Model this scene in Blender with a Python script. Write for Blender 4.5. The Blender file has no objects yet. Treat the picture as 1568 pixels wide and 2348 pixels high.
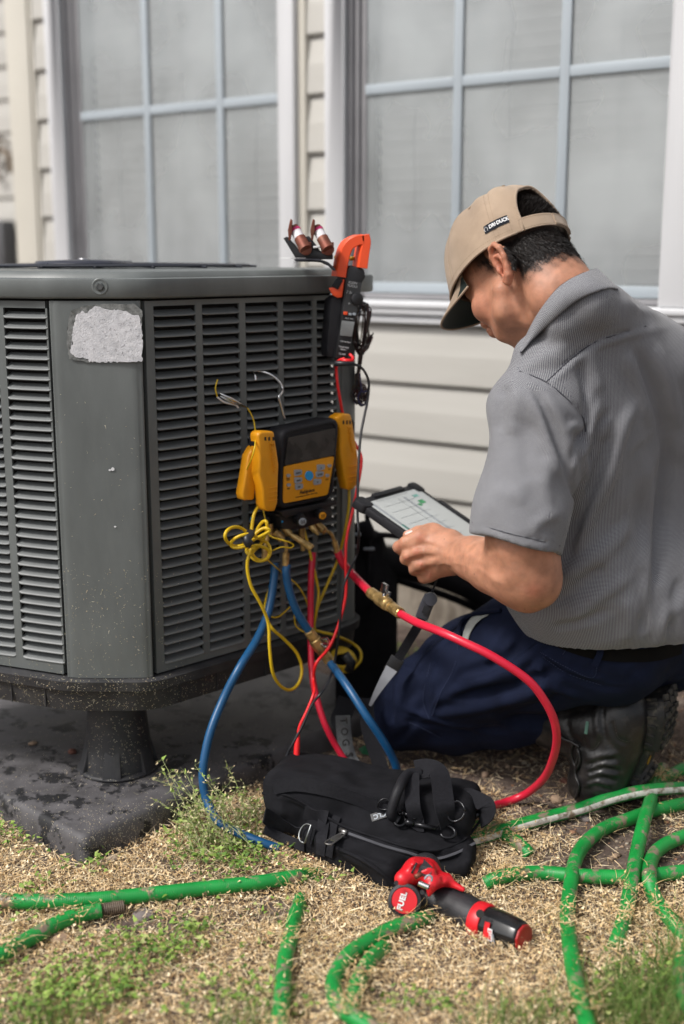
import bpy, bmesh, math, random
import numpy as np
from mathutils import Vector, Matrix, Euler
random.seed(7)
rng = np.random.default_rng(7)
R = math.radians
S = bpy.context.scene
COL = S.collection

# ------------------------------------------------------------------ camera
CAM_H = 1.05                 # eye height above the ground
PITCH = R(12.1)
FPX = 2768.0                 # focal length for a picture 1568 wide
cam_d = bpy.data.cameras.new('camera')
cam = bpy.data.objects.new('camera', cam_d)
COL.objects.link(cam)
cam.location = (0, 0, CAM_H)
cam.rotation_euler = (R(90) - PITCH, 0, 0)
cam_d.sensor_fit = 'VERTICAL'
cam_d.sensor_height = 36.0
cam_d.lens = FPX / 2347.0 * 36.0
cam_d.clip_start = 0.05
cam_d.clip_end = 500
cam_d.dof.use_dof = True
cam_d.dof.focus_distance = 2.10
cam_d.dof.aperture_fstop = 1.8
S.camera = cam

# ------------------------------------------------------------------ light
wd = bpy.data.worlds.new('World'); S.world = wd; wd.use_nodes = True
nt = wd.node_tree
bg = nt.nodes['Background']
sky = nt.nodes.new('ShaderNodeTexSky'); sky.sky_type = 'NISHITA'; sky.sun_disc = False
SUN_EL, SUN_AZ = R(50), R(240)      # azimuth clockwise from +Y: behind the camera, a little left
sky.sun_elevation = SUN_EL; sky.sun_rotation = SUN_AZ
sky.air_density = 1.0; sky.dust_density = 4.0; sky.ozone_density = 1.0
hs = nt.nodes.new('ShaderNodeHueSaturation'); hs.inputs['Saturation'].default_value = 0.32
nt.links.new(sky.outputs[0], hs.inputs['Color']); nt.links.new(hs.outputs[0], bg.inputs[0])
bg.inputs[1].default_value = 0.11
sl = bpy.data.lights.new('sun', 'SUN'); so = bpy.data.objects.new('sun', sl); COL.objects.link(so)
sl.energy = 2.15; sl.angle = R(12); sl.color = (1.0, 0.965, 0.92)
sd = Vector((math.sin(SUN_AZ) * math.cos(SUN_EL), math.cos(SUN_AZ) * math.cos(SUN_EL), math.sin(SUN_EL)))
so.rotation_euler = sd.to_track_quat('Z', 'Y').to_euler()
S.view_settings.view_transform = 'Standard'; S.view_settings.look = 'None'
S.view_settings.exposure = 0.45; S.view_settings.gamma = 1.0
S.view_settings.use_curve_mapping = False
S.render.engine = 'CYCLES'
S.cycles.use_denoising = True
S.cycles.max_bounces = 6
S.cycles.transparent_max_bounces = 8

# ------------------------------------------------------------------ helpers
CF = Vector((0, math.cos(PITCH), -math.sin(PITCH))); CU = Vector((0, math.sin(PITCH), math.cos(PITCH)))
CP = Vector((0, 0, CAM_H))
def ray(u, v): return CF + Vector((1, 0, 0)) * ((u - 784) / FPX) + CU * ((1173.5 - v) / FPX)
def at(u, v, y):
    d = ray(u, v); return CP + d * (y / d.y)
def gp(u, v, z=0.0):
    d = ray(u, v); return CP + d * ((z - CAM_H) / d.z)
def onplane(u, v, p0, n):
    d = ray(u, v); n = Vector(n); return CP + d * ((Vector(p0) - CP).dot(n) / d.dot(n))

def empty(name, loc=(0, 0, 0), rotz=0, label=None, cat=None, group=None, kind=None, parent=None):
    o = bpy.data.objects.new(name, None); COL.objects.link(o)
    o.location = loc; o.rotation_euler = (0, 0, rotz); o.empty_display_size = 0.05
    if parent: o.parent = parent
    tag(o, label, cat, group, kind); return o
def tag(o, label=None, cat=None, group=None, kind=None):
    if label: o['label'] = label
    if cat: o['category'] = cat
    if group: o['group'] = group
    if kind: o['kind'] = kind
    return o
def mesh_obj(name, verts, faces, m=None, parent=None, smooth=False, inv=None):
    me = bpy.data.meshes.new(name)
    if isinstance(verts, np.ndarray): verts = verts.tolist()
    if isinstance(faces, np.ndarray): faces = faces.tolist()
    me.from_pydata(verts, [], faces); me.update()
    return link(name, me, m, parent, smooth)
def link(name, me, m=None, parent=None, smooth=False):
    o = bpy.data.objects.new(name, me); COL.objects.link(o)
    if m is not None:
        for mm in (m if isinstance(m, (list, tuple)) else [m]): me.materials.append(mm)
    if smooth: me.shade_smooth()
    if parent is not None:
        # world coordinates are baked in the mesh: keep them with an inverse
        o.parent = parent
        o.matrix_parent_inverse = pinv(parent)
    return o
def pinv(p):
    return wmat(p).inverted()
def wmat(p):
    M = Matrix.Translation(p.location) @ p.rotation_euler.to_matrix().to_4x4()
    return wmat(p.parent) @ p.matrix_parent_inverse @ M if p.parent else M
def local(o):        # parts built in the parent's own coordinates
    o.matrix_parent_inverse = Matrix.Identity(4); return o

class MB:
    """collects primitives into one mesh"""
    def __init__(s): s.v = []; s.f = []; s.mi = []; s.cur = 0
    def add(s, vs, fs):
        n = len(s.v); s.v += [tuple(p) for p in vs]; s.f += [tuple(i + n for i in f) for f in fs]; s.mi += [s.cur] * len(fs)
        return s
    def box(s, lo, hi, M=None):
        x0, y0, z0 = lo; x1, y1, z1 = hi
        vs = [(x0,y0,z0),(x1,y0,z0),(x1,y1,z0),(x0,y1,z0),(x0,y0,z1),(x1,y0,z1),(x1,y1,z1),(x0,y1,z1)]
        if M is not None: vs = [M @ Vector(p) for p in vs]
        return s.add(vs, [(0,3,2,1),(4,5,6,7),(0,1,5,4),(1,2,6,5),(2,3,7,6),(3,0,4,7)])
    def prism(s, poly, z0, z1, M=None, poly2=None):
        n = len(poly); q = poly2 or poly
        vs = [(p[0], p[1], z0) for p in poly] + [(p[0], p[1], z1) for p in q]
        if M is not None: vs = [M @ Vector(p) for p in vs]
        return s.add(vs, [tuple(range(n - 1, -1, -1)), tuple(range(n, 2 * n))] + [(i, (i + 1) % n, n + (i + 1) % n, n + i) for i in range(n)])
    def lathe(s, prof, M, seg=24, cap=True):
        vs = []; fs = []
        for r, z in prof:
            for k in range(seg):
                a = 2 * math.pi * k / seg; vs.append(M @ Vector((r * math.cos(a), r * math.sin(a), z)))
        for i in range(len(prof) - 1):
            for k in range(seg):
                k2 = (k + 1) % seg; fs.append((i*seg+k, i*seg+k2, (i+1)*seg+k2, (i+1)*seg+k))
        if cap:
            fs.append(tuple(range(seg - 1, -1, -1))); fs.append(tuple((len(prof)-1)*seg + k for k in range(seg)))
        return s.add(vs, fs)
    def tube(s, pts, r, seg=10, flat=None, ribs=None):
        vs, fs = tube_geo(pts, r, seg, flat); return s.add(vs, fs)
    def build(s, name, m=None, parent=None, smooth=False, bevel=0, bseg=2, sub=0, autos=None):
        me = bpy.data.meshes.new(name); me.from_pydata(s.v, [], s.f)
        if any(s.mi): me.polygons.foreach_set('material_index', s.mi)
        me.update()
        if bevel:
            bm = bmesh.new(); bm.from_mesh(me)
            bmesh.ops.remove_doubles(bm, verts=bm.verts, dist=1e-6)
            es = [e for e in bm.edges if len(e.link_faces) == 2 and e.calc_face_angle(0) > R(35)]
            bmesh.ops.bevel(bm, geom=es, offset=bevel, segments=bseg, affect='EDGES', profile=0.5, clamp_overlap=True)
            bm.to_mesh(me); bm.free()
        o = link(name, me, m, parent, smooth or bool(bevel))
        if (bevel and not smooth) or autos:
            me.set_sharp_from_angle(angle=R(autos or 40))
        return o

def catmull(pts, n=8, closed=False):
    P = [Vector(p) for p in pts]; out = []
    m = len(P)
    for i in range(m if closed else m - 1):
        if closed: a, b, c, d = P[i-1], P[i], P[(i+1) % m], P[(i+2) % m]
        else: a, b, c, d = P[max(i-1,0)], P[i], P[i+1], P[min(i+2, m-1)]
        for k in range(n):
            t = k / n
            out.append(0.5 * ((2*b) + (c-a)*t + (2*a-5*b+4*c-d)*t*t + (3*b-a-3*c+d)*t**3))
    if not closed: out.append(P[-1])
    return out
def tube_geo(pts, r, seg=10, flat=None):
    """swept tube; r number or list; flat=(w,t) ribbon half sizes"""
    P = [Vector(p) for p in pts]; n = len(P)
    T = [(P[min(i+1, n-1)] - P[max(i-1, 0)]).normalized() for i in range(n)]
    up = Vector((0, 0, 1)) if abs(T[0].z) < 0.9 else Vector((1, 0, 0))
    N = (up - T[0] * up.dot(T[0])).normalized(); vs = []; fs = []
    for i in range(n):
        N = (N - T[i] * N.dot(T[i])).normalized(); B = T[i].cross(N)
        rr = r[i] if isinstance(r, (list, tuple, np.ndarray)) else r
        for k in range(seg):
            a = 2 * math.pi * k / seg
            vs.append(P[i] + N * (math.cos(a) * rr) + B * (math.sin(a) * rr))
    for i in range(n - 1):
        for k in range(seg):
            k2 = (k + 1) % seg; fs.append((i*seg+k, i*seg+k2, (i+1)*seg+k2, (i+1)*seg+k))
    fs.append(tuple(range(seg - 1, -1, -1))); fs.append(tuple((n-1)*seg + k for k in range(seg)))
    return vs, fs
def ribbon_geo(pts, nrm, w, t=0.0015):
    """flat strap along pts with face normal nrm (one vector or list), half width w"""
    P = [Vector(p) for p in pts]; n = len(P); vs = []; fs = []
    for i in range(n):
        T = (P[min(i+1, n-1)] - P[max(i-1, 0)]).normalized()
        N = Vector(nrm[i] if isinstance(nrm, list) else nrm); N = (N - T * N.dot(T)).normalized(); B = T.cross(N)
        vs += [P[i] + B*w + N*t, P[i] - B*w + N*t, P[i] - B*w - N*t, P[i] + B*w - N*t]
    for i in range(n - 1):
        for k in range(4): fs.append((i*4+k, i*4+(k+1) % 4, i*4+4+(k+1) % 4, i*4+4+k))
    fs += [(3,2,1,0), tuple((n-1)*4+k for k in range(4))]
    return vs, fs
def frame(o, x, z):
    """matrix with local z along z and local x near x"""
    z = Vector(z).normalized(); x = Vector(x); x = (x - z * x.dot(z)).normalized(); y = z.cross(x)
    M = Matrix((x, y, z)).transposed().to_4x4(); M.translation = Vector(o); return M
def text_obj(name, body, M, size, m, parent, extrude=0.0004, bold=0.0, shear=0.0, align='CENTER', spacing=1.0):
    c = bpy.data.curves.new(name, 'FONT'); c.body = body; c.size = size; c.extrude = extrude; c.offset = bold
    c.align_x = align; c.align_y = 'CENTER'; c.shear = shear; c.space_character = spacing; c.resolution_u = 3
    tmp = bpy.data.objects.new(name, c); COL.objects.link(tmp)
    dg = bpy.context.evaluated_depsgraph_get()
    me = bpy.data.meshes.new_from_object(tmp.evaluated_get(dg)); bpy.data.objects.remove(tmp)
    me.transform(M); me.materials.clear(); return link(name, me, m, parent)

# ------------------------------------------------------------------ materials
def lin(c): return tuple((x / 255 / 12.92) if x / 255 <= .04045 else ((x / 255 + .055) / 1.055) ** 2.4 for x in c)
def mat(name, col, rough=0.6, metal=0.0, var=0.12, vscale=30, bump=0.0, bscale=200, col2=None, c2scale=8, c2lo=.45, c2hi=.6,
        spec=0.5, sss=0, coat=0, stretch=(1,1,1), rvar=0.1):
    m = bpy.data.materials.new(name); m.use_nodes = True; n = m.node_tree.nodes; L = m.node_tree.links
    b = n['Principled BSDF']; b.inputs['Roughness'].default_value = rough; b.inputs['Metallic'].default_value = metal
    b.inputs['Specular IOR Level'].default_value = spec
    if sss:
        b.inputs['Subsurface Weight'].default_value = sss; b.inputs['Subsurface Radius'].default_value = (1, .35, .18); b.inputs['Subsurface Scale'].default_value = 0.006
    if coat: b.inputs['Coat Weight'].default_value = coat; b.inputs['Coat Roughness'].default_value = 0.15
    tc = n.new('ShaderNodeTexCoord'); mp = n.new('ShaderNodeMapping'); mp.inputs['Scale'].default_value = stretch
    L.new(tc.outputs['Object'], mp.inputs[0])
    nz = n.new('ShaderNodeTexNoise'); nz.inputs['Scale'].default_value = vscale; nz.inputs['Detail'].default_value = 6
    L.new(mp.outputs[0], nz.inputs['Vector'])
    mr = n.new('ShaderNodeMapRange'); mr.inputs['From Min'].default_value = .3; mr.inputs['From Max'].default_value = .7
    mr.inputs['To Min'].default_value = 1 - var; mr.inputs['To Max'].default_value = 1 + var
    L.new(nz.outputs['Fac'], mr.inputs['Value'])
    mx = n.new('ShaderNodeMix'); mx.data_type = 'RGBA'; mx.blend_type = 'MULTIPLY'; mx.inputs['Factor'].default_value = 1
    L.new(mr.outputs[0], mx.inputs['B']); mx.inputs['A'].default_value = (*col, 1)
    if col2:
        n2 = n.new('ShaderNodeTexNoise'); n2.inputs['Scale'].default_value = c2scale; n2.inputs['Detail'].default_value = 8; n2.inputs['Roughness'].default_value = .65
        L.new(mp.outputs[0], n2.inputs['Vector'])
        r2 = n.new('ShaderNodeMapRange'); r2.inputs['From Min'].default_value = c2lo; r2.inputs['From Max'].default_value = c2hi
        L.new(n2.outputs['Fac'], r2.inputs['Value'])
        m2 = n.new('ShaderNodeMix'); m2.data_type = 'RGBA'; m2.inputs['A'].default_value = (*col, 1); m2.inputs['B'].default_value = (*col2, 1)
        L.new(r2.outputs[0], m2.inputs['Factor']); L.new(m2.outputs['Result'], mx.inputs['A'])
    L.new(mx.outputs['Result'], b.inputs['Base Color'])
    if rvar:
        rr = n.new('ShaderNodeMapRange'); rr.inputs['To Min'].default_value = max(rough - rvar, .02); rr.inputs['To Max'].default_value = min(rough + rvar, 1)
        L.new(nz.outputs['Fac'], rr.inputs['Value']); L.new(rr.outputs[0], b.inputs['Roughness'])
    if bump:
        bz = n.new('ShaderNodeTexNoise'); bz.inputs['Scale'].default_value = bscale; bz.inputs['Detail'].default_value = 4
        L.new(mp.outputs[0], bz.inputs['Vector'])
        bp = n.new('ShaderNodeBump'); bp.inputs['Strength'].default_value = bump; bp.inputs['Distance'].default_value = 0.001
        L.new(bz.outputs['Fac'], bp.inputs['Height']); L.new(bp.outputs[0], b.inputs['Normal'])
    return m
def attr_mat(name, rough=0.8, attr='col', trans=0.0, gain=1.0):
    m = bpy.data.materials.new(name); m.use_nodes = True; n = m.node_tree.nodes; L = m.node_tree.links
    b = n['Principled BSDF']; b.inputs['Roughness'].default_value = rough; b.inputs['Specular IOR Level'].default_value = .25
    a = n.new('ShaderNodeAttribute'); a.attribute_name = attr; L.new(a.outputs['Color'], b.inputs['Base Color'])
    return m
# ================================================================== ground
SC = CAM_H / 1.1
AL = R(35.8)
W0 = Vector((.22 * SC, 3.47 * SC, 0)); WT = Vector((math.cos(AL), -math.sin(AL), 0)); WN = Vector((-math.sin(AL), -math.cos(AL), 0))
def wsz(u, v, off=0):
    """window / siding coordinates on the house wall: s along it, z up"""
    p = onplane(u, v, W0 + WN * off, WN); return (p - W0).dot(WT), p.z

def fbm(x, y, seed=0, o=5, base=1.0):
    r = np.random.default_rng(seed); out = 0; a = 1
    for i in range(o):
        th = r.uniform(0, 6.28, 3); f = base * 2 ** i
        for t in th: out = out + a * np.sin(f * (x * np.cos(t) + y * np.sin(t)) + r.uniform(0, 6.28)) * np.cos(f * .83 * (x * np.sin(t) - y * np.cos(t)) + r.uniform(0, 6.28))
        a *= .55
    return out / 3
def ground_h(x, y):
    x = np.asarray(x, float); y = np.asarray(y, float)
    return 0.006 * fbm(x, y, 3, 5, 6.0) + 0.002 * fbm(x, y, 5, 3, 90.0)

m_soil = mat('soil', (.150, .115, .095), .95, var=.4, vscale=90, bump=1.0, bscale=350, col2=(.085, .062, .052), c2scale=12, c2lo=.4, c2hi=.62, spec=.2)
def build_ground():
    # fine patch where the camera looks, coarse to the horizon, one sheet
    fx = np.concatenate([[-150, -60, -25, -10, -5, -3], np.linspace(-1.6, 1.6, 330), [3, 5, 10, 25, 60, 150]])
    fy = np.concatenate([[-150, -60, -20, -6, -2, 0, .8], np.linspace(1.25, 3.7, 260), [4.5, 6, 10, 25, 60, 150]])
    X, Y = np.meshgrid(fx, fy, indexing='ij')
    Z = ground_h(X, Y) * (np.hypot(X, Y - 2) < 4.5)
    nx, ny = X.shape
    v = np.stack([X, Y, Z], -1).reshape(-1, 3)
    i = np.arange(nx * ny).reshape(nx, ny)
    f = np.stack([i[:-1, :-1], i[1:, :-1], i[1:, 1:], i[:-1, 1:]], -1).reshape(-1, 4)
    o = mesh_obj('ground', v, f, m_soil, smooth=True); tag(o, kind='structure')
build_ground()

# ================================================================== house wall
m_side = mat('cream_vinyl', (.49, .474, .438), .45, var=.03, vscale=4, bump=.15, bscale=60, stretch=(.3, 1, 2), col2=(.44, .422, .385), c2scale=3, c2lo=.5, c2hi=.75)
m_white = mat('white_vinyl', (.66, .665, .68), .4, var=.02, vscale=5)
m_cream = mat('cream_trim', (.60, .57, .50), .45, var=.03, vscale=5)
m_jamb = mat('grey_jamb', (.25, .245, .255), .5, var=.1, vscale=8)
m_munt = mat('muntin_grey', (.37, .415, .45), .45, var=.03, vscale=5)
m_blind = mat('blind_slat', (.88, .87, .85), .55, var=.04, vscale=3)
m_found = mat('concrete_foundation', (.30, .26, .21), .9, var=.2, vscale=12, bump=.8, bscale=120, stretch=(3, 3, 1), col2=(.17, .14, .11), c2scale=9)
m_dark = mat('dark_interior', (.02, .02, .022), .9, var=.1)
def mat_pane():
    m = bpy.data.materials.new('screened_glass'); m.use_nodes = True; n = m.node_tree.nodes; L = m.node_tree.links
    out = n['Material Output']; b = n['Principled BSDF']
    b.inputs['Base Color'].default_value = (.60, .635, .65, 1); b.inputs['Roughness'].default_value = .65
    tr = n.new('ShaderNodeBsdfTransparent'); gl = n.new('ShaderNodeBsdfGlossy'); gl.inputs['Roughness'].default_value = .12
    gl.inputs['Color'].default_value = (.8, .85, .85, 1)
    tc = n.new('ShaderNodeTexCoord'); nz = n.new('ShaderNodeTexNoise'); nz.inputs['Scale'].default_value = 2.2; nz.inputs['Detail'].default_value = 3
    L.new(tc.outputs['Object'], nz.inputs['Vector'])
    mr = n.new('ShaderNodeMapRange'); mr.inputs['From Min'].default_value = .35; mr.inputs['From Max'].default_value = .65
    mr.inputs['To Min'].default_value = .22; mr.inputs['To Max'].default_value = .52  # mottled pane opacity paints in soft reflections of trees
    L.new(nz.outputs['Fac'], mr.inputs['Value'])
    m1 = n.new('ShaderNodeMixShader'); L.new(mr.outputs[0], m1.inputs[0]); L.new(tr.outputs[0], m1.inputs[1]); L.new(b.outputs[0], m1.inputs[2])
    fr = n.new('ShaderNodeFresnel'); fr.inputs['IOR'].default_value = 1.5
    ad = n.new('ShaderNodeMath'); ad.operation = 'MULTIPLY_ADD'; ad.inputs[1].default_value = 1.2; ad.inputs[2].default_value = .05
    L.new(fr.outputs[0], ad.inputs[0])
    m2 = n.new('ShaderNodeMixShader'); L.new(ad.outputs[0], m2.inputs[0]); L.new(m1.outputs[0], m2.inputs[1]); L.new(gl.outputs[0], m2.inputs[2])
    L.new(m2.outputs[0], out.inputs[0]); return m
m_pane = mat_pane()

wall = empty('house_wall', W0, -AL, 'cream vinyl sided house wall behind the unit with two large white windows', 'house wall')
def wpart(mb, name, m, parent=None, **k): return local(mb.build(name, m, parent or wall, **k))

PZ = .163 * SC
zref = wsz(960, 878)[1]
def win_geo():
    g = {}
    a = lambda u, v=320: wsz(u, v)[0]
    g['L'] = dict(c0=a(134, 300), j0=a(165, 300), p0=a(187, 300), m1=a(334, 150), m2=a(503, 150), p1=a(655, 200), c1=a(694, 300))
    g['R'] = dict(c0=a(764), j0=a(806), p0=a(838), m1=a(1050, 200), m2=a(1296, 150), p1=a(1540, 300), c1=a(1640, 300))
    return g
WG = win_geo()
ZB = wsz(835, 676)[1]; ZBR = wsz(1450, 688)[1]; ZWB = (ZB + ZBR) / 2          # bottom of the glass
ZSILL = wsz(850, 716)[1]
ZMU = (wsz(840, 211)[1] + wsz(1500, 137)[1] + wsz(420, 248)[1]) / 3
WTOP = ZMU + .62
def board_profile(h):
    return [(.012, h + .02), (.002, h), (-.0050, h * .94), (-.0090, h * .78), (-.0125, h * .62), (-.0150, h * .52), (-.0156, h * .48), (-.0185, .004), (-.0165, -.001), (-.008, -.003), (.0, -.003)]
def siding(s0, s1, z, h, parent=wall, nm='siding_board'):
    pr = board_profile(h); n = len(pr)
    vs = [(s0, y, z + zz) for y, zz in pr] + [(s1, y, z + zz) for y, zz in pr]
    fs = [(i, i + 1, n + i + 1, n + i) for i in range(n - 1)]
    fs = [tuple(reversed(f)) for f in fs]
    o = mesh_obj(nm, vs, fs, m_side, parent); return local(o)
SL = wsz(95, 300)[0]; SLc = wsz(40, 300)[0]; SR = WG['R']['c1'] + 1.2
k0 = int((zref - .13) / PZ)
zlist = [zref + k * PZ for k in range(-k0, 16)]
ZT = 2.62
for z in zlist:
    if z + PZ < ZSILL + .05 and z < ZSILL - .02:
        siding(SL, SR, z, PZ)
    else:
        for a, b in ((SL, WG['L']['c0']), (WG['L']['c1'], WG['R']['c0']), (WG['R']['c1'], SR)):
            siding(a, b, z, PZ)
# structural sheathing behind the boards, with openings for the windows
zb0 = zlist[0]
b = MB()
def sheath(a, c, z0, z1): b.box((a, .014, z0), (c, .12, z1))
sheath(SLc, SR, zb0 - .01, ZWB - .03)
sheath(SLc, WG['L']['c0'] + .02, ZWB - .03, 2.95); sheath(WG['L']['c1'] - .02, WG['R']['c0'] + .02, ZWB - .03, 2.95); sheath(WG['R']['c1'] - .02, SR, ZWB - .03, 2.95)
wpart(b, 'sheathing', m_cream)
b = MB().box((SLc, .0, -.3), (SR, .12, zb0 - .012)); wpart(b, 'foundation', m_found)
# corner board at the left end
b = MB().box((SLc, -.03, zb0), (SL - .012, .013, 2.95)).box((SL - .011, -.022, zb0), (SL + .002, .013, 2.95)); wpart(b, 'corner_board', m_cream, bevel=.003)
# thin cream channel beside the left window
b = MB().box((WG['L']['c1'] + .001, -.024, ZSILL), (WG['L']['c1'] + .028, .012, 2.95)); wpart(b, 'corner_board', m_cream, bevel=.002)
def window(g, top=WTOP):
    c0, j0, p0, m1, m2, p1, c1 = (g[k] for k in ('c0', 'j0', 'p0', 'm1', 'm2', 'p1', 'c1'))
    w = local(empty('window', (0, 0, 0), 0, parent=wall))
    zb = ZWB
    f = MB()
    f.box((c0, -.042, zb - .012), (j0, .03, top + .08)); f.box((p1 + .004, -.042, zb - .012), (c1, .03, top + .08))
    f.box((j0, -.042, top), (p1 + .004, .03, top + .08)); f.box((c0, -.042, ZSILL), (c1, .03, zb - .013))
    f.box((c0 - .002, -.05, zb - .030), (c1 + .002, -.043, zb - .015))
    # moulded strips under the sill
    f.box((c0, -.030, ZSILL - .024), (c1, .012, ZSILL - .004))
    wpart(f, 'casing', m_white, w, bevel=.003)
    j = MB()
    d = (p0 - j0)
    j.box((j0 + .001, -.020, zb), (j0 + d * .3, .05, top)); j.box((j0 + d * .3, -.008, zb), (j0 + d * .62, .05, top)); j.box((j0 + d * .62, .002, zb), (p0, .05, top))
    j.box((p0, -.004, zb - .01), (p1, .05, zb + .004))
    wpart(j, 'jamb', m_jamb, w, bevel=.001)
    s_ = MB(); s_.box((p0, -.002, zb + .006), (p1, .018, zb + .034)); wpart(s_, 'sash_rail', m_munt, w, bevel=.002)
    mu = MB(); hw = .013
    for x in (m1, m2): mu.box((x - hw, -.003, zb + .035), (x + hw, .0055, top))
    z = ZMU
    while z > zb + .2:
        for a, c in ((p0, m1 - hw), (m1 + hw, m2 - hw), (m2 + hw, p1)): mu.box((a, -.0025, z - hw), (c, .0050, z + hw))
        z -= 99
    wpart(mu, 'muntin', m_munt, w, bevel=.002)
    g_ = mesh_obj('pane', [(p0, .006, zb + .005), (p1, .006, zb + .005), (p1, .006, top), (p0, .006, top)], [(0, 1, 2, 3)], m_pane, w); local(g_)
    # blind: slats behind the glass
    sw = p1 - p0 - .03
    me = None; hs_ = .034
    z = zb + .02; i = 0
    while z < min(top, 2.35):
        if me is None:
            n = 5; vs = []
            for q in range(n):
                t = q / (n - 1); yy = .055 + .004 - .026 * (t - .5) * .55 + .003 * math.sin(t * math.pi); zz = (t - .5) * .036
                vs += [(0, yy, zz), (sw, yy, zz)]
            me = bpy.data.meshes.new('blind_slat'); me.from_pydata(vs, [], [(2*q, 2*q+1, 2*q+3, 2*q+2) for q in range(n - 1)]); me.materials.append(m_blind); me.shade_smooth()
        o = bpy.data.objects.new('blind_slat', me); COL.objects.link(o); o.parent = w
        o.location = (p0 + .01, 0, z); o.rotation_euler = (R(random.uniform(-3, 3)), R(random.uniform(-.25, .25)), 0)
        z += hs_ * random.uniform(.97, 1.03); i += 1
    cb = MB()
    for x in (p0 + sw * .16, p0 + sw * .5, p0 + sw * .86):
        pts = [Vector((x + .004 * math.sin(q * 2.1 + x * 9), .040 + .002 * math.sin(q * 3), zb + .02 + q * .07)) for q in range(26)]
        cb.tube(pts, .0016, 5)
    wpart(cb, 'blind_cord', m_jamb, w)
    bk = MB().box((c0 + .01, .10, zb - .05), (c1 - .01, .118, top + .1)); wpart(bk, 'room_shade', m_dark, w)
    return w
window(WG['L']); window(WG['R'])

# far wing of the house, set back on the left
P2 = W0 + WT * (SLc - .1) - WN * 1.3
wing = empty('house_wing', P2, -AL, 'farther cream sided wall in shade at the left edge', 'house wall')
for k in range(-k0, 16):
    o = siding(-7.5, .6, zref + k * PZ, PZ, wing)
b = MB().box((-7.5, .014, -.3), (.6, .12, 2.95)); local(b.build('sheathing', m_side, wing))
m_meter = mat('meter_grey', (.10, .10, .105), .6)
m_rust = mat('rusty_iron', (.16, .11, .07), .8, col2=(.25, .19, .12), c2scale=30)
def wingpt(u, v, off=.05): return onplane(u, v, P2 + WN * off, WN)
c = wingpt(8, 545); mb_ = MB()
Mx = frame(c, WT, (0, 0, 1))
mb_.box((-.14, -.05, -.16), (.055, .05, .085), Mx)
ub = mb_.build('utility_box', m_meter, bevel=.012); tag(ub, 'dark grey utility box on the far wall at the left edge', 'utility box')
c2 = wingpt(6, 375); pts = [c2 + WT * (.06 * math.cos(a)) + Vector((0, 0, .075 * math.sin(a) - .01)) for a in np.linspace(-.5, 4.2, 22)]
pts = [c2 + WT * .02 + Vector((0, 0, .14))] + pts[::-1]
o = MB().tube(catmull(pts[1:], 2), .012, 8).tube([c2 + WT * -.01 + Vector((0, 0, .06)), c2 + WT * -.01 + Vector((0, 0, .13)) + WN * .02, c2 + WN * -.04 + Vector((0, 0, .10))], .011, 8).build('wall_bracket', m_rust, smooth=True)
tag(o, 'rusty curved iron bracket on the far wall, above the utility box', 'bracket')
# ================================================================== pad, riser, condenser
YC = 2.21 * SC
zbt = at(159, 1552, YC).z; ztp = at(159, 684, YC).z
zcap = at(159, 622, YC).z
A = at(159, 1552, YC); B = at(348, 1552, YC); A.z = B.z = 0
dR = Vector((math.cos(R(44)), math.sin(R(44)), 0)); dL = Vector((-math.cos(R(22)), math.sin(R(22)), 0))
# right end of the right face sits at u = 783
LR = .1
while True:
    p = B + dR * LR; p.z = (zbt + ztp) / 2; d = p - CP
    if 784 + FPX * d.x / d.dot(CF) > 783: break
    LR += .002
C_ = B + dR * LR; C2 = C_ + Vector((math.cos(R(62)), math.sin(R(62)), 0)) * .055
LL = .42
A0 = A + dL * LL
D_ = C2 + Vector((math.cos(R(112)), math.sin(R(112)), 0)) * .13
E_ = D_ + Vector((-math.cos(R(22)), math.sin(R(22)), 0)) * .42
F_ = E_ + Vector((-1, 0, 0)) * .2
G_ = A0 + Vector((-.08, .12, 0))
POLY = [A0, A, B, C_, C2, D_, E_, F_, G_]
def offset_poly(poly, d):
    n = len(poly); out = []
    for i in range(n):
        p, q, r = poly[i-1], poly[i], poly[(i+1) % n]
        e1 = (q - p).normalized(); e2 = (r - q).normalized()
        n1 = Vector((e1.y, -e1.x, 0)); n2 = Vector((e2.y, -e2.x, 0))
        m = (n1 + n2).normalized(); k = d / max(m.dot(n1), .5); out.append(q + m * k)
    return out
def round_poly(poly, r, n=4):
    out = []; N = len(poly)
    for i in range(N):
        p, q, t = poly[i-1], poly[i], poly[(i+1) % N]
        a = (p - q); b_ = (t - q); ra = min(r, a.length * .45, b_.length * .45)
        P0 = q + a.normalized() * ra; P1 = q + b_.normalized() * ra
        for k in range(n + 1):
            s = k / n; out.append(P0 * (1-s)**2 + q * 2*s*(1-s) + P1 * s*s)
    return out
m_unit = None
def mat_unit(name, base, spk=0.5, dustlo=.52):
    """grey green enamel with dust, streaks and flecks of grass"""
    m = mat(name, base, .42, var=.10, vscale=14, bump=.12, bscale=500, col2=tuple(min(1, c * 1.35 + .01) for c in base), c2scale=5, c2lo=.45, c2hi=.75, stretch=(1, 1, .35), rvar=.12)
    return m
m_unit = mat_unit('unit_enamel', (.112, .122, .120))
m_louv = mat_unit('louvre_enamel', (.150, .158, .158))
m_base = mat('black_plastic_pan', (.026, .026, .029), .55, var=.25, vscale=25, bump=.5, bscale=300, col2=(.05, .048, .046), c2scale=18, c2lo=.5, c2hi=.75)
m_pad = mat('black_composite_pad', (.078, .074, .078), .62, var=.35, vscale=20, bump=.6, bscale=260, col2=(.008, .008, .010), c2scale=15, c2lo=.53, c2hi=.57, rvar=.2)
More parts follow.
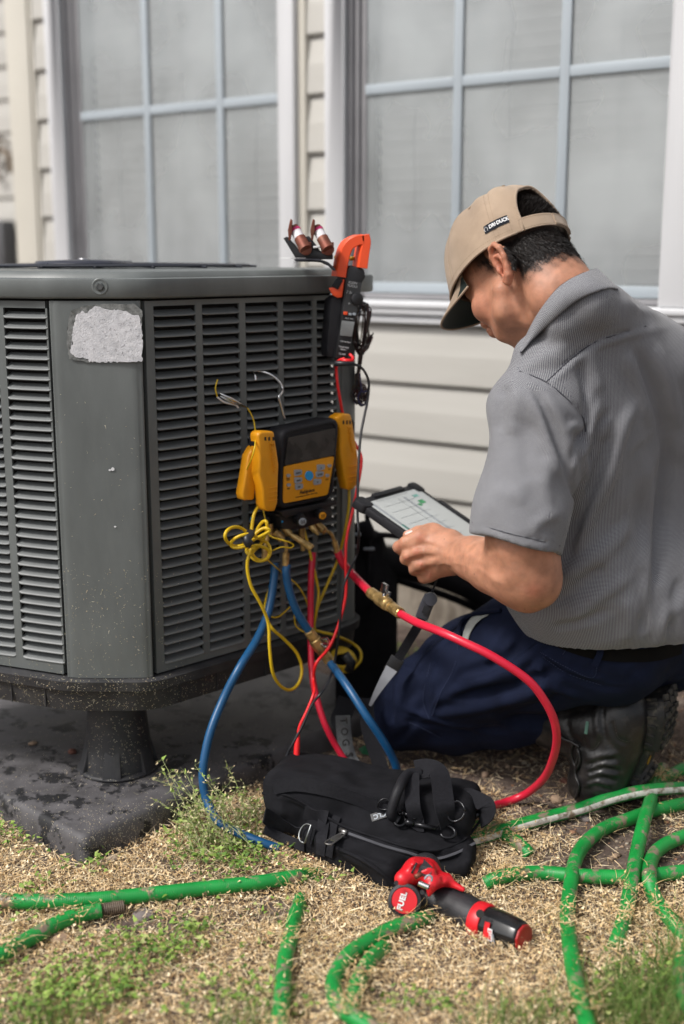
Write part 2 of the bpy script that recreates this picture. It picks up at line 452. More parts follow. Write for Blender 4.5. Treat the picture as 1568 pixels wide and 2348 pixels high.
# pad ------------------------------------------------
ZP = .052
K = gp(189, 1919, ZP); Kr = gp(790, 1652, ZP); Kl = gp(0, 1818, ZP); Kr = K + (Kr - K) * 1.28
er = (Kr - K).normalized(); el = (Kl - K).normalized()
Lr = (Kr - K).length
padp = [K + el * 1.1, K, Kr, Kr + el * 1.05]
for p in padp: p.z = 0
pad_top = round_poly(padp, .035, 6); 
b = MB(); r1 = [Vector((p.x, p.y, 0)) for p in round_poly(offset_poly(padp, .006), .04, 6)]
lev = [(offset_poly(padp, .008), -.02), (offset_poly(padp, .005), ZP * .6), (offset_poly(padp, .001), ZP - .008), (offset_poly(padp, -.003), ZP - .002), (offset_poly(padp, -.010), ZP)]
rings = [[Vector((p.x, p.y, z)) for p in round_poly(pp, .022, 6)] for pp, z in lev]
n = len(rings[0]); vs = [p for r_ in rings for p in r_]; fs = []
for i in range(len(rings) - 1):
    for k in range(n): fs.append((i*n+k, i*n+(k+1) % n, (i+1)*n+(k+1) % n, (i+1)*n+k))
fs.append(tuple((len(rings)-1)*n + k for k in range(n)))
pad = mesh_obj('equipment_pad', vs, fs, m_pad, smooth=True); pad.data.set_sharp_from_angle(angle=R(60))
tag(pad, 'black speckled composite pad lying under the condenser unit', 'equipment pad')
# riser ----------------------------------------------
zbp = zbt - .074 * SC
RC = gp(261, 1782, ZP); RC.y += .055; RC.z = ZP + .001
def riser(c, label, rot=0):
    e = empty('unit_riser', c, rot, label, 'riser', 'black risers under the condenser')
    h = zbp - c.z - .002; M = Matrix.Identity(4)
    b = MB().lathe([(.070, 0), (.069, .006), (.0545, h * .92), (.052, h), ], M, 28)
    local(b.build('riser_cone', m_base, e, smooth=True, autos=30))
    b = MB()
    for a in (25, 155, 270, 90, 205, 335):
        ca, sa = math.cos(R(a)), math.sin(R(a)); t = Vector((-sa, ca, 0)); d = Vector((ca, sa, 0))
        q = [d * .05 + t * .016, d * .078 + t * .019, d * .078 - t * .019, d * .05 - t * .016]
        q2 = [d * .047 + t * .012, d * .056 + t * .013, d * .056 - t * .013, d * .047 - t * .012]
        b.prism([(p.x, p.y) for p in q], 0, h * .48, None, [(p.x, p.y) for p in q2])
    local(b.build('riser_rib', m_base, e, bevel=.002))
    b = MB().lathe([(.078, -.0005), (.082, .002), (.074, .006)], M, 24); local(b.build('riser_flange', m_base, e, smooth=True))
    return e
riser(RC, 'black ribbed conical riser under the front corner of the condenser')
# condenser ------------------------------------------
unit = empty('air_conditioner_condenser', (A.x, A.y, zbp), 0, 'dark grey louvred air conditioner condenser standing on a black pad', 'air conditioner')
# base pan
def stack(polys, rr, name, m, parent, nr=4, smooth=True, sharp=45):
    rings = [[Vector((p.x, p.y, z)) for p in round_poly(pp, rr, nr)] for pp, z in polys]
    n = len(rings[0]); vs = [p for r_ in rings for p in r_]; fs = []
    for i in range(len(rings) - 1):
        for k in range(n): fs.append((i*n+k, i*n+(k+1) % n, (i+1)*n+(k+1) % n, (i+1)*n+k))
    fs.append(tuple((len(rings)-1)*n + k for k in range(n))); fs.append(tuple(range(n-1, -1, -1)))
    o = mesh_obj(name, vs, fs, m, parent, smooth=True); o.data.set_sharp_from_angle(angle=R(sharp)); return o
op = lambda d: offset_poly(POLY, d)
stack([(op(-.012), zbp), (op(.002), zbp + .006), (op(.006), zbp + .03), (op(.008), zbt - .024), (op(.016), zbt - .022), (op(.018), zbt - .004), (op(.010), zbt)], .035, 'base_pan', m_base, unit)
# seams on base pan
b = MB()
for t in (.12, .3, .55, .8):
    for P_, d_, L_ in ((B, dR, LR), (A, dL, LL)):
        q = P_ + d_ * (t * L_); nn = Vector((d_.y, -d_.x, 0)) if d_.x > 0 else Vector((-d_.y, d_.x, 0))
        M = frame(Vector((q.x, q.y, zbp + .028)), d_, (0, 0, 1))
        s_ = -1 if d_.x > 0 else 1
        MB().box((-.0012, -.0085 if s_ < 0 else .0055, -.02), (.0012, -.0055 if s_ < 0 else .0085, .022), M).build('pan_rib', m_base, unit)
# inner core (dark coil) so that the gaps read black
m_coil = mat('dark_coil', (.012, .012, .013), .8, var=.4, vscale=80)
stack([(op(-.045), zbt + .002), (op(-.045), ztp - .003)], .02, 'coil_core', m_coil, unit)
# corner panel with soft folded edges
fn = Vector((0, -1, 0))
def corner_panel():
    nL = Vector((-dL.y, dL.x, 0)); nL = nL if nL.y < 0 else -nL
    nR = Vector((dR.y, -dR.x, 0))
    p = [A + dL * .001 + nL * -.010, A + dL * .002 + nL * .002, A + Vector((.004, -.003, 0)), A + Vector((.016, -.006, 0)), (A + B) / 2 + fn * .008, B + Vector((-.016, -.006, 0)), B + Vector((-.004, -.003, 0)), B + dR * .002 + nR * .002, B + dR * .001 - nR * .010]
    p = catmull(p, 3)
    z0, z1 = zbt + .001, ztp - .004; n = len(p)
    zs = np.linspace(z0, z1, 12); vs = [(q.x, q.y, z) for z in zs for q in p]
    fs = [(i*n+k, i*n+k+1, (i+1)*n+k+1, (i+1)*n+k) for i in range(len(zs)-1) for k in range(n-1)]
    return mesh_obj('corner_panel', vs, fs, m_unit, unit, smooth=True)
corner_panel()
# louvred panels
def louvred(P0, d, L, cols, name, rows, z_lo, z_hi, skip=None, inset=.0):
    nrm = Vector((d.y, -d.x, 0)) if d.x > 0 else Vector((-d.y, d.x, 0))
    if nrm.y > 0: nrm = -nrm
    M = frame(Vector((P0.x, P0.y, 0)), d, (0, 0, 1))       # local x along the face, local z up, local y = z cross x
    ysgn = 1 if (M.to_3x3() @ Vector((0, 1, 0))).dot(nrm) > 0 else -1
    b = MB(); T = .003
    def slab(x0, x1, z0, z1, y0=-.004, y1=0.0):
        a, c = sorted((y0 * ysgn, y1 * ysgn)); b.box((x0, a, z0), (x1, c, z1), M)
    z0, z1 = zbt + .004, ztp - .005
    xs = [0.] + [x for c in cols for x in c] + [L]
    x_s, x_e = .012, L - .002
    slab(x_s, x_e, z0, z_lo); slab(x_s, x_e, z_hi, z1)
    e = [x_s] + [x for c in cols for x in c] + [x_e]
    for i in range(0, len(e), 2): slab(e[i], e[i+1], z_lo, z_hi)
    # side returns
    slab(x_s, x_s + .002, z0, z1, -.016, -.0041); slab(x_e - .002, x_e, z0, z1, -.016, -.0041)
    pn = b.build(name, m_unit, unit)
    pitch = (z_hi - z_lo) / rows
    me_cache = {}
    for ci, (xa, xb) in enumerate(cols):
        w = xb - xa
        for r_ in range(rows):
            key = round(w, 5)
            if key not in me_cache:
                prof = [(-.0155, pitch * .60), (-.0130, pitch * .52), (-.0075, pitch * .38), (-.002, pitch * .23), (.0015, pitch * .10), (.0022, pitch * .02), (.0008, -.0006), (-.0030, -.0006)]
                vs = []; fs = []; nx = 8
                for k in range(nx + 1):
                    t = k / nx; x = w * (.5 - .5 * math.cos(math.pi * t)) if False else w * [0, .018, .055, .3, .5, .7, .945, .982, 1][k]
                    edge = [.1, .6, .92, 1, 1, 1, .92, .6, .1][k]
                    for y, z in prof:
                        # ends lift into the panel: lip closes at the sides
                        yy = y * 1.0 if y < 0 else y * edge
                        zz = z if edge == 1 else z + (1 - edge) * pitch * .16 * (1 - z / pitch)
                        vs.append((x, yy, zz))
                m_ = len(prof)
                for k in range(nx):
                    for q in range(m_ - 1): fs.append((k*m_+q, k*m_+q+1, (k+1)*m_+q+1, (k+1)*m_+q))
                me = bpy.data.meshes.new('louvre'); me.from_pydata([(x, y * ysgn, z) for x, y, z in vs], [], fs)
                me.materials.append(m_louv); me.shade_smooth(); me_cache[key] = me
            o = bpy.data.objects.new('louvre', me_cache[key]); COL.objects.link(o)
            o.parent = pn
            q = M @ Vector((xa, 0, z_lo + r_ * pitch)); 
            rot = M.to_3x3().to_4x4()
            o.matrix_parent_inverse = Matrix.Identity(4)
            mw = Matrix.Translation(q) @ rot
            o.matrix_local = mw
            jig = random.uniform(-.4, .4); 
    # louvres are pieces of the panel; the panel carries the parent's inverse, so no further offset
    return pn
def xs_on(P0, d, us, v):
    nrm = Vector((-d.y, d.x, 0)); out = []
    for u in us:
        p = onplane(u, v, P0, nrm); out.append((p - P0).dot(d) if True else 0)
    return out
zmid = 1000
cr = xs_on(B, dR, [361, 455, 470, 553, 567, 640, 652, 717, 727, 772], 1000)
colsR = [(cr[i], cr[i+1]) for i in range(0, 10, 2)]
zloR = onplane(405, 1515, B, Vector((-dR.y, dR.x, 0))).z; zhiR = onplane(405, 700, B, Vector((-dR.y, dR.x, 0))).z
louvred(B, dR, LR, colsR, 'louvred_panel', 36, zloR, zhiR)
cl = xs_on(A, dL, [125, 27, 10, -110, -127, -290], 1050)
colsL = [(cl[i], cl[i+1]) for i in range(0, 6, 2)]
zloL = onplane(100, 1515, A, Vector((-dL.y, dL.x, 0))).z; zhiL = onplane(65, 706, A, Vector((-dL.y, dL.x, 0))).z
louvred(A + dL * .0, dL, LL, colsL[:2], 'louvred_panel', 36, zloL, zhiL)
# far corner post
nR = Vector((dR.y, -dR.x, 0)); d2 = (C2 - C_).normalized(); n2 = Vector((d2.y, -d2.x, 0))
pp = catmull([C_ - dR * .004 - nR * .01, C_ - dR * .002 + nR * .001, C_ + n2 * .003 + d2 * .004, C2 + n2 * .002, D_ + Vector((.003, 0, 0))], 4); n = len(pp)
zs = [zbt + .001, ztp - .004]
mesh_obj('corner_post', [(q.x, q.y, z) for z in zs for q in pp], [(k, k+1, n+k+1, n+k) for k in range(n-1)], m_unit, unit, smooth=True)
# back closing sheets
mesh_obj('rear_panel', [(q.x, q.y, z) for z in zs for q in (D_, E_, F_, G_, A0)], [(k, k+1, 5+k+1, 5+k) for k in range(4)], m_unit, unit)
# top cap ---- extra reach at the far right corner
cpoly = [p.copy() for p in POLY]
cpoly[3] = C_ + Vector((.012, -.004, 0)); cpoly[4] = C2 + Vector((.034, .02, 0)); cpoly[5] = D_ + Vector((.03, .03, 0))
oc = lambda d: offset_poly(cpoly, d)
cap = stack([(oc(.002), ztp - .001), (oc(.010), ztp), (oc(.0125), ztp + .003), (oc(.0125), zcap - .0165), (oc(.0115), zcap - .0130), (oc(.0085), zcap - .0118), (oc(-.003), zcap - .0112), (oc(-.008), zcap - .002), (oc(-.014), zcap), (oc(-.06), zcap + .001), ], .045, 'top_cap', m_unit, unit, nr=6, sharp=50)
# dimpled screw in the cap
sc = at(229, 657, YC - .0125); M = frame(sc, (1, 0, 0), (0, -1, 0))
b = MB().lathe([(.0150, -.0012), (.0140, .0006), (.0125, .0010), (.0105, .0002), (.008, -.0002), (.0, -.0002)], M, 28, cap=False); b.build('screw_dimple', m_unit, unit, smooth=True)
m_steel = mat('steel', (.45, .45, .46), .3, metal=1, var=.15, vscale=90)
m_screw = mat('grey_steel', (.22, .23, .23), .35, metal=.9, var=.15, vscale=90)
b = MB().lathe([(.0068, -.0015), (.0072, .0015), (.0060, .0035), (.0052, .0036), (.0050, .0018), (.0, .0018)], M, 6, cap=False); b.build('screw', m_screw, unit)
# peeled label
def peeled_label():
    m = mat('torn_paper', (.62, .615, .635), .9, var=.1, vscale=120, bump=.9, bscale=420, col2=(.50, .50, .52), c2scale=40)
    m2 = mat('label_glue', (.19, .195, .19), .8, var=.3, vscale=150, bump=.5, bscale=300, col2=(.10, .105, .10), c2scale=60)
    y = YC - .0095
    r_ = random.Random(3)
    def ragged(pts, amp, n=6):
        out = []
        for i in range(len(pts)):
            a = Vector((*pts[i], 0)); c = Vector((*pts[(i+1) % len(pts)], 0)); m_ = max(1, int((c-a).length / n))
            for k in range(m_):
                q = a.lerp(c, k / m_); nn_ = Vector((-(c-a).y, (c-a).x, 0)).normalized() * (r_.uniform(-amp, amp) if 0 < k else 0); out.append((q.x + nn_.x, q.y + nn_.y))
        return out
    outer = ragged([(157, 735), (163, 712), (185, 703), (240, 696), (310, 697), (326, 712), (325, 830), (205, 831), (158, 822), (153, 780)], 1.6)
    inner = [(175, 722), (188, 712), (200, 718), (214, 704), (230, 703), (243, 714), (262, 709), (290, 713), (303, 722), (318, 722), (322, 733), (326, 760), (325, 829), (205, 830), (203, 822), (180, 820), (165, 812), (160, 803), (163, 793), (168, 785), (164, 768), (170, 745)]
    inner = ragged(inner, 2.4, 4)
    for nm, poly, off, mm in (('label_residue', outer, .0006, m2), ('paper_label', inner, .0013, m)):
        vs = [at(u, v, y - off) for u, v in poly]; n = len(vs)
        bm = bmesh.new(); bv = [bm.verts.new(p) for p in vs]; f = bm.faces.new(bv)
        bmesh.ops.triangulate(bm, faces=[f]); me = bpy.data.meshes.new(nm); bm.to_mesh(me); bm.free(); o = link(nm, me, mm, unit)
    # curls of paper
    b = MB()
    for k in range(60):
        u, v = r_.uniform(185, 318), r_.uniform(725, 822); p = at(u, v, y - .0016); a = r_.uniform(0, 3.14); l = r_.uniform(.0008, .0022)
        d = Vector((math.cos(a), 0, math.sin(a))); q = Vector((-d.z, 0, d.x))
        b.add([p - d*l, p + d*l, p + d*l*.6 + q*.0009 + Vector((0, -.0007, 0)), p - d*l*.6 + q*.0009 + Vector((0, -.0007, 0))], [(0, 1, 2, 3)])
    b.build('paper_curl', m, unit)
peeled_label()
# chip of white paint
b = MB(); 
for (u, v, w) in ((258, 1075, 5), (264, 1207, 3), (252, 1077, 3.5)):
    pts = [at(u + w * math.cos(a) * random.uniform(.6, 1.2), v + w * .8 * math.sin(a) * random.uniform(.6, 1.2), YC - .0092) for a in np.linspace(0, 6.28, 9)[:-1]]
    b.add(pts, [tuple(range(8))])
b.build('paint_chip', m_white, unit)
# fan guard on top: rings and spokes, raised hub
fc = at(196, 598, 2.62 * SC); zf = zcap - .006
m_guard = mat('black_wire_guard', (.02, .022, .03), .4, var=.1)
gc = Vector((fc.x + .05, 2.72 * SC, 0))
b = MB()
for r_ in np.arange(.05, .275, .014):
    pts = [Vector((gc.x + r_ * math.cos(a), gc.y + r_ * .9 * math.sin(a), zf + .012 + .003 * (1 - (r_ / .28) ** 2))) for a in np.linspace(0, 2 * math.pi, 40)]
    b.tube(pts, .0022, 5)
for a in np.linspace(0, 2 * math.pi, 17)[:-1]:
    pts = [Vector((gc.x + r_ * math.cos(a), gc.y + r_ * .9 * math.sin(a), zf + .010 + .003 * (1 - (r_ / .28) ** 2))) for r_ in (.05, .12, .2, .29)]
    b.tube(pts, .0025, 5)
b.build('fan_guard', m_guard, unit)
hub = Vector((gc.x - .052, gc.y - .10, zf + .015))
m_hub = mat('black_hub', (.03, .032, .045), .3)
b = MB().lathe([(.02, -.004), (.096, -.003), (.099, .001), (.095, .006), (.03, .009)], Matrix.Translation(hub), 40); b.build('fan_hub', m_hub, unit, smooth=True, autos=50)
b = MB().lathe([(.012, .008), (.012, .0105), (.008, .012)], Matrix.Translation(hub), 16); b.build('hub_bolt', m_steel, unit, smooth=True)
# ================================================================== signed distance modelling
def smin(a, b, k):
    if k <= 0: return np.minimum(a, b)
    h = np.maximum(k - np.abs(a - b), 0) / k
    return np.minimum(a, b) - h * h * k * .25
class SDF:
    def __init__(s, lo, hi, h):
        s.lo = np.array(lo, np.float32); s.h = h; s.n = (np.ceil((np.array(hi) - s.lo) / h)).astype(int) + 1
        s.v = np.full(s.n, 1.0, np.float32)
        s.ax = [s.lo[i] + h * np.arange(s.n[i], dtype=np.float32) for i in range(3)]
    def sub(s, lo, hi):
        a = np.clip(np.floor((np.array(lo) - s.lo) / s.h).astype(int), 0, s.n); b = np.clip(np.ceil((np.array(hi) - s.lo) / s.h).astype(int) + 1, 0, s.n)
        if (b <= a).any(): return None, None
        sl = tuple(slice(int(i), int(j)) for i, j in zip(a, b))
        X = s.ax[0][sl[0]][:, None, None]; Y = s.ax[1][sl[1]][None, :, None]; Z = s.ax[2][sl[2]][None, None, :]
        return sl, (X, Y, Z)
    def op(s, lo, hi, f, k, mode):
        m = k + 3 * s.h
        sl, P = s.sub(np.array(lo) - m, np.array(hi) + m)
        if sl is None: return
        d = f(*P).astype(np.float32)
        if mode == 'add': s.v[sl] = smin(s.v[sl], d, k)
        elif mode == 'cut': s.v[sl] = -smin(-s.v[sl], d, k)
        elif mode == 'and': s.v[sl] = -smin(-s.v[sl], -d, k)
    def cone(s, a, ra, b, rb, k=0.01, mode='add', flat=None):
        """rounded cone; flat=(axis, f): squeezed to f along axis"""
        a = np.array(a, float); b = np.array(b, float); ab = b - a; L2 = max(float(ab @ ab), 1e-9)
        if flat is not None: fx = np.array(flat[0], float); fx /= np.linalg.norm(fx); ff = flat[1]
        def f(X, Y, Z):
            px, py, pz = X - a[0], Y - a[1], Z - a[2]
            t = np.clip((px * ab[0] + py * ab[1] + pz * ab[2]) / L2, 0, 1)
            qx, qy, qz = px - ab[0] * t, py - ab[1] * t, pz - ab[2] * t
            d2 = qx * qx + qy * qy + qz * qz
            if flat is not None:
                w = qx * fx[0] + qy * fx[1] + qz * fx[2]
                d2 = d2 + w * w * (1 / ff ** 2 - 1)
                return (np.sqrt(d2) - (ra + (rb - ra) * t)) * (ff if ff < 1 else 1)
            return np.sqrt(d2) - (ra + (rb - ra) * t)
        e = max(ra, rb) * (max(1, flat[1]) if flat else 1)
        s.op(np.minimum(a, b) - e, np.maximum(a, b) + e, f, k, mode); return s
    def chain(s, pts, k=0.01, mode='add', flat=None):
        for (a, ra), (b, rb) in zip(pts[:-1], pts[1:]): s.cone(a, ra, b, rb, k, mode, flat)
        return s
    def ell(s, c, r, M=None, k=0.01, mode='add'):
        c = np.array(c, float); r = np.array(r, float); Q = np.eye(3) if M is None else np.array(M.to_3x3()).T  # rows: local axes
        def f(X, Y, Z):
            px, py, pz = X - c[0], Y - c[1], Z - c[2]
            q = [Q[i][0] * px + Q[i][1] * py + Q[i][2] * pz for i in range(3)]
            k0 = np.sqrt(sum((q[i] / r[i]) ** 2 for i in range(3))); k1 = np.sqrt(sum((q[i] / r[i] ** 2) ** 2 for i in range(3)))
            return k0 * (k0 - 1) / np.maximum(k1, 1e-6)
        e = float(max(r)); s.op(c - e, c + e, f, k, mode); return s
    def box(s, c, r, M=None, rad=.01, k=0.01, mode='add'):
        c = np.array(c, float); Q = np.eye(3) if M is None else np.array(M.to_3x3()).T
        def f(X, Y, Z):
            px, py, pz = X - c[0], Y - c[1], Z - c[2]
            q = [np.abs(Q[i][0] * px + Q[i][1] * py + Q[i][2] * pz) - (r[i] - rad) for i in range(3)]
            o = np.sqrt(sum(np.maximum(t, 0) ** 2 for t in q)); return o + np.minimum(np.maximum(q[0], np.maximum(q[1], q[2])), 0) - rad
        e = float(np.linalg.norm(r)); s.op(c - e, c + e, f, k, mode); return s
    def plane(s, p, n, k=0.0):
        """cut away the side n points to"""
        p = np.array(p, float); n = np.array(n, float); n /= np.linalg.norm(n)
        d = (s.ax[0][:, None, None] - p[0]) * n[0] + (s.ax[1][None, :, None] - p[1]) * n[1] + (s.ax[2][None, None, :] - p[2]) * n[2]
        s.v = -smin(-s.v, -d.astype(np.float32), k) if k else np.maximum(s.v, d.astype(np.float32)); return s
    def fold(s, pts, amp, w, n=5):
        """raise (amp>0) or groove (amp<0) the surface along a path of surface points; amp, w may taper"""
        P = catmull([Vector(p) for p in pts], n) if len(pts) > 2 else [Vector(pts[0]).lerp(Vector(pts[1]), i / n) for i in range(n + 1)]
        m = len(P); A = np.array([p[:] for p in P]); R_ = 2.6 * w
        sl, G = s.sub(A.min(0) - R_, A.max(0) + R_)
        if sl is None: return s
        X, Y, Z = G; best = np.full((X.shape[0], Y.shape[1], Z.shape[2]), 1e3, np.float32); tt = np.zeros_like(best)
        for i in range(m - 1):
            a = A[i]; ab = A[i+1] - a; L2 = max(float(ab @ ab), 1e-10)
            t = np.clip(((X-a[0]) * ab[0] + (Y-a[1]) * ab[1] + (Z-a[2]) * ab[2]) / L2, 0, 1)
            d = (X-a[0]-ab[0]*t)**2 + (Y-a[1]-ab[1]*t)**2 + (Z-a[2]-ab[2]*t)**2
            q = d < best; best = np.where(q, d, best); tt = np.where(q, (i + t) / (m - 1), tt)
        fade = np.minimum(1, np.minimum(tt, 1 - tt) * 4 + .15)
        s.v[sl] -= (amp * np.exp(-best / (w * w)) * fade).astype(np.float32); return s
    def sample(s, p):
        q = (np.array(p) - s.lo) / s.h; i = np.floor(q).astype(int)
        if (i < 0).any() or (i >= s.n - 1).any(): return 1.0
        f = q - i; c = s.v[i[0]:i[0]+2, i[1]:i[1]+2, i[2]:i[2]+2]
        c = c[0] * (1 - f[0]) + c[1] * f[0]; c = c[0] * (1 - f[1]) + c[1] * f[1]; return float(c[0] * (1 - f[2]) + c[1] * f[2])
    def grad(s, p):
        e = s.h; p = np.array(p, float)
        g = Vector([s.sample(p + e * np.eye(3)[i]) - s.sample(p - e * np.eye(3)[i]) for i in range(3)]); return g.normalized() if g.length > 0 else Vector((0, -1, 0))
    def hit(s, u, v, off=0.0, y0=None, y1=None):
        """first surface point along the sight line through picture point u,v (or None)"""
        d = ray(u, v); y0 = y0 or s.lo[1]; y1 = y1 or s.ax[1][-1]
        y = float(y0); step = s.h * .6
        while y < y1:
            p = CP + d * (y / d.y)
            if s.sample(p) < 0:
                a, b = y - step, y
                for _ in range(8):
                    m = (a + b) / 2
                    if s.sample(CP + d * (m / d.y)) < 0: b = m
                    else: a = m
                p = CP + d * (b / d.y)
                return p + s.grad(p) * off if off else p
            y += step
        return None
    def foldpx(s, uv, amp, w):
        P = [s.hit(*q) for q in uv]; P = [p for p in P if p is not None]
        if len(P) >= 2: s.fold(P, amp, w)
        return s
    def mesh(s, name, m, parent=None, smooth_it=1):
        v = s.v; ins = v < 0
        off = [(i, j, k) for i in (0, 1) for j in (0, 1) for k in (0, 1)]
        sh = tuple(x - 1 for x in v.shape)
        cnt = np.zeros(sh, np.int8)
        for o in off: cnt += ins[o[0]:o[0]+sh[0], o[1]:o[1]+sh[1], o[2]:o[2]+sh[2]]
        act = (cnt > 0) & (cnt < 8)
        idx = np.full(sh, -1, np.int32); ci = np.argwhere(act); idx[act] = np.arange(len(ci))
        val = [v[ci[:, 0]+o[0], ci[:, 1]+o[1], ci[:, 2]+o[2]] for o in off]
        pos = np.zeros((len(ci), 3)); num = np.zeros(len(ci))
        for a in range(8):
            for b in range(a + 1, 8):
                df = np.array(off[b]) - np.array(off[a])
                if np.abs(df).sum() != 1: continue
                m_ = (val[a] < 0) != (val[b] < 0); t = val[a] / np.where(m_, val[a] - val[b], 1)
                pos += np.where(m_[:, None], np.array(off[a]) + df * t[:, None], 0); num += m_
        vs = s.lo + s.h * (ci + pos / num[:, None])
        F = []
        for ax in range(3):
            o1, o2 = [i for i in range(3) if i != ax]
            A_ = [slice(1, -1)] * 3; A_[ax] = slice(0, -1); B_ = [slice(1, -1)] * 3; B_[ax] = slice(1, None)
            a = ins[tuple(A_)]; b = ins[tuple(B_)]
            e = np.argwhere(a != b); sgn = a[a != b]
            e = e.copy(); e[:, o1] += 1; e[:, o2] += 1
            q = []
            for d1, d2 in ((-1, -1), (0, -1), (0, 0), (-1, 0)):
                c = e.copy(); c[:, o1] += d1; c[:, o2] += d2; q.append(idx[c[:, 0], c[:, 1], c[:, 2]])
            q = np.stack(q, -1); flip = sgn if ax != 1 else ~sgn
            q[~flip] = q[~flip][:, ::-1]
            F.append(q)
        F = np.concatenate(F); F = F[(F >= 0).all(1)]
        # light relaxation
        for _ in range(smooth_it):
            acc = np.zeros_like(vs); n_ = np.zeros(len(vs))
            for i in range(4):
                j = (i + 1) % 4
                np.add.at(acc, F[:, i], vs[F[:, j]]); np.add.at(acc, F[:, j], vs[F[:, i]]); np.add.at(n_, F[:, i], 1); np.add.at(n_, F[:, j], 1)
            vs = vs * .45 + (acc / np.maximum(n_, 1)[:, None]) * .55
        me = bpy.data.meshes.new(name); me.vertices.add(len(vs)); me.vertices.foreach_set('co', vs.astype(np.float32).ravel())
        me.loops.add(F.size); me.loops.foreach_set('vertex_index', F.astype(np.int32).ravel())
        me.polygons.add(len(F)); me.polygons.foreach_set('loop_start', np.arange(0, F.size, 4, dtype=np.int32)); me.polygons.foreach_set('loop_total', np.full(len(F), 4, np.int32))
        me.update(calc_edges=True); me.validate()
        s.vs = vs; s.F = F
        return link(name, me, m, parent, smooth=True)
def J(u, v, y, rpx):
    p = at(u, v, y); return (p, rpx * (p - CP).dot(CF) / FPX)
def set_col(o, cols, name='col'):
    a = o.data.color_attributes.new(name, 'FLOAT_COLOR', 'POINT'); c = np.ones((len(cols), 4), np.float32); c[:, :3] = cols
    a.data.foreach_set('color', c.ravel())
# ================================================================== tools and hoses round the condenser
NF = Vector((dR.y, -dR.x, 0))                       # outward normal of the right hand face
def F(u, v, off=0.0): return onplane(u, v, B + NF * off, NF)
def pix(p):
    d = Vector(p) - CP; w = d.dot(CF); return 784 + FPX * d.x / w, 1173.5 - FPX * d.dot(CU) / w
def rpx(u, v, y, r): return r * ((at(u, v, y) - CP).dot(CF)) / FPX
m_blackp = mat('black_plastic', (.012, .012, .014), .45, var=.2, vscale=40, bump=.25, bscale=400)
m_rubber = mat('black_rubber_soft', (.013, .013, .016), .6, spec=.3, var=.15, vscale=40, bump=.3, bscale=300)
m_yel = mat('yellow_plastic', (.74, .31, .006), .42, var=.07, vscale=30, bump=.1)
m_yelw = mat('yellow_cable', (.66, .44, .012), .4, var=.06)
m_brass = mat('brass', (.62, .42, .17), .34, metal=.7, var=.25, vscale=70, bump=.2, bscale=200, col2=(.32, .21, .08), c2scale=40)
m_copper = mat('copper', (.20, .060, .038), .55, metal=.45, var=.25, vscale=60, col2=(.2, .08, .05), c2scale=50)
m_blue = mat('blue_hose_rubber', (.008, .075, .19), .38, var=.10, vscale=30, bump=.15, bscale=500)
m_red = mat('red_hose_rubber', (.62, .016, .045), .34, var=.06, vscale=30, bump=.1, bscale=500)
m_redl = mat('red_lead', (.80, .014, .018), .4, var=.05)
m_blackl = mat('black_lead', (.015, .016, .02), .4, var=.05)
m_orange = mat('orange_plastic', (.80, .085, .022), .4, var=.05)
m_greyb = mat('grey_button', (.30, .33, .37), .5, var=.05)
m_bluebt = mat('blue_button', (.02, .32, .72), .4, var=.04)
m_print = mat('black_print', (.012, .010, .008), .6, var=.02)
m_screen = mat('lcd_glass', (.050, .046, .042), .28, var=.45, vscale=26, rvar=.12)
m_steelb = mat('bright_steel', (.62, .62, .62), .22, metal=1, var=.1)
m_whitep = mat('white_plastic', (.72, .72, .72), .45, var=.04)

def poly_slab(mb, P, ext, cap=True):
    """P: 3-D outline points; ext: vector"""
    n = len(P); mb.add([Vector(p) for p in P] + [Vector(p) + ext for p in P], [tuple(range(n)), tuple(range(2*n-1, n-1, -1))] + [((i+1) % n, i, n+i, n+(i+1) % n) for i in range(n)]); return mb
class Quad:
    """bilinear patch on the plane parallel to the unit's face, addressed by picture points"""
    def __init__(s, off): s.off = off
    def __call__(s, u, v, o=0.0): return F(u, v, s.off) + NF * o
def rrect(tl, tr, br, bl, r=.12, n=5):
    """rounded quadrilateral in picture space"""
    Q = [Vector((*q, 0)) for q in (tl, tr, br, bl)]; out = []
    for i in range(4):
        a, b, c = Q[i-1], Q[i], Q[(i+1) % 4]; p0 = b.lerp(a, r); p1 = b.lerp(c, r)
        for k in range(n + 1): t = k / n; out.append(p0 * (1-t)**2 + b * 2*t*(1-t) + p1 * t*t)
    return [(q.x, q.y) for q in out]
def shrink(poly, k):
    cx = sum(p[0] for p in poly) / len(poly); cy = sum(p[1] for p in poly) / len(poly); return [(cx + (x-cx)*k, cy + (y-cy)*k) for x, y in poly]

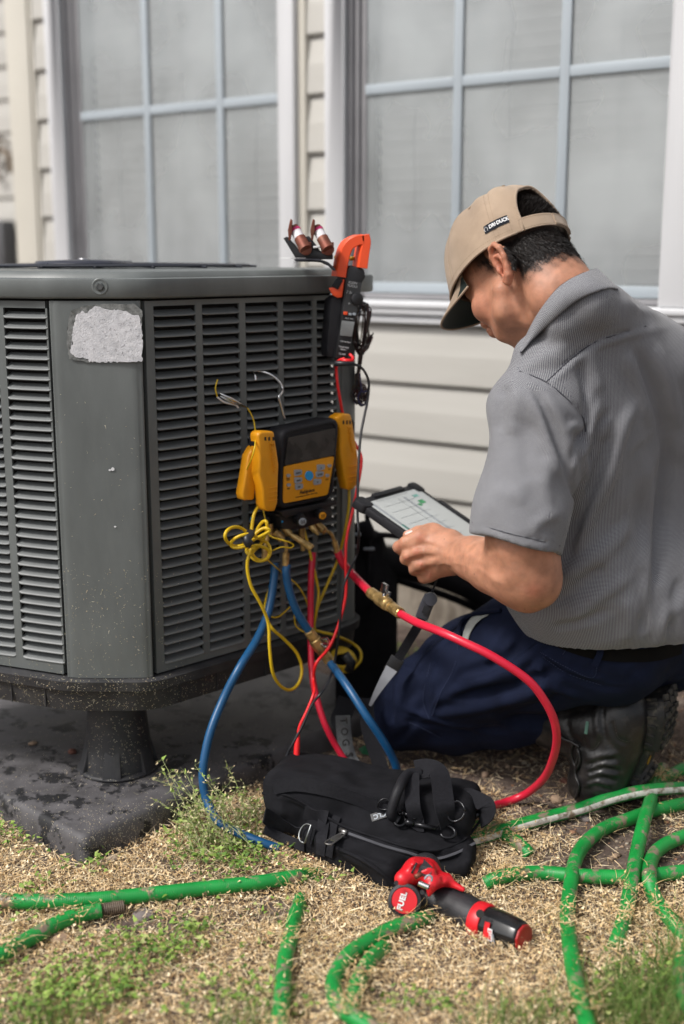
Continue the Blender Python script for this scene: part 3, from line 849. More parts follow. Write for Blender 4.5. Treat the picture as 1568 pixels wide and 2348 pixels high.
# ---------------- digital manifold gauge
def manifold():
    q = Quad(.062); c = q(705, 1060)
    e = empty('manifold_gauge', c, 0, 'black and yellow digital manifold gauge hanging by a wire hook from the louvres', 'gauge')
    out = rrect((645, 985), (779, 956), (765, 1143), (640, 1170), .14, 6)
    def ring(k, o): return [q(u, v, o) for u, v in shrink(out, k)]
    rings = [ring(.93, -.052), ring(.985, -.046), ring(1.0, -.034), ring(1.0, -.010), ring(.985, -.003), ring(.955, .0), ring(.90, .0), ring(.885, -.003)]
    n = len(out); vs = [p for r_ in rings for p in r_]; fs = []
    for i in range(len(rings) - 1):
        for k in range(n): fs.append((i*n+k, i*n+(k+1) % n, (i+1)*n+(k+1) % n, (i+1)*n+k))
    fs.append(tuple(range(n-1, -1, -1))); fs.append(tuple((len(rings)-1)*n+k for k in range(n)))
    b = MB(); b.add(vs, fs); b.build('gauge_body', m_rubber, e, smooth=True, autos=55)
    def plate(name, tl, tr, br, bl, o0, o1, m, r=.06, parent=None):
        P = [q(u, v, o0) for u, v in rrect(tl, tr, br, bl, r, 4)]; return poly_slab(MB(), P, NF * (o1 - o0)).build(name, m, parent or e)
    plate('screen', (661, 1003), (769, 981), (766, 1043), (652, 1067), -.0028, .0006, m_screen, .05)
    kp = plate('keypad', (650.5, 1069), (766, 1045), (751, 1134), (648.5, 1154), -.0028, .0007, m_yel, .07)
    def btn(u, v, w, h, m=m_greyb, o=.0028, tilt=-.21, nm='button', rr=.25):
        P = rrect((u-w, v-h - w*tilt*-1), (u+w, v-h + w*tilt), (u+w*.92, v+h + w*tilt), (u-w*.92, v+h - w*tilt), rr, 3)
        return poly_slab(MB(), [q(a, b_, .0007) for a, b_ in P], NF * (o - .0007)).build(nm, m, kp)
    for u, v in ((681.7, 1083.7), (682, 1101), (684, 1115.5), (734, 1071.6), (731.5, 1087.4), (726, 1104.8)): btn(u, v, 9, 5.6)
    for u, v in ((660, 1090), (660.6, 1111.6), (754, 1067.6), (749, 1090)): btn(u, v, 4.2, 3.2, rr=.45)
    poly_slab(MB(), [q(706.9 + 8.5 * math.cos(a), 1090 + 11 * math.sin(a), .0007) for a in np.linspace(0, 2 * math.pi, 25)[:-1]][::-1], NF * .003).build('round_button', m_bluebt, kp, smooth=True, autos=40)
    # small marks on the buttons, and printed lettering
    ex = (q(760, 1058.5) - q(660, 1079)).normalized()
    def M_(u, v, o): return frame(q(u, v, o), ex, NF)
    def word(txt, u, v, size, o=.0010, bold=.00005, shear=0, m=m_print):
        return text_obj('lettering', txt, M_(u, v, o), size, m, kp, .0001, bold, shear)
    word('Fieldpiece', 703, 1126, .0098, bold=.00025, shear=.25)
    word('Wireless Refrigerant Manifold + Micron Gauge', 702, 1134.5, .0030, bold=.0001)
    for (u, v), t in zip(((681.7, 1083.7), (682, 1101), (684, 1115.5), (731.5, 1087.4)), ('MENU', 'VIEW', 'ESC', 'ENTER')): word(t, u, v, .0042, .0030, .00012)
    for (u, v), up in (((734, 1071.6), 1), ((726, 1104.8), -1)):
        c_ = q(u, v, .0030); uz = NF.cross(ex); MB().add([c_ - ex*.0022 - uz*.0014*up, c_ + ex*.0022 - uz*.0014*up, c_ + uz*.0018*up], [(0, 1, 2)]).build('arrow', m_print, kp)
    for (u, v), t in zip(((660, 1097), (660.6, 1119), (754, 1075), (749, 1098)), ('BACK\nLIGHT', 'ZERO', 'SAT', 'HOLD')): word(t, u, v + 1, .0030, .0010, .00008)
    # ledge and valve block
    lq = lambda pts, o0, o1, m, nm, bev=.0015: poly_slab(MB(), [q(u, v, o0) for u, v in pts], NF * (o1 - o0)).build(nm, m, e, bevel=bev)
    lq([(640, 1172), (652, 1187), (772, 1156), (770, 1147)], -.040, .002, m_blackp, 'ledge')
    lq([(636, 1180), (650, 1188), (655, 1215), (700, 1214), (768, 1190), (766, 1158)], -.045, -.008, m_blackp, 'valve_block')
    up = Vector((0, 0, 1))
    def knob(p, d, r, l, cap, nm='knob', ribs=12):
        d = Vector(d).normalized(); M = frame(p, up, d); vs = []
        b = MB(); prof = [(r * .75, 0), (r * .95, l * .1), (r, l * .35), (r * .88, l * .92), (r * .80, l)]; seg = 48
        V = []; 
        for i, (rr, z) in enumerate(prof):
            for k in range(seg): a = 2 * math.pi * k / seg; g = 1 - (.09 if (k // 2) % 2 else 0) * (1 if 0 < i < 4 else 0); V.append(M @ Vector((rr * g * math.cos(a), rr * g * math.sin(a), z)))
        fs = [(i*seg+k, i*seg+(k+1) % seg, (i+1)*seg+(k+1) % seg, (i+1)*seg+k) for i in range(len(prof)-1) for k in range(seg)] + [tuple(range(seg-1, -1, -1)), tuple((len(prof)-1)*seg+k for k in range(seg))]
        b.add(V, fs); kb = b.build(nm, m_blackp, e, smooth=True, autos=35)
        M2 = frame(p + d * l, up, d); MB().lathe([(r * .60, 0), (r * .60, .0012), (r * .5, .0018), (0.0, .0018)], M2, 20, cap=False).build('knob_cap', cap, kb, smooth=True, autos=40)
        for s_ in (-.25, .0, .25): MB().box((-r*.3, s_*r - r*.05, .0019), (r*.3, s_*r + r*.05, .0022), M2).build('cap_mark', m_print, kb)
    dk = (at(717, 1203, 2.10) - at(693, 1180, 2.16))
    knob(q(693, 1184, -.02), (at(717, 1206, 2.10) - at(693, 1184, 2.150)), .0125, .040, m_greyb)
    knob(q(741, 1172, -.022), (at(766, 1193, 2.13) - at(741, 1172, 2.180)), .0122, .038, m_yel)
    knob(q(640, 1196, -.032), (-.85, -.45, 0), .0125, .034, m_bluebt)
    MB().lathe([(.0022, 0), (.0022, .001)], frame(q(653, 1197, -.0078), up, NF), 12).build('indicator_dot', m_bluebt, e)
    # brass ports
    def brass(pts, nm='brass_port', rad=None):
        b = MB()
        for (a, ra), (c_, rc) in zip(pts[:-1], pts[1:]): b.tube([a, c_], [ra, rc], 14)
        return b.build(nm, m_brass, e, smooth=True, autos=40)
    w = lambda u, v, o: q(u, v, o)
    k = lambda px: px * 2.3 / FPX
    brass([(w(664, 1210, -.02), k(9)), (w(672, 1226, -.012), k(10))]); brass([(w(671, 1224, -.014), k(6.5)), (w(688, 1242, .010), k(7.5))]); brass([(w(687, 1241, .009), k(9)), (w(697, 1251, .020), k(9)), (w(698, 1253, .022), k(6))], 'brass_cap')
    brass([(w(640, 1206, -.03), k(10)), (w(640, 1232, -.028), k(9))]); brass([(w(639, 1222, -.03), k(6)), (w(631, 1266, -.03), k(6))]); brass([(w(631, 1262, -.03), k(7.5)), (w(629.5, 1292, -.03), k(7.5))], 'hose_collar')
    brass([(w(644, 1222, -.02), k(9)), (w(656, 1238, -.012), k(10))], 'hex_nut'); b = MB().tube(catmull([w(652, 1236, -.014), w(659, 1243, -.008), w(661, 1256, -.006), w(660.5, 1272, -.006)], 5), k(4.5), 12); b.build('elbow', m_brass, e, smooth=True); brass([(w(660.5, 1268, -.006), k(8)), (w(659, 1297, -.006), k(8))], 'hose_collar')
    brass([(w(724, 1200, -.02), k(8)), (w(727, 1214, -.012), k(7.5)), (w(731, 1223, -.004), k(5)), (w(732, 1226, -.002), k(4))]); brass([(w(716, 1204, -.03), k(8)), (w(715, 1238, -.03), k(8))]); brass([(w(716, 1236, -.03), k(4.5)), (w(717, 1256, -.03), k(5))]); brass([(w(717, 1254, -.03), k(5.5)), (w(717.5, 1268, -.03), k(5.5))], 'hose_collar')
    brass([(w(738, 1200, -.02), k(9)), (w(748, 1216, -.010), k(10)), (w(752, 1220, -.008), k(8))], 'hex_nut'); b = MB().tube(catmull([w(750, 1216, -.01), w(760, 1222, -.004), w(765, 1232, -.002), w(769, 1244, -.002)], 5), k(4.2), 12); b.build('elbow', m_brass, e, smooth=True); brass([(w(768.5, 1241, -.002), k(7)), (w(774.5, 1266, -.002), k(7.5))], 'hose_collar')
    # hook
    hk = [q(676, 966, -.03), q(670, 948, -.028), q(663.5, 928, -.026), q(660, 913, -.026), q(668, 902, -.028), q(675, 893, -.034), q(671, 877, -.040), q(660, 862, -.052), q(648, 856, -.070), q(634, 858, -.070), q(631, 866, -.058), q(630, 877, -.055)]
    MB().tube(catmull(hk, 6), k(3.0), 10).build('wire_hook', m_steelb, e, smooth=True)
manifold()

# ---------------- spring clamps (yellow) parked on both sides of the gauge
def cropA(x, y): return 458.5 + .2924 * x, 831 + .2924 * y
def slab(name, pts, off0, thick, m, parent, bevel=.003, conv=cropA, bseg=3):
    P = [F(*conv(x, y), off0) for x, y in pts]; return poly_slab(MB(), P[::-1], NF * -thick).build(name, m, parent, bevel=bevel, bseg=bseg)
def left_clamp():
    e = empty('pipe_clamp', F(*cropA(540, 850), .07), 0, 'yellow spring clamp with two jaws open on the left of the gauge', 'pipe clamp')
    slab('jaw', [(455, 565), (480, 538), (585, 540), (592, 600), (606, 680), (622, 800), (618, 900), (612, 1100), (592, 1168), (522, 1168), (500, 1120), (490, 980), (462, 880), (470, 760)], .078, .026, m_yel, e, .005)
    slab('jaw', [(428, 655), (455, 660), (478, 690), (478, 800), (462, 860), (440, 960), (428, 1078), (345, 1082), (333, 1035), (360, 880), (384, 730)], .055, .022, m_yel, e, .004)
    slab('pad', [(436, 575), (462, 570), (478, 600), (476, 665), (445, 672), (434, 650)], .069, .02, m_rubber, e, .003)
    c = F(*cropA(432, 806), .057); MB().lathe([(.0045, 0), (.0045, .001), (.003, .002), (0, .0022)], frame(c, (0, 0, 1), NF), 16, cap=False).build('pivot_pin', m_steelb, e, smooth=True)
    for y in (975, 1010, 1045, 1075): slab('grip_rib', [(538, y + 8), (610, y - 4), (610, y + 2), (538, y + 14)], .0795, .003, m_yel, e, .0006)
    for x in (505, 535, 568): slab('vent_slot', [(x, 585), (x + 14, 582), (x + 16, 612), (x + 2, 612)], .0784, .003, m_print, e, 0)
    a, b = F(*cropA(560, 620), .0795), F(*cropA(592, 860), .0795); ex = (b - a).normalized()
    text_obj('lettering', 'Fieldpiece', frame((a + b) / 2, ex, NF), .0145, m_yel, e, .0006, .0002, .2)
def right_clamp():
    e = empty('pipe_clamp', F(*cropA(1170, 700), .05), 0, 'yellow spring clamp closed at the right edge of the gauge', 'pipe clamp')
    slab('jaw', [(1068, 432), (1120, 400), (1188, 404), (1206, 500), (1236, 680), (1245, 760), (1240, 960), (1196, 1002), (1158, 998), (1136, 900), (1104, 700), (1100, 520)], .058, .026, m_yel, e, .005)
    slab('jaw', [(1195, 440), (1212, 470), (1216, 560), (1200, 520)], .040, .016, m_rubber, e, .002)
    for y in (810, 850, 890, 930): slab('grip_rib', [(1165, y + 8), (1236, y - 6), (1236, y), (1165, y + 14)], .0595, .003, m_yel, e, .0006)
    for x in (1118, 1146, 1170): slab('vent_slot', [(x, 455), (x + 12, 452), (x + 14, 482), (x + 2, 485)], .0584, .003, m_print, e, 0)
    a, b = F(*cropA(1168, 500), .0595), F(*cropA(1206, 700), .0595); text_obj('lettering', 'Fieldpiece', frame((a + b) / 2, (b - a).normalized(), NF), .0135, m_yel, e, .0006, .0002, .2)
left_clamp(); right_clamp()

# ---------------- charging hoses
def hose(name, pts, rp, m, label, cat='hose', group=None, seg=12, parent=None, n=7, pm=None):
    P = [at(*q) if len(q) == 3 else gp(q[0], q[1], q[2] if len(q) > 2 else .01) for q in pts]
    r0 = rp * 2.25 / FPX
    mb = MB().tube(catmull(P, n), r0, seg)
    if label is None: return mb.build(name, m, parent, smooth=True)
    e = empty(name, P[0], 0, label, cat, group); mb.build('hose_tube', m, e, smooth=True); return e
fy = lambda u, v, o=.06: F(u, v, o).y
def P3(l): return [(u, v, fy(u, v, y) if y < .5 else y) for u, v, y in l]
GRP = 'charging hoses of the gauge'
bh = hose('charging_hose', P3([(629.5, 1290, .032), (628, 1327, .036), (615, 1402, .05), (589, 1465, .07), (549, 1530, .09), (513, 1600, 2.12), (484, 1672, 2.09), (468.6, 1738, 2.07), (465, 1787, 2.06), (474, 1834, 2.05), (498.5, 1879, 2.025), (543, 1907, 2.005), (597, 1930, 1.99), (640, 1945, 1.99)]), 10, m_blue, 'blue charging hose sweeping left from the gauge to the grass', 'hose', GRP)
bh2 = hose('charging_hose', P3([(659, 1294, .056), (656, 1313, .058), (664, 1356, .062), (681, 1402, .068), (709, 1448, .078)]), 10, m_blue, 'blue charging hose with a brass valve running down to the black bag', 'hose', GRP)
hose('hose_tube', P3([(755, 1516, .095), (796, 1573, 2.22), (838.6, 1639, 2.18), (878, 1698, 2.18), (904.4, 1747.6, 2.19), (915, 1790, 2.19), (915, 1830, 2.16)]), 10, m_blue, None, parent=bh2)
rh = hose('charging_hose', P3([(717.5, 1266, .032), (713, 1327, .04), (712, 1425, .05), (714, 1524, .08), (722, 1583, 2.25), (743, 1655, 2.23), (773, 1715, 2.23), (806, 1761, 2.22), (845, 1793, 2.20), (880, 1812, 2.16)]), 8, m_red, 'dark red charging hose hanging straight down behind the test leads', 'hose', GRP)
rh2 = hose('charging_hose', P3([(774.5, 1264, .060), (786, 1290, .066), (809.6, 1318, .08), (851, 1360, 2.26)]), 10.2, m_red, 'long red charging hose with a brass valve looping in front of the kneeling person', 'hose', GRP)
hose('hose_tube', [(917, 1406, 2.16), (953.6, 1426, 2.10), (1010, 1448, 2.04), (1058.6, 1470, 2.01), (1130, 1505, 1.99), (1208, 1557, 1.985), (1247, 1604, 1.99), (1270, 1651, 2.0), (1276, 1698, 2.02), (1266, 1744, 2.06), (1247, 1783, 2.11), (1208, 1818, 2.16), (1161, 1838, 2.16), (1122, 1848, 2.12), (1060, 1862, 2.05), (1020, 1880, 2.02)], 9.4, m_red, None, parent=rh2)
def valve(a, b, parent, hp_, sc=1.0):
    """in-line ball valve from a to b"""
    d = (b - a); L = d.length; d.normalize(); M = frame(a, (0, 0, 1), d); k = sc * 1.22 * 2.25 / FPX
    MB().lathe([(9.5*k, 0), (11*k, L*.02), (11*k, L*.24), (8*k, L*.26)], M, 10).build('hose_collar', m_brass, parent)
    MB().lathe([(8*k, L*.24), (13*k, L*.28), (13.5*k, L*.58), (9*k, L*.62)], M, 8).build('valve_body', m_brass, parent, bevel=.0008)
    MB().lathe([(9*k, L*.60), (12.5*k, L*.62), (12.5*k, L*.70), (9*k, L*.71)], M, 6).build('hex_nut', m_brass, parent, bevel=.0005)
    MB().lathe([(8*k, L*.70), (10.5*k, L*.72), (11*k, L*.98), (9.5*k, L*1.0)], M, 12).build('hose_collar', m_brass, parent)
    c = a + d * L * .45; h = hp_ - c; h = (h - d * h.dot(d)).normalized(); t = d.cross(h)
    hb = MB(); hb.tube([c, c + h * 17*k], 6*k, 10); Mh = frame(c + h * 14*k, d, h)
    hb.box((-16*k, -3.4*k, 0), (2*k, 3.4*k, 20*k), Mh); hb.box((3*k, -5*k, 0), (12*k, 5*k, 9*k), Mh); hb.build('valve_handle', m_steelb, parent, bevel=.0012)
pa, pb = at(707, 1445, fy(707, 1445, .078)), at(757, 1518, fy(757, 1518, .095)); valve(pa, pb, bh2, at(748, 1455, pa.y - .02))
pa, pb = at(848, 1357, 2.265), at(919, 1407, 2.158); valve(pa, pb, rh2, at(897, 1358, 2.2))

# ---------------- clamp meter
def cropM(x, y): return 601.7 + .2148 * x, 470 + .2148 * y
MY = 2.36
def mslab(name, pts, y, dep, m, parent, bevel=.002, conv=cropM, slant=(0.0, 1, 0)):
    P = [at(*conv(a, b), y) for a, b in pts]; return poly_slab(MB(), P[::-1], Vector(slant) * dep).build(name, m, parent, bevel=bevel, bseg=3)
def meter():
    e = empty('clamp_meter', at(790, 720, MY), 0, 'orange jawed black clamp meter hooked on the corner of the unit', 'clamp meter')
    sl_ = (-.45, .9, 0)
    mslab('meter_body', [(895, 690), (940, 640), (1085, 680), (1105, 770), (1065, 830), (1040, 1000), (1000, 1180), (965, 1400), (925, 1630), (880, 1650), (770, 1640), (820, 1350), (860, 1010), (885, 800)], MY, .038, m_blackp, e, .003, slant=sl_)
    mslab('side_grip', [(885, 780), (860, 1010), (820, 1350), (775, 1630), (700, 1615), (690, 1540), (735, 1010), (800, 960), (850, 990)], MY + .008, .030, m_rubber, e, .003, slant=sl_)
    # jaw: two legs and arch
    b = MB(); path = [(815, 765), (835, 640), (862, 520), (905, 430), (985, 380), (1060, 370)]; P = [at(*cropM(*q), MY + .006) for q in path]
    def bar(P, w, t, nm):
        P = catmull(P, 5); n = len(P); V = []; fs = []
        for i in range(n):
            T = (P[min(i+1, n-1)] - P[max(i-1, 0)]).normalized(); N = T.cross(Vector((0, 1, 0))).normalized(); D = Vector((-.35, .93, 0))
            wi = w[0] + (w[1] - w[0]) * i / (n - 1)
            V += [P[i] + N*wi - D*t*.8, P[i] + N*wi*.8 - D*t, P[i] - N*wi*.8 - D*t, P[i] - N*wi - D*t*.8, P[i] - N*wi + D*t, P[i] + N*wi + D*t]
        fs = [(i*6+k_, i*6+(k_+1) % 6, (i+1)*6+(k_+1) % 6, (i+1)*6+k_) for i in range(n-1) for k_ in range(6)] + [tuple(range(5, -1, -1)), tuple((n-1)*6+k_ for k_ in range(6))]
        bb = MB(); bb.add(V, fs); return bb.build(nm, m_orange, e, smooth=True, autos=35)
    bar(P, (.0105, .0100), .012, 'jaw'); P = [at(*cropM(*q), MY + .006) for q in [(1075, 320), (1088, 400), (1070, 520), (1050, 670)]]; bar(P, (.0085, .0095), .012, 'jaw')
    P = [at(*cropM(*q), MY + .030) for q in [(1045, 440), (1030, 540), (1015, 670)]]; bar(P, (.0070, .0075), .008, 'jaw')
    mslab('jaw_lever', [(705, 885), (770, 875), (800, 860), (840, 800), (875, 790), (850, 985), (800, 992), (745, 960)], MY - .004, .016, m_orange, e, .002)
    mslab('lever_grip', [(735, 865), (785, 785), (862, 800), (805, 905)], MY - .008, .014, m_rubber, e, .002)
    mslab('face_plate', [(912, 800), (1060, 830), (1000, 1180), (850, 1165), (890, 980)], MY - .0015, .004, mat('dark_face', (.035, .036, .038), .5), e, 0, slant=sl_)
    c = at(*cropM(1003, 1005), MY - .004); MB().lathe([(.0125, 0), (.0120, .006), (.009, .008), (0, .008)], frame(c, (0, 0, 1), (.35, -.9, .1)), 28, cap=False).build('dial', m_blackp, e, smooth=True, autos=40)
    mslab('lcd', [(852, 1232), (985, 1247), (955, 1405), (832, 1392)], MY - .002, .004, mat('lcd_grey', (.23, .24, .24), .35), e, .0008, slant=sl_)
    mslab('orange_button', [(872, 1135), (910, 1140), (905, 1175), (868, 1170)], MY - .004, .004, m_orange, e, .0006, slant=sl_)
    for x in (925, 970): mslab('grey_button', [(x, 1150), (x + 30, 1154), (x + 27, 1180), (x - 3, 1176)], MY - .0035, .004, m_greyb, e, .0006, slant=sl_)
    ex = (at(*cropM(1000, 850), MY) - at(*cropM(925, 838), MY)).normalized(); nz = Vector((.35, -.93, .05))
    m_lt = mat('light_print', (.45, .46, .47), .6)
    def tx(t, x, y, s): text_obj('lettering', t, frame(at(*cropM(x, y), MY - .0030), ex, ex.cross(Vector((0, 0, 1)))), s, m_lt, e, .0001, .0001)
    tx('KLEIN\nTOOLS', 962, 848, .0062); tx('V~  A~\n\u03a9   OFF', 925, 930, .0032); tx('\u03a9', 925, 1050, .004); tx('MAX  MIN', 925, 1212, .0034); tx('CAT III 600V', 885, 1460, .0038); tx('TRUE RMS\n400A~', 865, 1530, .0044); tx('CL-800', 850, 1590, .0044)
meter()
# test leads
def lead(name, segs, r, m, label, extra=None, group='test leads of the clamp meter'):
    e = empty(name, at(*segs[0]), 0, label, 'test lead', group); P = catmull([at(*q) for q in segs], 6); MB().tube(P, r, 8).build('cable', m, e, smooth=True); return e
rl = lead('test_lead', P3([(790, 822, 2.34), (775, 828, 2.35), (771, 840, .03), (773.5, 878, .03), (780, 917, .03), (787, 952, .025), (800, 990, .03), (815, 1018, .045), (826, 1040, .06), (828.4, 1062, .07), (821, 1109, .075), (809.4, 1167, .08), (795, 1231, .09), (792, 1284, .10), (793, 1359, .11), (779, 1422, .115), (756, 1481, .12), (725, 1520.6, .12), (718.6, 1557, .11), (720, 1586, 2.19), (704, 1629, 2.17), (687, 1665, 2.16), (683, 1693, 2.155)]), .0031, m_redl, 'red test lead winding from the meter down to a red probe on the ground')
MB().tube([at(683, 1690, 2.155), at(681, 1705, 2.152), at(677, 1790, 2.14)], [.0036, .0056, .0062], 12).build('probe', m_redl, rl, smooth=True, autos=50)
MB().tube([at(782, 826, 2.34), at(808, 828, 2.34)], .0042, 8).build('plug', m_redl, rl, smooth=True); MB().tube(catmull([at(808, 828, 2.34), at(809, 820, 2.34), at(802, 812, 2.345)], 5), .003, 8).build('plug', m_redl, rl, smooth=True)
bl = lead('test_lead', P3([(808, 834, 2.335), (824, 840, 2.34), (836, 852, 2.35), (845.5, 878, 2.36), (842, 921, 2.36), (835, 955, 2.35), (826, 1006, 2.33), (821, 1094, 2.30), (819.6, 1182, 2.28), (822.5, 1226, 2.27), (818, 1269.6, .11), (797.7, 1316, .12), (787, 1345, .12), (782, 1386, .12), (776, 1458, .12), (763, 1534, .115), (740, 1583, 2.18), (717, 1612, 2.17), (694, 1662, 2.16), (671, 1705, 2.15), (658, 1731, 2.15), (650, 1762, 2.14)]), .0026, m_blackl, 'black test lead winding beside the red one to the ground')
MB().tube([at(767, 833, 2.333), at(812, 834, 2.335)], [.0055, .0045], 10).build('plug', m_blackl, bl, smooth=True)
MB().tube([at(650, 1762, 2.14), at(640, 1780, 2.135), at(612, 1815, 2.10)], [.004, .0055, .005], 10).build('probe', mat('grey_probe', (.16, .17, .19), .4), bl, smooth=True)

# ---------------- yellow cables
def ell(cx, cy, rx, ry, rot, a0, a1, n, off, wob=0):
    out = []
    for a in np.linspace(R(a0), R(a1), n): x = rx * math.cos(a); y = ry * math.sin(a); out.append((cx + x * math.cos(R(rot)) - y * math.sin(R(rot)), cy + x * math.sin(R(rot)) + y * math.cos(R(rot)), off + wob * math.sin(a * 1.5)))
    return out
def cable(paths, r, label, group='yellow sensor cables', first=None, m=m_yelw):
    e = empty('sensor_cable', at(*P3([paths[0][0]])[0]), 0, label, 'cable', group)
    for p in paths: MB().tube(catmull([at(*q) for q in P3(p)], 5), r, 8).build('cable', m, e, smooth=True)
    return e
c1 = cable([[(603, 1137, .055), (592, 1160, .055), (582, 1180, .06), (577, 1211, .062), (575, 1236, .07)] + ell(596, 1226, 11, 34, 22, 150, 430, 12, .075, .01) + ell(590, 1240, 14, 36, 38, 60, 300, 9, .08, .01) + ell(542, 1230, 26, 22, 10, 30, -290, 12, .07, .01) + ell(556, 1240, 28, 13, -20, 60, 330, 10, .085, .01) + ell(596, 1262, 24, 24, 0, -70, 180, 10, .08, .01) + ell(598, 1268, 20, 16, 20, 190, -60, 8, .085) + [(585, 1250, .09), (572, 1268, .09), (566.7, 1299, .09), (575.5, 1343, .092), (598.5, 1386, .098), (615, 1428.5, .10), (618, 1484, .105), (625, 1540, .105), (641, 1570, .10), (664, 1581.5, .095), (684, 1567, .09), (692, 1534, .085), (681, 1498, .08), (651, 1465, .075), (621.6, 1438, .075), (608, 1405, .05), (610, 1376, .03), (618, 1350, .02)]], .0032, 'thick yellow cable coiled and knotted below the left clamp, hanging in one long loop')
MB().tube(catmull([at(*q) for q in P3([(575, 1222, .088), (566, 1236, .098), (572, 1248, .100)])], 4), .0085, 10).build('cable_tie', m_blackl, c1, smooth=True)
c2 = cable([[(611, 1168, .03), (603, 1162, .03), (606, 1180, .035), (617, 1225, .05), (648, 1238, .075), (664, 1243, .08), (673, 1250, .08), (665, 1256, .08), (645, 1254, .08), (625, 1262, .07)], [(612, 1282, .08), (648, 1313.5, .03), (681, 1340, .03), (700.5, 1372, .03), (708, 1405, .035), (707, 1432, .04)], [(675, 1405, .03), (677.5, 1432, .03), (694, 1447, .04), (709, 1444, .05)], [(616, 1412, .03), (638, 1414, .03), (666, 1390, .03)]], .0016, 'thin yellow wire looping loosely between the two blue hoses')
c3 = cable([[(800.6, 1120, .04), (799, 1167, .045), (789, 1226, .04), (780, 1264, .03), (773, 1287, .03), (750, 1340, .03), (730, 1386, .03), (722, 1419, .035)]], .0030, 'yellow cable running down from the right clamp')
c4 = cable([[(695, 1205, .02), (697, 1214, .03), (710, 1264, .035), (725, 1328, .04), (730, 1360, .04), (725, 1402, .042), (721, 1440, .03), (735, 1448, .03), (763, 1455, .04), (802.5, 1471, 2.46), (825.5, 1491, 2.46), (826, 1515, 2.44), (809, 1534, 2.42)]] + [ell(786, 1512, 26 + k * 2, 16 + k * 3, 12 * k, 10, 350, 14, 2.40 + .012 * k) for k in range(4)], .0030, 'yellow cable ending in a tied coil on the ground behind the hoses')
MB().tube([at(790, 1500, 2.36), at(806, 1520, 2.36), at(800, 1535, 2.37)], .010, 10).build('cable_tie', m_blackl, c4, smooth=True)
c5 = cable([[(499, 870, .012), (494, 889, .014), (498, 910, .014)], [(567, 935, .02), (578, 954, .022), (584, 977, .03), (585, 1018, .075), (576, 1053, .075), (565, 1080, .05), (562, 1110, .03)]], .0014, 'thin yellow thermocouple wire gripped by a silver alligator clip', 'yellow sensor cables')
MB().tube([at(*q) for q in P3([(503, 901, .012), (530, 914, .02), (566, 934, .02)])], [.0012, .0034, .0018], 8).build('alligator_clip', m_steelb, c5, smooth=True)
MB().tube([at(*q) for q in P3([(505, 908, .014), (530, 921, .016), (560, 932, .02)])], [.0012, .0026, .0016], 8).build('alligator_clip', m_steelb, c5, smooth=True)
MB().tube(catmull([at(*q) for q in P3([(498, 910, .014), (515, 922, .012), (540, 928, .014), (546, 935, .014)])], 5), .0019, 8).build('sleeve', m_whitep, c5, smooth=True)

# ---------------- wire bundle behind the meter
def bundle():
    m_w = [mat('dark_wire', (.05, .02, .018), .5), mat('maroon_wire', (.12, .018, .02), .5), mat('indigo_wire', (.03, .03, .10), .5), mat('black_wire', (.015, .013, .013), .5), mat('olive_wire', (.09, .06, .03), .5)]
    e = empty('wire_bundle', at(826, 800, 2.47), 0, 'tangle of thin dark wires hanging at the far corner of the unit', 'wires')
    r_ = random.Random(11)
    for k in range(15):
        cx, cy = 829 + r_.uniform(-6, 6), 752 + r_.uniform(-10, 10); rx, ry = r_.uniform(12, 24), r_.uniform(42, 62); y = 2.46 + r_.uniform(-.03, .03)
        pts = [(cx + rx * math.cos(a) + r_.uniform(-2, 2), cy + ry * math.sin(a) + r_.uniform(-3, 3), y + .01 * math.sin(3 * a)) for a in np.linspace(.3, 5.6, 10)]
        pts = pts + [(824 + r_.uniform(-4, 4), 838, y), (820 + r_.uniform(-4, 4), 862, y)]
        MB().tube(catmull([at(*q) for q in pts], 4), .0014, 6).build('wire', m_w[k % 5], e, smooth=True)
    for k in range(16):
        cx, cy = 826 + r_.uniform(-9, 9), 905 + r_.uniform(-12, 10); y = 2.47 + r_.uniform(-.02, .02)
        pts = [(820 + r_.uniform(-5, 5), 856, y)] + [(cx + r_.uniform(8, 14) * math.cos(a), cy + r_.uniform(12, 22) * math.sin(a), y) for a in np.linspace(-1.8, 4.6, 9)]
        MB().tube(catmull([at(*q) for q in pts], 4), .0014, 6).build('wire', m_w[k % 5], e, smooth=True)
bundle()

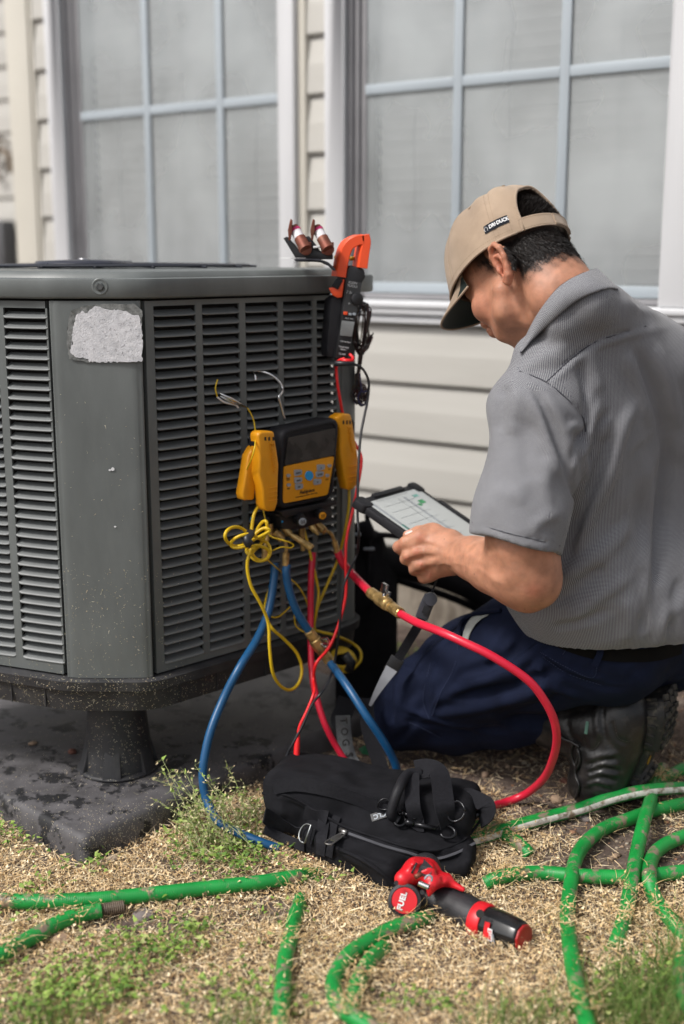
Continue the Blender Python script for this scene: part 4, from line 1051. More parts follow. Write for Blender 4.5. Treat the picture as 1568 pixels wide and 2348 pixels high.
# ---------------- fuse holder on the cap, with a cloth pouch below
def fuses():
    y = 2.34
    e = empty('fuse_holder', at(700, 580, y), 0, 'black pull-out fuse holder with two copper capped fuses on top of the unit', 'fuse holder')
    mslab('holder_base', [(222, 352), (262, 335), (345, 425), (400, 500), (560, 500), (750, 520), (752, 580), (360, 578)], y, .034, m_blackp, e, .0015)
    mslab('holder_base', [(450, 340), (498, 330), (575, 430), (660, 560), (500, 560)], y + .004, .03, m_blackp, e, .0015)
    mslab('handle_bar', [(540, 438), (615, 430), (618, 456), (542, 462)], y - .003, .01, m_whitep, e, .001)
    mslab('holder_base', [(520, 480), (740, 500), (752, 575), (540, 572)], y + .002, .03, m_blackp, e, .0015)
    mpk = mat('magenta_band', (.5, .02, .13), .5); mwf = mat('fuse_paper', (.66, .64, .66), .6)
    for dx in (0, 240):
        a = at(*cropM(350 + dx, 262), y + .012); c_ = at(*cropM(462 + dx, 470), y - .012); d = (c_ - a)
        MB().tube([a, a + d * .12], .0105, 16).build('fuse_band', mpk, e, smooth=True, autos=50); MB().tube([a + d * .10, a + d * .46], .0100, 16).build('fuse', mwf, e, smooth=True, autos=50)
        MB().tube([a + d * .44, c_], .0112, 16).build('fuse_cap', m_copper, e, smooth=True, autos=50); MB().tube([a - d * .12, a + d * .02], .009, 14).build('fuse_cap', m_copper, e, smooth=True, autos=50)
        mslab('copper_clip', [(270 + dx, 268), (298 + dx, 145), (318 + dx, 160), (318 + dx, 270), (296 + dx, 380), (280 + dx, 376)], y - .004, .016, m_copper, e, .0008)
        mslab('copper_clip', [(368 + dx, 420), (402 + dx, 300), (426 + dx, 350), (440 + dx, 400), (520 + dx, 395), (522 + dx, 430), (480 + dx, 540), (404 + dx, 545)], y + .000, .018, m_copper, e, .001)
        MB().lathe([(.0112, 0), (.0112, .004), (.0095, .005), (.0, .005)], frame(at(*cropM(462 + dx, 474), y - .004), (0, 0, 1), (.1, -1, .1)), 20, cap=False).build('fuse_cap', m_copper, e, smooth=True, autos=40)
    p = empty('cloth_pouch', at(715, 597, y), 0, 'flat dark cloth pouch under the fuse holder on the cap edge', 'pouch')
    mslab('pouch_body', [(330, 580), (400, 568), (600, 574), (700, 610), (785, 690), (760, 705), (700, 650), (610, 608), (360, 604)], y - .012, .05, mat_c_dark, p, .003)
    w = MB().tube([at(766, 592, y + .04), at(776, 592, y + .04)], .0052, 10).tube([at(801, 593, y + .05), at(812, 592, y + .05)], .004, 10).build('yellow_screwdriver', m_yelw, smooth=True); tag(w, 'yellow handle poking out behind the orange jaw', 'screwdriver')
mat_c_dark = mat('dark_cloth', (.022, .023, .030), .85, var=.2, vscale=60, bump=.4)
fuses()
# white paper slip under the pouch
tag(MB().box((-.018, -.02, 0), (.015, .02, .0008), Matrix.Translation(at(672, 592, 2.30)) @ Matrix.Rotation(.6, 4, 'Z')).build('paper_slip', m_whitep), 'white paper slip lying on the cap left of the fuses', 'paper slip')
# ================================================================== the kneeling person
person = empty('person', (gp(1150, 1760).x, gp(1150, 1760).y, 0), 0, 'person in a tan cap and grey checked short-sleeved shirt kneeling and holding a tablet', 'person')
def mat_skin():
    m = bpy.data.materials.new('skin'); m.use_nodes = True; n = m.node_tree.nodes; L = m.node_tree.links; b = n['Principled BSDF']
    a = n.new('ShaderNodeAttribute'); a.attribute_name = 'col'
    nz = n.new('ShaderNodeTexNoise'); nz.inputs['Scale'].default_value = 45; nz.inputs['Detail'].default_value = 8
    tc = n.new('ShaderNodeTexCoord'); L.new(tc.outputs['Object'], nz.inputs['Vector'])
    mr = n.new('ShaderNodeMapRange'); mr.inputs['From Min'].default_value = .3; mr.inputs['From Max'].default_value = .7; mr.inputs['To Min'].default_value = .78; mr.inputs['To Max'].default_value = 1.16
    L.new(nz.outputs['Fac'], mr.inputs['Value'])
    vo = n.new('ShaderNodeTexVoronoi'); vo.inputs['Scale'].default_value = 42; L.new(tc.outputs['Object'], vo.inputs['Vector'])
    r2 = n.new('ShaderNodeMapRange'); r2.inputs['From Min'].default_value = .03; r2.inputs['From Max'].default_value = .075; r2.inputs['To Min'].default_value = .55; r2.inputs['To Max'].default_value = 1
    L.new(vo.outputs['Distance'], r2.inputs['Value'])
    mm = n.new('ShaderNodeMath'); mm.operation = 'MULTIPLY'; L.new(mr.outputs[0], mm.inputs[0]); L.new(r2.outputs[0], mm.inputs[1])
    mx = n.new('ShaderNodeMix'); mx.data_type = 'RGBA'; mx.blend_type = 'MULTIPLY'; mx.inputs['Factor'].default_value = 1
    L.new(a.outputs['Color'], mx.inputs['A']); L.new(mm.outputs[0], mx.inputs['B']); L.new(mx.outputs['Result'], b.inputs['Base Color'])
    b.inputs['Roughness'].default_value = .52; b.inputs['Specular IOR Level'].default_value = .4
    b.inputs['Subsurface Weight'].default_value = .25; b.inputs['Subsurface Radius'].default_value = (1, .35, .2); b.inputs['Subsurface Scale'].default_value = .006
    bz = n.new('ShaderNodeTexNoise'); bz.inputs['Scale'].default_value = 260; bz.inputs['Detail'].default_value = 5; L.new(tc.outputs['Object'], bz.inputs['Vector'])
    bp = n.new('ShaderNodeBump'); bp.inputs['Strength'].default_value = .55; bp.inputs['Distance'].default_value = .0010; L.new(bz.outputs['Fac'], bp.inputs['Height']); L.new(bp.outputs[0], b.inputs['Normal'])
    return m
m_skin = mat_skin()
# ---- head frame
HS = 1.04
PSI, PHI = R(51), R(34)
EX = -.036
hf = Vector((-math.cos(PSI) * math.cos(PHI), math.sin(PSI) * math.cos(PHI), -math.sin(PHI)))
hl = Vector((-math.sin(PSI), -math.cos(PSI), 0)); 
# a slight roll of the head
hu = hf.cross(hl); ROLL = R(4); hl, hu = hl * math.cos(ROLL) + hu * math.sin(ROLL), hu * math.cos(ROLL) - hl * math.sin(ROLL)
HO = at(1158, 612, 2.05) - hl * .072 * HS + hu * .009 * HS - hf * EX * HS
HM = Matrix((hf, hl, hu)).transposed().to_4x4()
def hp(x, y, z): return HO + (hf * x + hl * y + hu * z) * HS
def build_body():
    s = SDF((.02, 1.78, .40), (.98, 2.62, 1.28), .0028)
    k = .012 * HS
    e = lambda c, r, k=k, mode='add': s.ell(hp(*c), [q * HS for q in r], HM, k, mode)
    cn = lambda a, ra, b, rb, k=k, mode='add', flat=None: s.cone(hp(*a), ra * HS, hp(*b), rb * HS, k, mode, flat)
    e((-.001, 0, .045), (.091, .073, .082)); e((.045, 0, .03), (.048, .060, .062), .02)
    e((.030, 0, -.028), (.060, .055, .058), .03)
    for sg in (-1, 1):
        e((.060, .040 * sg, -.022), (.024, .020, .022), .022)
        cn((0, .056 * sg, -.030), .016, (.016, .050 * sg, -.058), .015, .02); cn((.016, .050 * sg, -.058), .015, (.056, .022 * sg, -.072), .016, .02)
        cn((.088, .010 * sg, .019), .009, (.076, .044 * sg, .017), .010, .012)
        e((.096, .030 * sg, .002), (.014, .014, .010), .010, 'cut'); e((.078, .031 * sg, .001), (.0135, .0135, .0125), .004)
        e((.101, .011 * sg, -.027), (.008, .007, .006), .006)
    cn((.086, 0, .012), .008, (.104, 0, -.022), .0100, .010); e((.106, 0, -.025), (.010, .010, .008), .006)
    e((.091, 0, -.047), (.011, .024, .006), .008); e((.090, 0, -.055), (.011, .021, .006), .006); e((.062, 0, -.068), (.018, .026, .016), .016)
    s.fold([hp(.099, -.024, -.0515), hp(.103, 0, -.051), hp(.099, .024, -.0515)], -.002, .003)
    # neck and torso
    nb = at(1345, 775, 2.09)
    s.cone(hp(-.046, 0, -.010), .056 * HS, hp(-.058, 0, -.070), .053 * HS, .02); s.cone(hp(-.058, 0, -.070), .053 * HS, nb, .054, .03)
    s.cone(hp(.0, 0, -.07), .035 * HS, nb + Vector((-.06, .06, -.02)), .05, .03)
    cL = J(1225, 925, 2.02, 72); cR = J(1620, 900, 2.33, 70)
    s.cone(nb, .045, cL[0], cL[1] * .9, .05); s.cone(nb, .045, cR[0], cR[1] * .9, .05)
    ch = at(1420, 1030, 2.2); be = at(1440, 1400, 2.24)
    s.cone(ch, .08, be, .08, .05); s.cone(nb, .04, ch, .08, .06)
    # ear (left, facing us)
    for sg in (1, -1):
        def ep(a, b, o=0): return hp(EX + a + (0 if sg > 0 else .02), (.073 + (o if sg > 0 else o * .4 - .009)) * sg, -.009 + b)
        rim = [(.006, -.004, .000), (.013, .012, .002), (.013, .026, .006), (.003, .0355, .012), (-.010, .034, .016), (-.0195, .022, .018), (-.020, .006, .016), (-.014, -.010, .012), (-.008, -.020, .009), (-.0005, -.027, .006), (.005, -.022, .003)]
        P = [(ep(*q), .0042 * HS) for q in rim]; P = [(p, r) for p, r in P]
        for i in (3, 4, 5): P[i] = (P[i][0], .0048 * HS)
        for i in (8, 9, 10): P[i] = (P[i][0], .0068 * HS)
        s.ell(ep(-.004, .006, .002), [.019 * HS, .007 * HS, .030 * HS], HM, .008)
        s.chain(P, .004)
        s.chain([(ep(.003, .021, .009), .0032 * HS), (ep(-.007, .016, .0115), .0036 * HS), (ep(-.011, .004, .011), .0036 * HS), (ep(-.006, -.010, .008), .004 * HS)], .004)
        s.ell(ep(.001, .001, .010), [.0075 * HS, .010 * HS, .0105 * HS], HM, .003, 'cut')
        s.ell(ep(-.004, .0275, .014), [.009 * HS, .006 * HS, .0045 * HS], HM, .003, 'cut')
        s.ell(ep(.002, -.006, .004), [.0045 * HS, .012 * HS, .007 * HS], HM, .003, 'cut')
        s.ell(ep(.0085, -.002, .006), [.004 * HS, .004 * HS, .006 * HS], HM, .004)
    # left arm
    UA = [J(1222, 930, 2.02, 72), J(1206, 1120, 1.985, 76), J(1196, 1245, 1.965, 76), J(1212, 1318, 1.965, 68)]
    s.chain(UA, .03)
    s.chain([J(1212, 1318, 1.965, 67), J(1180, 1312, 1.985, 67), J(1130, 1296, 2.03, 58), J(1085, 1280, 2.08, 45), J(1050, 1270, 2.12, 37)], .025)
    s.cone(*J(1212, 1366, 1.965, 30), *J(1236, 1350, 1.96, 32), .03)       # point of the elbow
    # hand
    vN = (ray(990, 1268)).normalized()
    s.chain([J(1052, 1270, 2.12, 36), J(1025, 1268, 2.138, 40)], .02)
    for a, b in (((1030, 1248, 2.135, 26), (968, 1232, 2.155, 19)), ((1032, 1262, 2.13, 27), (958, 1262, 2.148, 18)), ((1032, 1278, 2.13, 27), (964, 1291, 2.150, 17)), ((1035, 1292, 2.137, 24), (984, 1316, 2.160, 16))):
        s.cone(*J(*a), *J(*b), .016, flat=(vN, .8))
    fk = .005
    fing = [[(962, 1230, 2.152, 17), (930, 1243, 2.158, 14), (914, 1254, 2.170, 13.5), (922, 1262, 2.195, 12), (942, 1268, 2.212, 11)],
            [(954, 1263, 2.144, 16), (936, 1274, 2.150, 13.5), (930, 1281, 2.165, 13), (940, 1286, 2.19, 12), (958, 1288, 2.208, 11)],
            [(962, 1294, 2.146, 15), (951, 1303, 2.154, 13), (950, 1306, 2.17, 12.5), (962, 1307, 2.192, 11.5), (980, 1305, 2.208, 10.5)],
            [(983, 1318, 2.156, 15), (972, 1324, 2.164, 12.5), (970, 1324, 2.176, 12), (980, 1322, 2.195, 11), (996, 1318, 2.21, 10)]]
    for f in fing:
        P = [J(*q) for q in f]; s.chain(P[:2], .010); s.chain(P[1:], fk)
    # thumb over the top of the tablet
    s.chain([J(1030, 1240, 2.15, 26), J(992, 1222, 2.172, 20), J(960, 1220, 2.186, 14.5)], .016); s.chain([J(960, 1220, 2.186, 14.5), J(934, 1227, 2.188, 11.5)], .006)
    # knuckles, tendons and veins on the back of the hand
    for q in ((962, 1232), (954, 1264), (963, 1293), (982, 1318)):
        p = s.hit(*q)
        if p: s.fold([p, p + Vector((.002, 0, 0))], .0022, .007, 2)
    s.foldpx([(1035, 1258), (1000, 1248), (966, 1236)], .0016, .0045); s.foldpx([(1036, 1270), (1000, 1266), (960, 1266)], .0018, .0045); s.foldpx([(1038, 1284), (1005, 1288), (968, 1294)], .0018, .0045)
    s.foldpx([(1050, 1280), (1018, 1276), (998, 1284), (976, 1280)], .0026, .0030); s.foldpx([(1005, 1262), (985, 1256), (975, 1262)], .0022, .0030); s.foldpx([(1040, 1296), (1012, 1292), (1000, 1304)], .0022, .0028); s.foldpx([(1080, 1300), (1040, 1290), (1022, 1298)], .0016, .003)
    s.foldpx([(1010, 1300), (990, 1302), (975, 1308)], -.0015, .005); s.foldpx([(1000, 1278), (975, 1279), (930, 1286)], -.0036, .0055); s.foldpx([(1000, 1250), (965, 1250), (925, 1268)], -.0036, .0055); s.foldpx([(995, 1306), (968, 1310), (950, 1316)], -.0030, .005)
    s.foldpx([(1068, 1240), (1062, 1275), (1066, 1310)], -.0010, .005)
    s.foldpx([(1105, 1250), (1125, 1262), (1135, 1300), (1140, 1330)], -.0035, .012); s.foldpx([(1195, 1300), (1160, 1330), (1120, 1320)], .003, .014); s.foldpx([(1130, 1300), (1090, 1280), (1062, 1268)], .0018, .006)
    s.foldpx([(1090, 1300), (1110, 1312), (1150, 1335)], .0012, .004)
    # sinew of the neck and jaw edge
    s.foldpx([(1180, 690), (1215, 715), (1240, 740)], -.002, .010); s.foldpx([(1210, 640), (1245, 690), (1262, 730)], .003, .016); s.foldpx([(1190, 660), (1205, 700), (1200, 740)], -.0035, .012)
    # right arm, mostly out of sight: forward to the far edge of the tablet
    s.chain([cR, J(1500, 1200, 2.45, 62), J(1330, 1290, 2.42, 50), J(1200, 1270, 2.40, 34)], .03)
    s.cone(*J(1200, 1268, 2.40, 34), *J(1170, 1262, 2.40, 36), .02, flat=(vN, .6))
    for q in range(4): s.chain([J(1172, 1244 + q * 12, 2.40, 11), J(1150, 1246 + q * 12, 2.405, 10), J(1140, 1246 + q * 12, 2.42, 9)], .004)
    s.chain([J(1180, 1245, 2.39, 13), J(1158, 1232, 2.385, 10)], .006)
    o = s.mesh('body', m_skin, person, smooth_it=1)
    # colours
    V = s.vs; Q = (V - np.array(HO)) @ np.array([hf, hl, hu]).T / HS
    base = np.array([.47, .225, .140]); n = len(V); col = np.tile(base, (n, 1))
    def sm(a, b, x): t = np.clip((x - a) / (b - a), 0, 1); return t * t * (3 - 2 * t)
    nz = .5 + .5 * np.sin(V[:, 0] * 61 + 3 * np.sin(V[:, 2] * 47)) * np.cos(V[:, 2] * 53 + 2 * np.sin(V[:, 1] * 39))
    col *= (1 + .06 * (nz[:, None] - .5))
    inh = (np.abs(Q) < [.16, .14, .16]).all(1)
    x, y, z = Q[:, 0], np.abs(Q[:, 1]), Q[:, 2]
    # redder ear, cheeks and nose
    ear = np.exp(-(((x - EX) / .022) ** 2 + ((z + .009) / .035) ** 2)) * (y > .068); col = col * (1 - ear[:, None] * np.array([-.04, .22, .24]) * 1)
    chk = np.exp(-(((x - .06) / .035) ** 2 + ((z + .03) / .03) ** 2)); col = col * (1 - inh[:, None] * chk[:, None] * np.array([.02, .12, .12]))
    # cropped hair
    jag = .006 * np.sin(V[:, 0] * 230) * np.cos(V[:, 2] * 190 + V[:, 1] * 120)
    hl_line = np.where(x < -.050, -.056 + (x + .050) * -.05, np.where(x < -.038, -.060 + (x + .050) / .012 * .075, np.where(x < -.006, .030, np.where(x < .030, -.012 + (x + .006) * .9, .03))))
    hair = sm(-.012, .045, z + jag - hl_line) * inh * (y < .0795)
    hair = np.where((y > .072) & (x > -.052) & (x < -.006) & (z < .026), 0, hair)
    hair = hair * np.where(x > .045, 0, 1)
    hair_c = np.array([.028, .021, .018])
    hw = np.clip(hair * 1.15, 0, .93)[:, None]; col = col * (1 - hw) + hair_c * hw
    lips = np.exp(-(((x - .105) / .014) ** 2 + (y / .024) ** 2 + ((z + .051) / .009) ** 2)) * inh
    col = col * (1 - lips[:, None] * np.array([.15, .5, .4]))
    brow = np.exp(-(((z - .026) / .006) ** 2)) * sm(.008, .014, y) * (1 - sm(.05, .056, y)) * (x > .06) * inh; col = col * (1 - .8 * brow[:, None])
    # knuckles and elbow a touch redder
    for q in ((962, 1232), (954, 1264), (963, 1293), (982, 1318), (914, 1254), (932, 1280), (1225, 1355)):
        p = s.hit(*q)
        if p is not None:
            g = np.exp(-(((V - np.array(p)) ** 2).sum(1)) / (.016 if q[0] > 1100 else .008) ** 2); col = col * (1 - g[:, None] * np.array([-.02, .16, .16]))
    set_col(o, np.clip(col, 0, 1)); s.hairw = hair; return s, o
bodyS, bodyO = build_body()
# thumb nail
m_nail = mat('nail', (.62, .38, .32), .3, var=.05)
def nail(u, v, off=.0006, w=.006, l=.0075, dirpx=(-20, 6)):
    p = bodyS.hit(u, v)
    if p is None: return
    n_ = bodyS.grad(p); d = at(u + dirpx[0], v + dirpx[1], p.y) - at(u, v, p.y); M = frame(p + n_ * off, d, n_)
    b = MB(); vs = []
    for i in range(7):
        for j in range(6):
            a = (i / 6 - .5) * 2; c = (j / 5 - .5) * 2; rx = math.sqrt(max(0, 1 - a * a * .6)); vs.append(M @ Vector((l * a, w * c * rx, .0006 - .0022 * c * c)))
    b.add(vs, [(i*6+j, (i+1)*6+j, (i+1)*6+j+1, i*6+j+1) for i in range(6) for j in range(5)]); b.build('thumb_nail', m_nail, person, smooth=True)
nail(937, 1221)

# ---- hair: short strands over scalp
m_hair = mat('black_hair', (.016, .013, .012), .38, var=.4, vscale=200, spec=.5)
def strands():
    V = bodyS.vs; w = bodyS.hairw; nrm = np.zeros((len(V), 3), np.float32); bodyO.data.vertices.foreach_get('normal', nrm.ravel()) if False else None
    nn = np.empty(len(V) * 3, np.float32); bodyO.data.vertex_normals.foreach_get('vector', nn); nrm = nn.reshape(-1, 3)
    Q = (V - np.array(HO)) @ np.array([hf, hl, hu]).T / HS
    cand = np.where((w > .12))[0]; r_ = np.random.default_rng(5)
    azb = np.abs(np.arctan2(Q[:, 1], -Q[:, 0])); back = (Q[:, 0] < .055) & ((Q[:, 2] < .030) | ((azb < .50) & (Q[:, 2] > .054) & (Q[:, 2] < .110))) & ~((Q[:, 2] > .030) & (Q[:, 2] < .054) & (azb < .9))
    cand = cand[back[cand]]; pw = w[cand] ** 2.6; pick = r_.choice(cand, 18000, p=pw / pw.sum()); P = V[pick] + r_.normal(0, .0012, (len(pick), 3)); N = nrm[pick]; ww = w[pick]; q = Q[pick]
    dn = np.array(-hu * .85 - hf * .5) ; dn /= np.linalg.norm(dn)
    D = N * .20 + dn * .95 + r_.normal(0, .16, N.shape)
    # longer, spiky tuft that shows through the opening of the cap
    top = (q[:, 0] < -.045) & (q[:, 2] > .05)
    D[top] = N[top] * .42 + np.array(-hf) * .6 + np.array(hu) * .15 + r_.normal(0, .25, (top.sum(), 3))
    D /= np.linalg.norm(D, axis=1)[:, None]
    Ln = (.0012 + .0060 * np.clip(ww, 0, 1) ** 1.6) * r_.uniform(.6, 1.2, len(ww)); Ln[top] = r_.uniform(.010, .019, top.sum())
    Sd = np.cross(D, N + r_.normal(0, .3, N.shape)); Sd /= np.linalg.norm(Sd, axis=1)[:, None] + 1e-9
    wd = .00036
    a = P - Sd * wd; b = P + Sd * wd; mid = P + D * Ln[:, None] * .55 + N * 0.0004; c = P + (D * .9 + dn * .35 * (~top)[:, None]) * Ln[:, None]
    v = np.stack([a, b, mid + Sd * wd * .8, mid - Sd * wd * .8, c], 1).reshape(-1, 3); n = len(P); i = np.arange(n)[:, None] * 5
    f4 = (i + np.array([0, 1, 2, 3])); f3 = (i + np.array([3, 2, 4]))
    me = bpy.data.meshes.new('hair'); me.vertices.add(len(v)); me.vertices.foreach_set('co', v.astype(np.float32).ravel())
    lp = np.concatenate([f4.ravel(), f3.ravel()]).astype(np.int32); me.loops.add(len(lp)); me.loops.foreach_set('vertex_index', lp)
    st = np.concatenate([np.arange(n) * 4, n * 4 + np.arange(n) * 3]).astype(np.int32); me.polygons.add(2 * n); me.polygons.foreach_set('loop_start', st)
    me.polygons.foreach_set('loop_total', np.concatenate([np.full(n, 4), np.full(n, 3)]).astype(np.int32)); me.update(calc_edges=True)
    o = link('hair', me, m_hair, person); return o
strands()

# ---- cap
def mat_cloth(name, col, scale=4200, bump=.35, rough=.85, var=.08, vs=25, col2=None, sheen=.2, stretch=(1,1,1)):
    m = mat(name, col, rough, var=var, vscale=vs, col2=col2, stretch=stretch, spec=.12, rvar=.05)
    n = m.node_tree.nodes; L = m.node_tree.links; b = n['Principled BSDF']
    tc = n.new('ShaderNodeTexCoord'); w1 = n.new('ShaderNodeTexWave'); w1.inputs['Scale'].default_value = scale / 6.28; w1.bands_direction = 'DIAGONAL'; L.new(tc.outputs['Object'], w1.inputs['Vector'])
    nz = n.new('ShaderNodeTexNoise'); nz.inputs['Scale'].default_value = 500; L.new(tc.outputs['Object'], nz.inputs['Vector'])
    ad = n.new('ShaderNodeMath'); ad.operation = 'ADD'; L.new(w1.outputs['Fac'], ad.inputs[0]); L.new(nz.outputs['Fac'], ad.inputs[1])
    bp = n.new('ShaderNodeBump'); bp.inputs['Strength'].default_value = bump; bp.inputs['Distance'].default_value = .0006; L.new(ad.outputs[0], bp.inputs['Height']); L.new(bp.outputs[0], b.inputs['Normal'])
    b.inputs['Sheen Weight'].default_value = sheen
    return m
m_cap = mat_cloth('tan_twill', (.38, .285, .205), col2=(.33, .245, .175))
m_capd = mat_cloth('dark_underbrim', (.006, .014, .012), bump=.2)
m_thread = mat('thread', (.22, .155, .10), .9)
def cap_pt(az, t, off=0.0):
    """az 0 = forward, pi = back; t 0 at the band .. 1 at the button"""
    e = t * math.pi / 2; ce, se = math.cos(e), math.sin(e)
    ca, sa = math.cos(az), math.sin(az)
    rx = .138 if ca > 0 else .103; ry = .092
    flare = ce ** .72
    x = rx * ca * flare + .002 - .006 * se; y = ry * sa * flare
    z = .030 + .121 * se ** 1.05 + .014 * max(0, ca) * math.sin(e * 2) 
    # front panels stand up
    wr = .0014 * math.sin(az * 9 + 2.2 * t * 3) * math.sin(t * 3.0) + .0016 * math.sin(az * 4 + 5 * t + 1) * (1 - t)
    z += -.012 * (1 - ce ** .0) - .010 * (ca < 0) * (-ca) * (1 - t) ** 2 * 0
    k = 1 + (off + wr) / .095
    return hp(x * k, y * k, z + (off + wr) * se)
def build_cap():
    na, ntt = 200, 56; cap_ = empty('cap', hp(0, 0, .08), parent=person); cap_.matrix_parent_inverse = pinv(person)
    cap_.location = hp(0, 0, .08)
    bpy.context.view_layer.update()
    def open_(az, t):
        d = abs(((az - math.pi + math.pi) % (2 * math.pi)) - math.pi)      # angle from the back
        a = d / .58; b_ = (t - .18) / .36
        return t < .0 or (a * a + max(0, b_) ** 2 < 1)
    seams = [k * math.pi / 3 + math.pi / 6 * 0 for k in range(6)]
    vs = []; 
    for j in range(ntt + 1):
        for i in range(na):
            az = 2 * math.pi * i / na; t = j / ntt
            dm = min(abs(((az - s_ + math.pi) % (2 * math.pi)) - math.pi) for s_ in seams)
            g = -.0012 * math.exp(-(dm * math.cos(t * 1.5) / .022) ** 2)
            vs.append(cap_pt(az, t * .985, g + .0006))
    fs = []
    for j in range(ntt):
        for i in range(na):
            az = 2 * math.pi * (i + .5) / na; t = (j + .5) / ntt
            if open_(az, t): continue
            fs.append((j*na+i, j*na+(i+1) % na, (j+1)*na+(i+1) % na, (j+1)*na+i))
    fs.append(tuple(ntt*na + i for i in range(na)))
    o = mesh_obj('crown', vs, fs, m_cap, None, smooth=True)
    so_ = o.modifiers.new('s', 'SOLIDIFY'); so_.thickness = .0022; so_.offset = -1
    o.parent = cap_; o.matrix_parent_inverse = (Matrix.Translation(person.location) @ Matrix.Translation(Vector(cap_.location) - Vector(person.location))).inverted()
    INV = Matrix.Translation(cap_.location).inverted()
    def put(mb, name, m, **k):
        q = mb.build(name, m, None, **k); q.parent = cap_; q.matrix_parent_inverse = INV; return q
    cap_.matrix_parent_inverse = Matrix.Translation(person.location).inverted(); o.matrix_parent_inverse = INV
    # tape round the opening and the band
    arch = []
    for k in range(41):
        th = math.pi * k / 40; arch.append(cap_pt(math.pi + .595 * math.cos(th), .985 * max(.0, .18 + .375 * math.sin(th) * 1.0) if True else 0, .0012))
    arch = [cap_pt(math.pi + .595, .0, .001), cap_pt(math.pi + .595, .09, .001)] + arch + [cap_pt(math.pi - .595, .09, .001), cap_pt(math.pi - .595, 0, .001)]
    put(MB().tube(arch, .0026, 8), 'edge_tape', m_cap, smooth=True)
    band = [cap_pt(math.pi + .72 + (2 * math.pi - 1.44) * k / 90, .004, .0006) for k in range(91)]
    put(MB().tube(band, .0022, 8), 'band_edge', m_cap, smooth=True)
    # stitching: rows of short thread stitches
    st = MB()
    def stitch(path, r=.00035):
        for a, b in zip(path[::2], path[1::2]): st.tube([a, (a + b) / 2 + Vector((0, 0, 0)), b], r, 4)
    for da in (-.035, .035):
        for s_ in (math.pi / 3, 2 * math.pi / 3, 5 * math.pi / 3): stitch([cap_pt(s_ + da / max(.25, math.cos(t * 1.5)), t * .985, .0004) for t in np.linspace(.02, .9, 90)])
    stitch([cap_pt(math.pi - .78 - (math.pi - .78) * k / 120, .055, .0006) for k in range(121)])
    stitch([cap_pt(math.pi - .79 + 0 * k, t, .0008) for t in np.linspace(.02, .2, 20)])
    st_o = put(st, 'stitching', m_thread); st_o['kind'] = 'stuff'
    # strap across the back
    sp = []; nr = []
    for k in range(25):
        az = math.pi - .68 + 1.36 * k / 24
        sp.append(hp(.1035 * math.cos(az), .0870 * math.sin(az), .041)); nr.append(hf * math.cos(az) + hl * math.sin(az))
    b = MB(); b.add(*ribbon_geo(sp, nr, .0115, .0014)); put(b, 'strap', m_cap, smooth=True, autos=40)
    b = MB(); b.add(*ribbon_geo([p + n_ * .0022 for p, n_ in zip(sp[12:23], nr[12:23])], nr[12:23], .0105, .0012)); put(b, 'strap', m_cap, smooth=True, autos=40)
    st2 = MB()
    for dz in (-.0088, .0088):
        pth = [p + n_ * .0038 * (1 if i > 11 else .42) + hu * dz for i, (p, n_) in enumerate(zip(sp, nr))]; pth = catmull(pth, 4)
        for a, c in zip(pth[::2], pth[1::2]): st2.tube([a, (a + c) / 2, c], .0004, 4)
    q_ = put(st2, 'stitching', m_thread); q_['kind'] = 'stuff'
    # visor: curved plate, dark below
    def vis(r_, a, dz=0):
        x = .080 + (.030 + .070 * r_) * math.cos(a) ** .8 if False else 0
        # r_ 0 at crown edge .. 1 at the front edge
        y = .086 * math.sin(a); x0 = .124 * math.cos(a) + .000; L_ = .070 * max(0, math.cos(a * math.pi / 2.3)) ** .5
        x = x0 + L_ * r_; yy = y * (1 - .06 * r_)
        z = .031 - (x - x0) * .20 - 3.8 * yy * yy * r_ + dz
        return hp(x, yy, z)
    nA, nR_ = 40, 12
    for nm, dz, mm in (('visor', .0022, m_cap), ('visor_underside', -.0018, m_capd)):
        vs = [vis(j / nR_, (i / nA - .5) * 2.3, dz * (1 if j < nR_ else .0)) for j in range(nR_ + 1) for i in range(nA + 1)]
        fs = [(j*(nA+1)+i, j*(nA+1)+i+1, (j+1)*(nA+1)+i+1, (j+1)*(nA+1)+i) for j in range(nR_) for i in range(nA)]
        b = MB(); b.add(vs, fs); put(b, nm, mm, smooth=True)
    b = MB().tube([vis(1, (i / nA - .5) * 2.3) for i in range(nA + 1)], .0021, 6); put(b, 'visor_edge', m_cap, smooth=True)
    # eyelets and button
    b = MB()
    for az, t in ((math.pi / 6, .62), (math.pi / 2, .62), (5 * math.pi / 6, .66), (-math.pi / 6, .62), (-math.pi / 2, .62)):
        p = cap_pt(az, t, .0012); n_ = (p - hp(0, 0, .05)).normalized(); b.tube([p + frame(p, (1, .1, 0), n_).to_3x3() @ Vector((.0026 * math.cos(a), .0026 * math.sin(a), 0)) for a in np.linspace(0, 6.28, 12)], .0007, 5)
    put(b, 'eyelet', m_thread, smooth=True)
    b = MB().lathe([(.007, -.002), (.0068, .001), (.004, .003), (.0, .0034)], frame(cap_pt(0, 1, 0), hf, hu), 16, cap=False); put(b, 'button', m_cap, smooth=True)
    # woven tag with lettering
    m_tag = mat_cloth('black_tag', (.012, .014, .02), bump=.2)
    m_wht = mat('white_print', (.75, .75, .75), .6)
    azc = math.pi - 1.0; tz = .17
    c = cap_pt(azc, tz, .001); ex = (cap_pt(azc + .12, tz, .001) - cap_pt(azc - .12, tz, .001)).normalized(); ez = (cap_pt(azc, tz + .04, .001) - cap_pt(azc, tz - .04, .001)); ez = (ez - ex * ez.dot(ex)).normalized(); nn = ex.cross(ez)
    if nn.dot(CP - c) < 0: nn = -nn
    hwid, hh = .0205 * HS, .0060 * HS; vs = []; fs = []
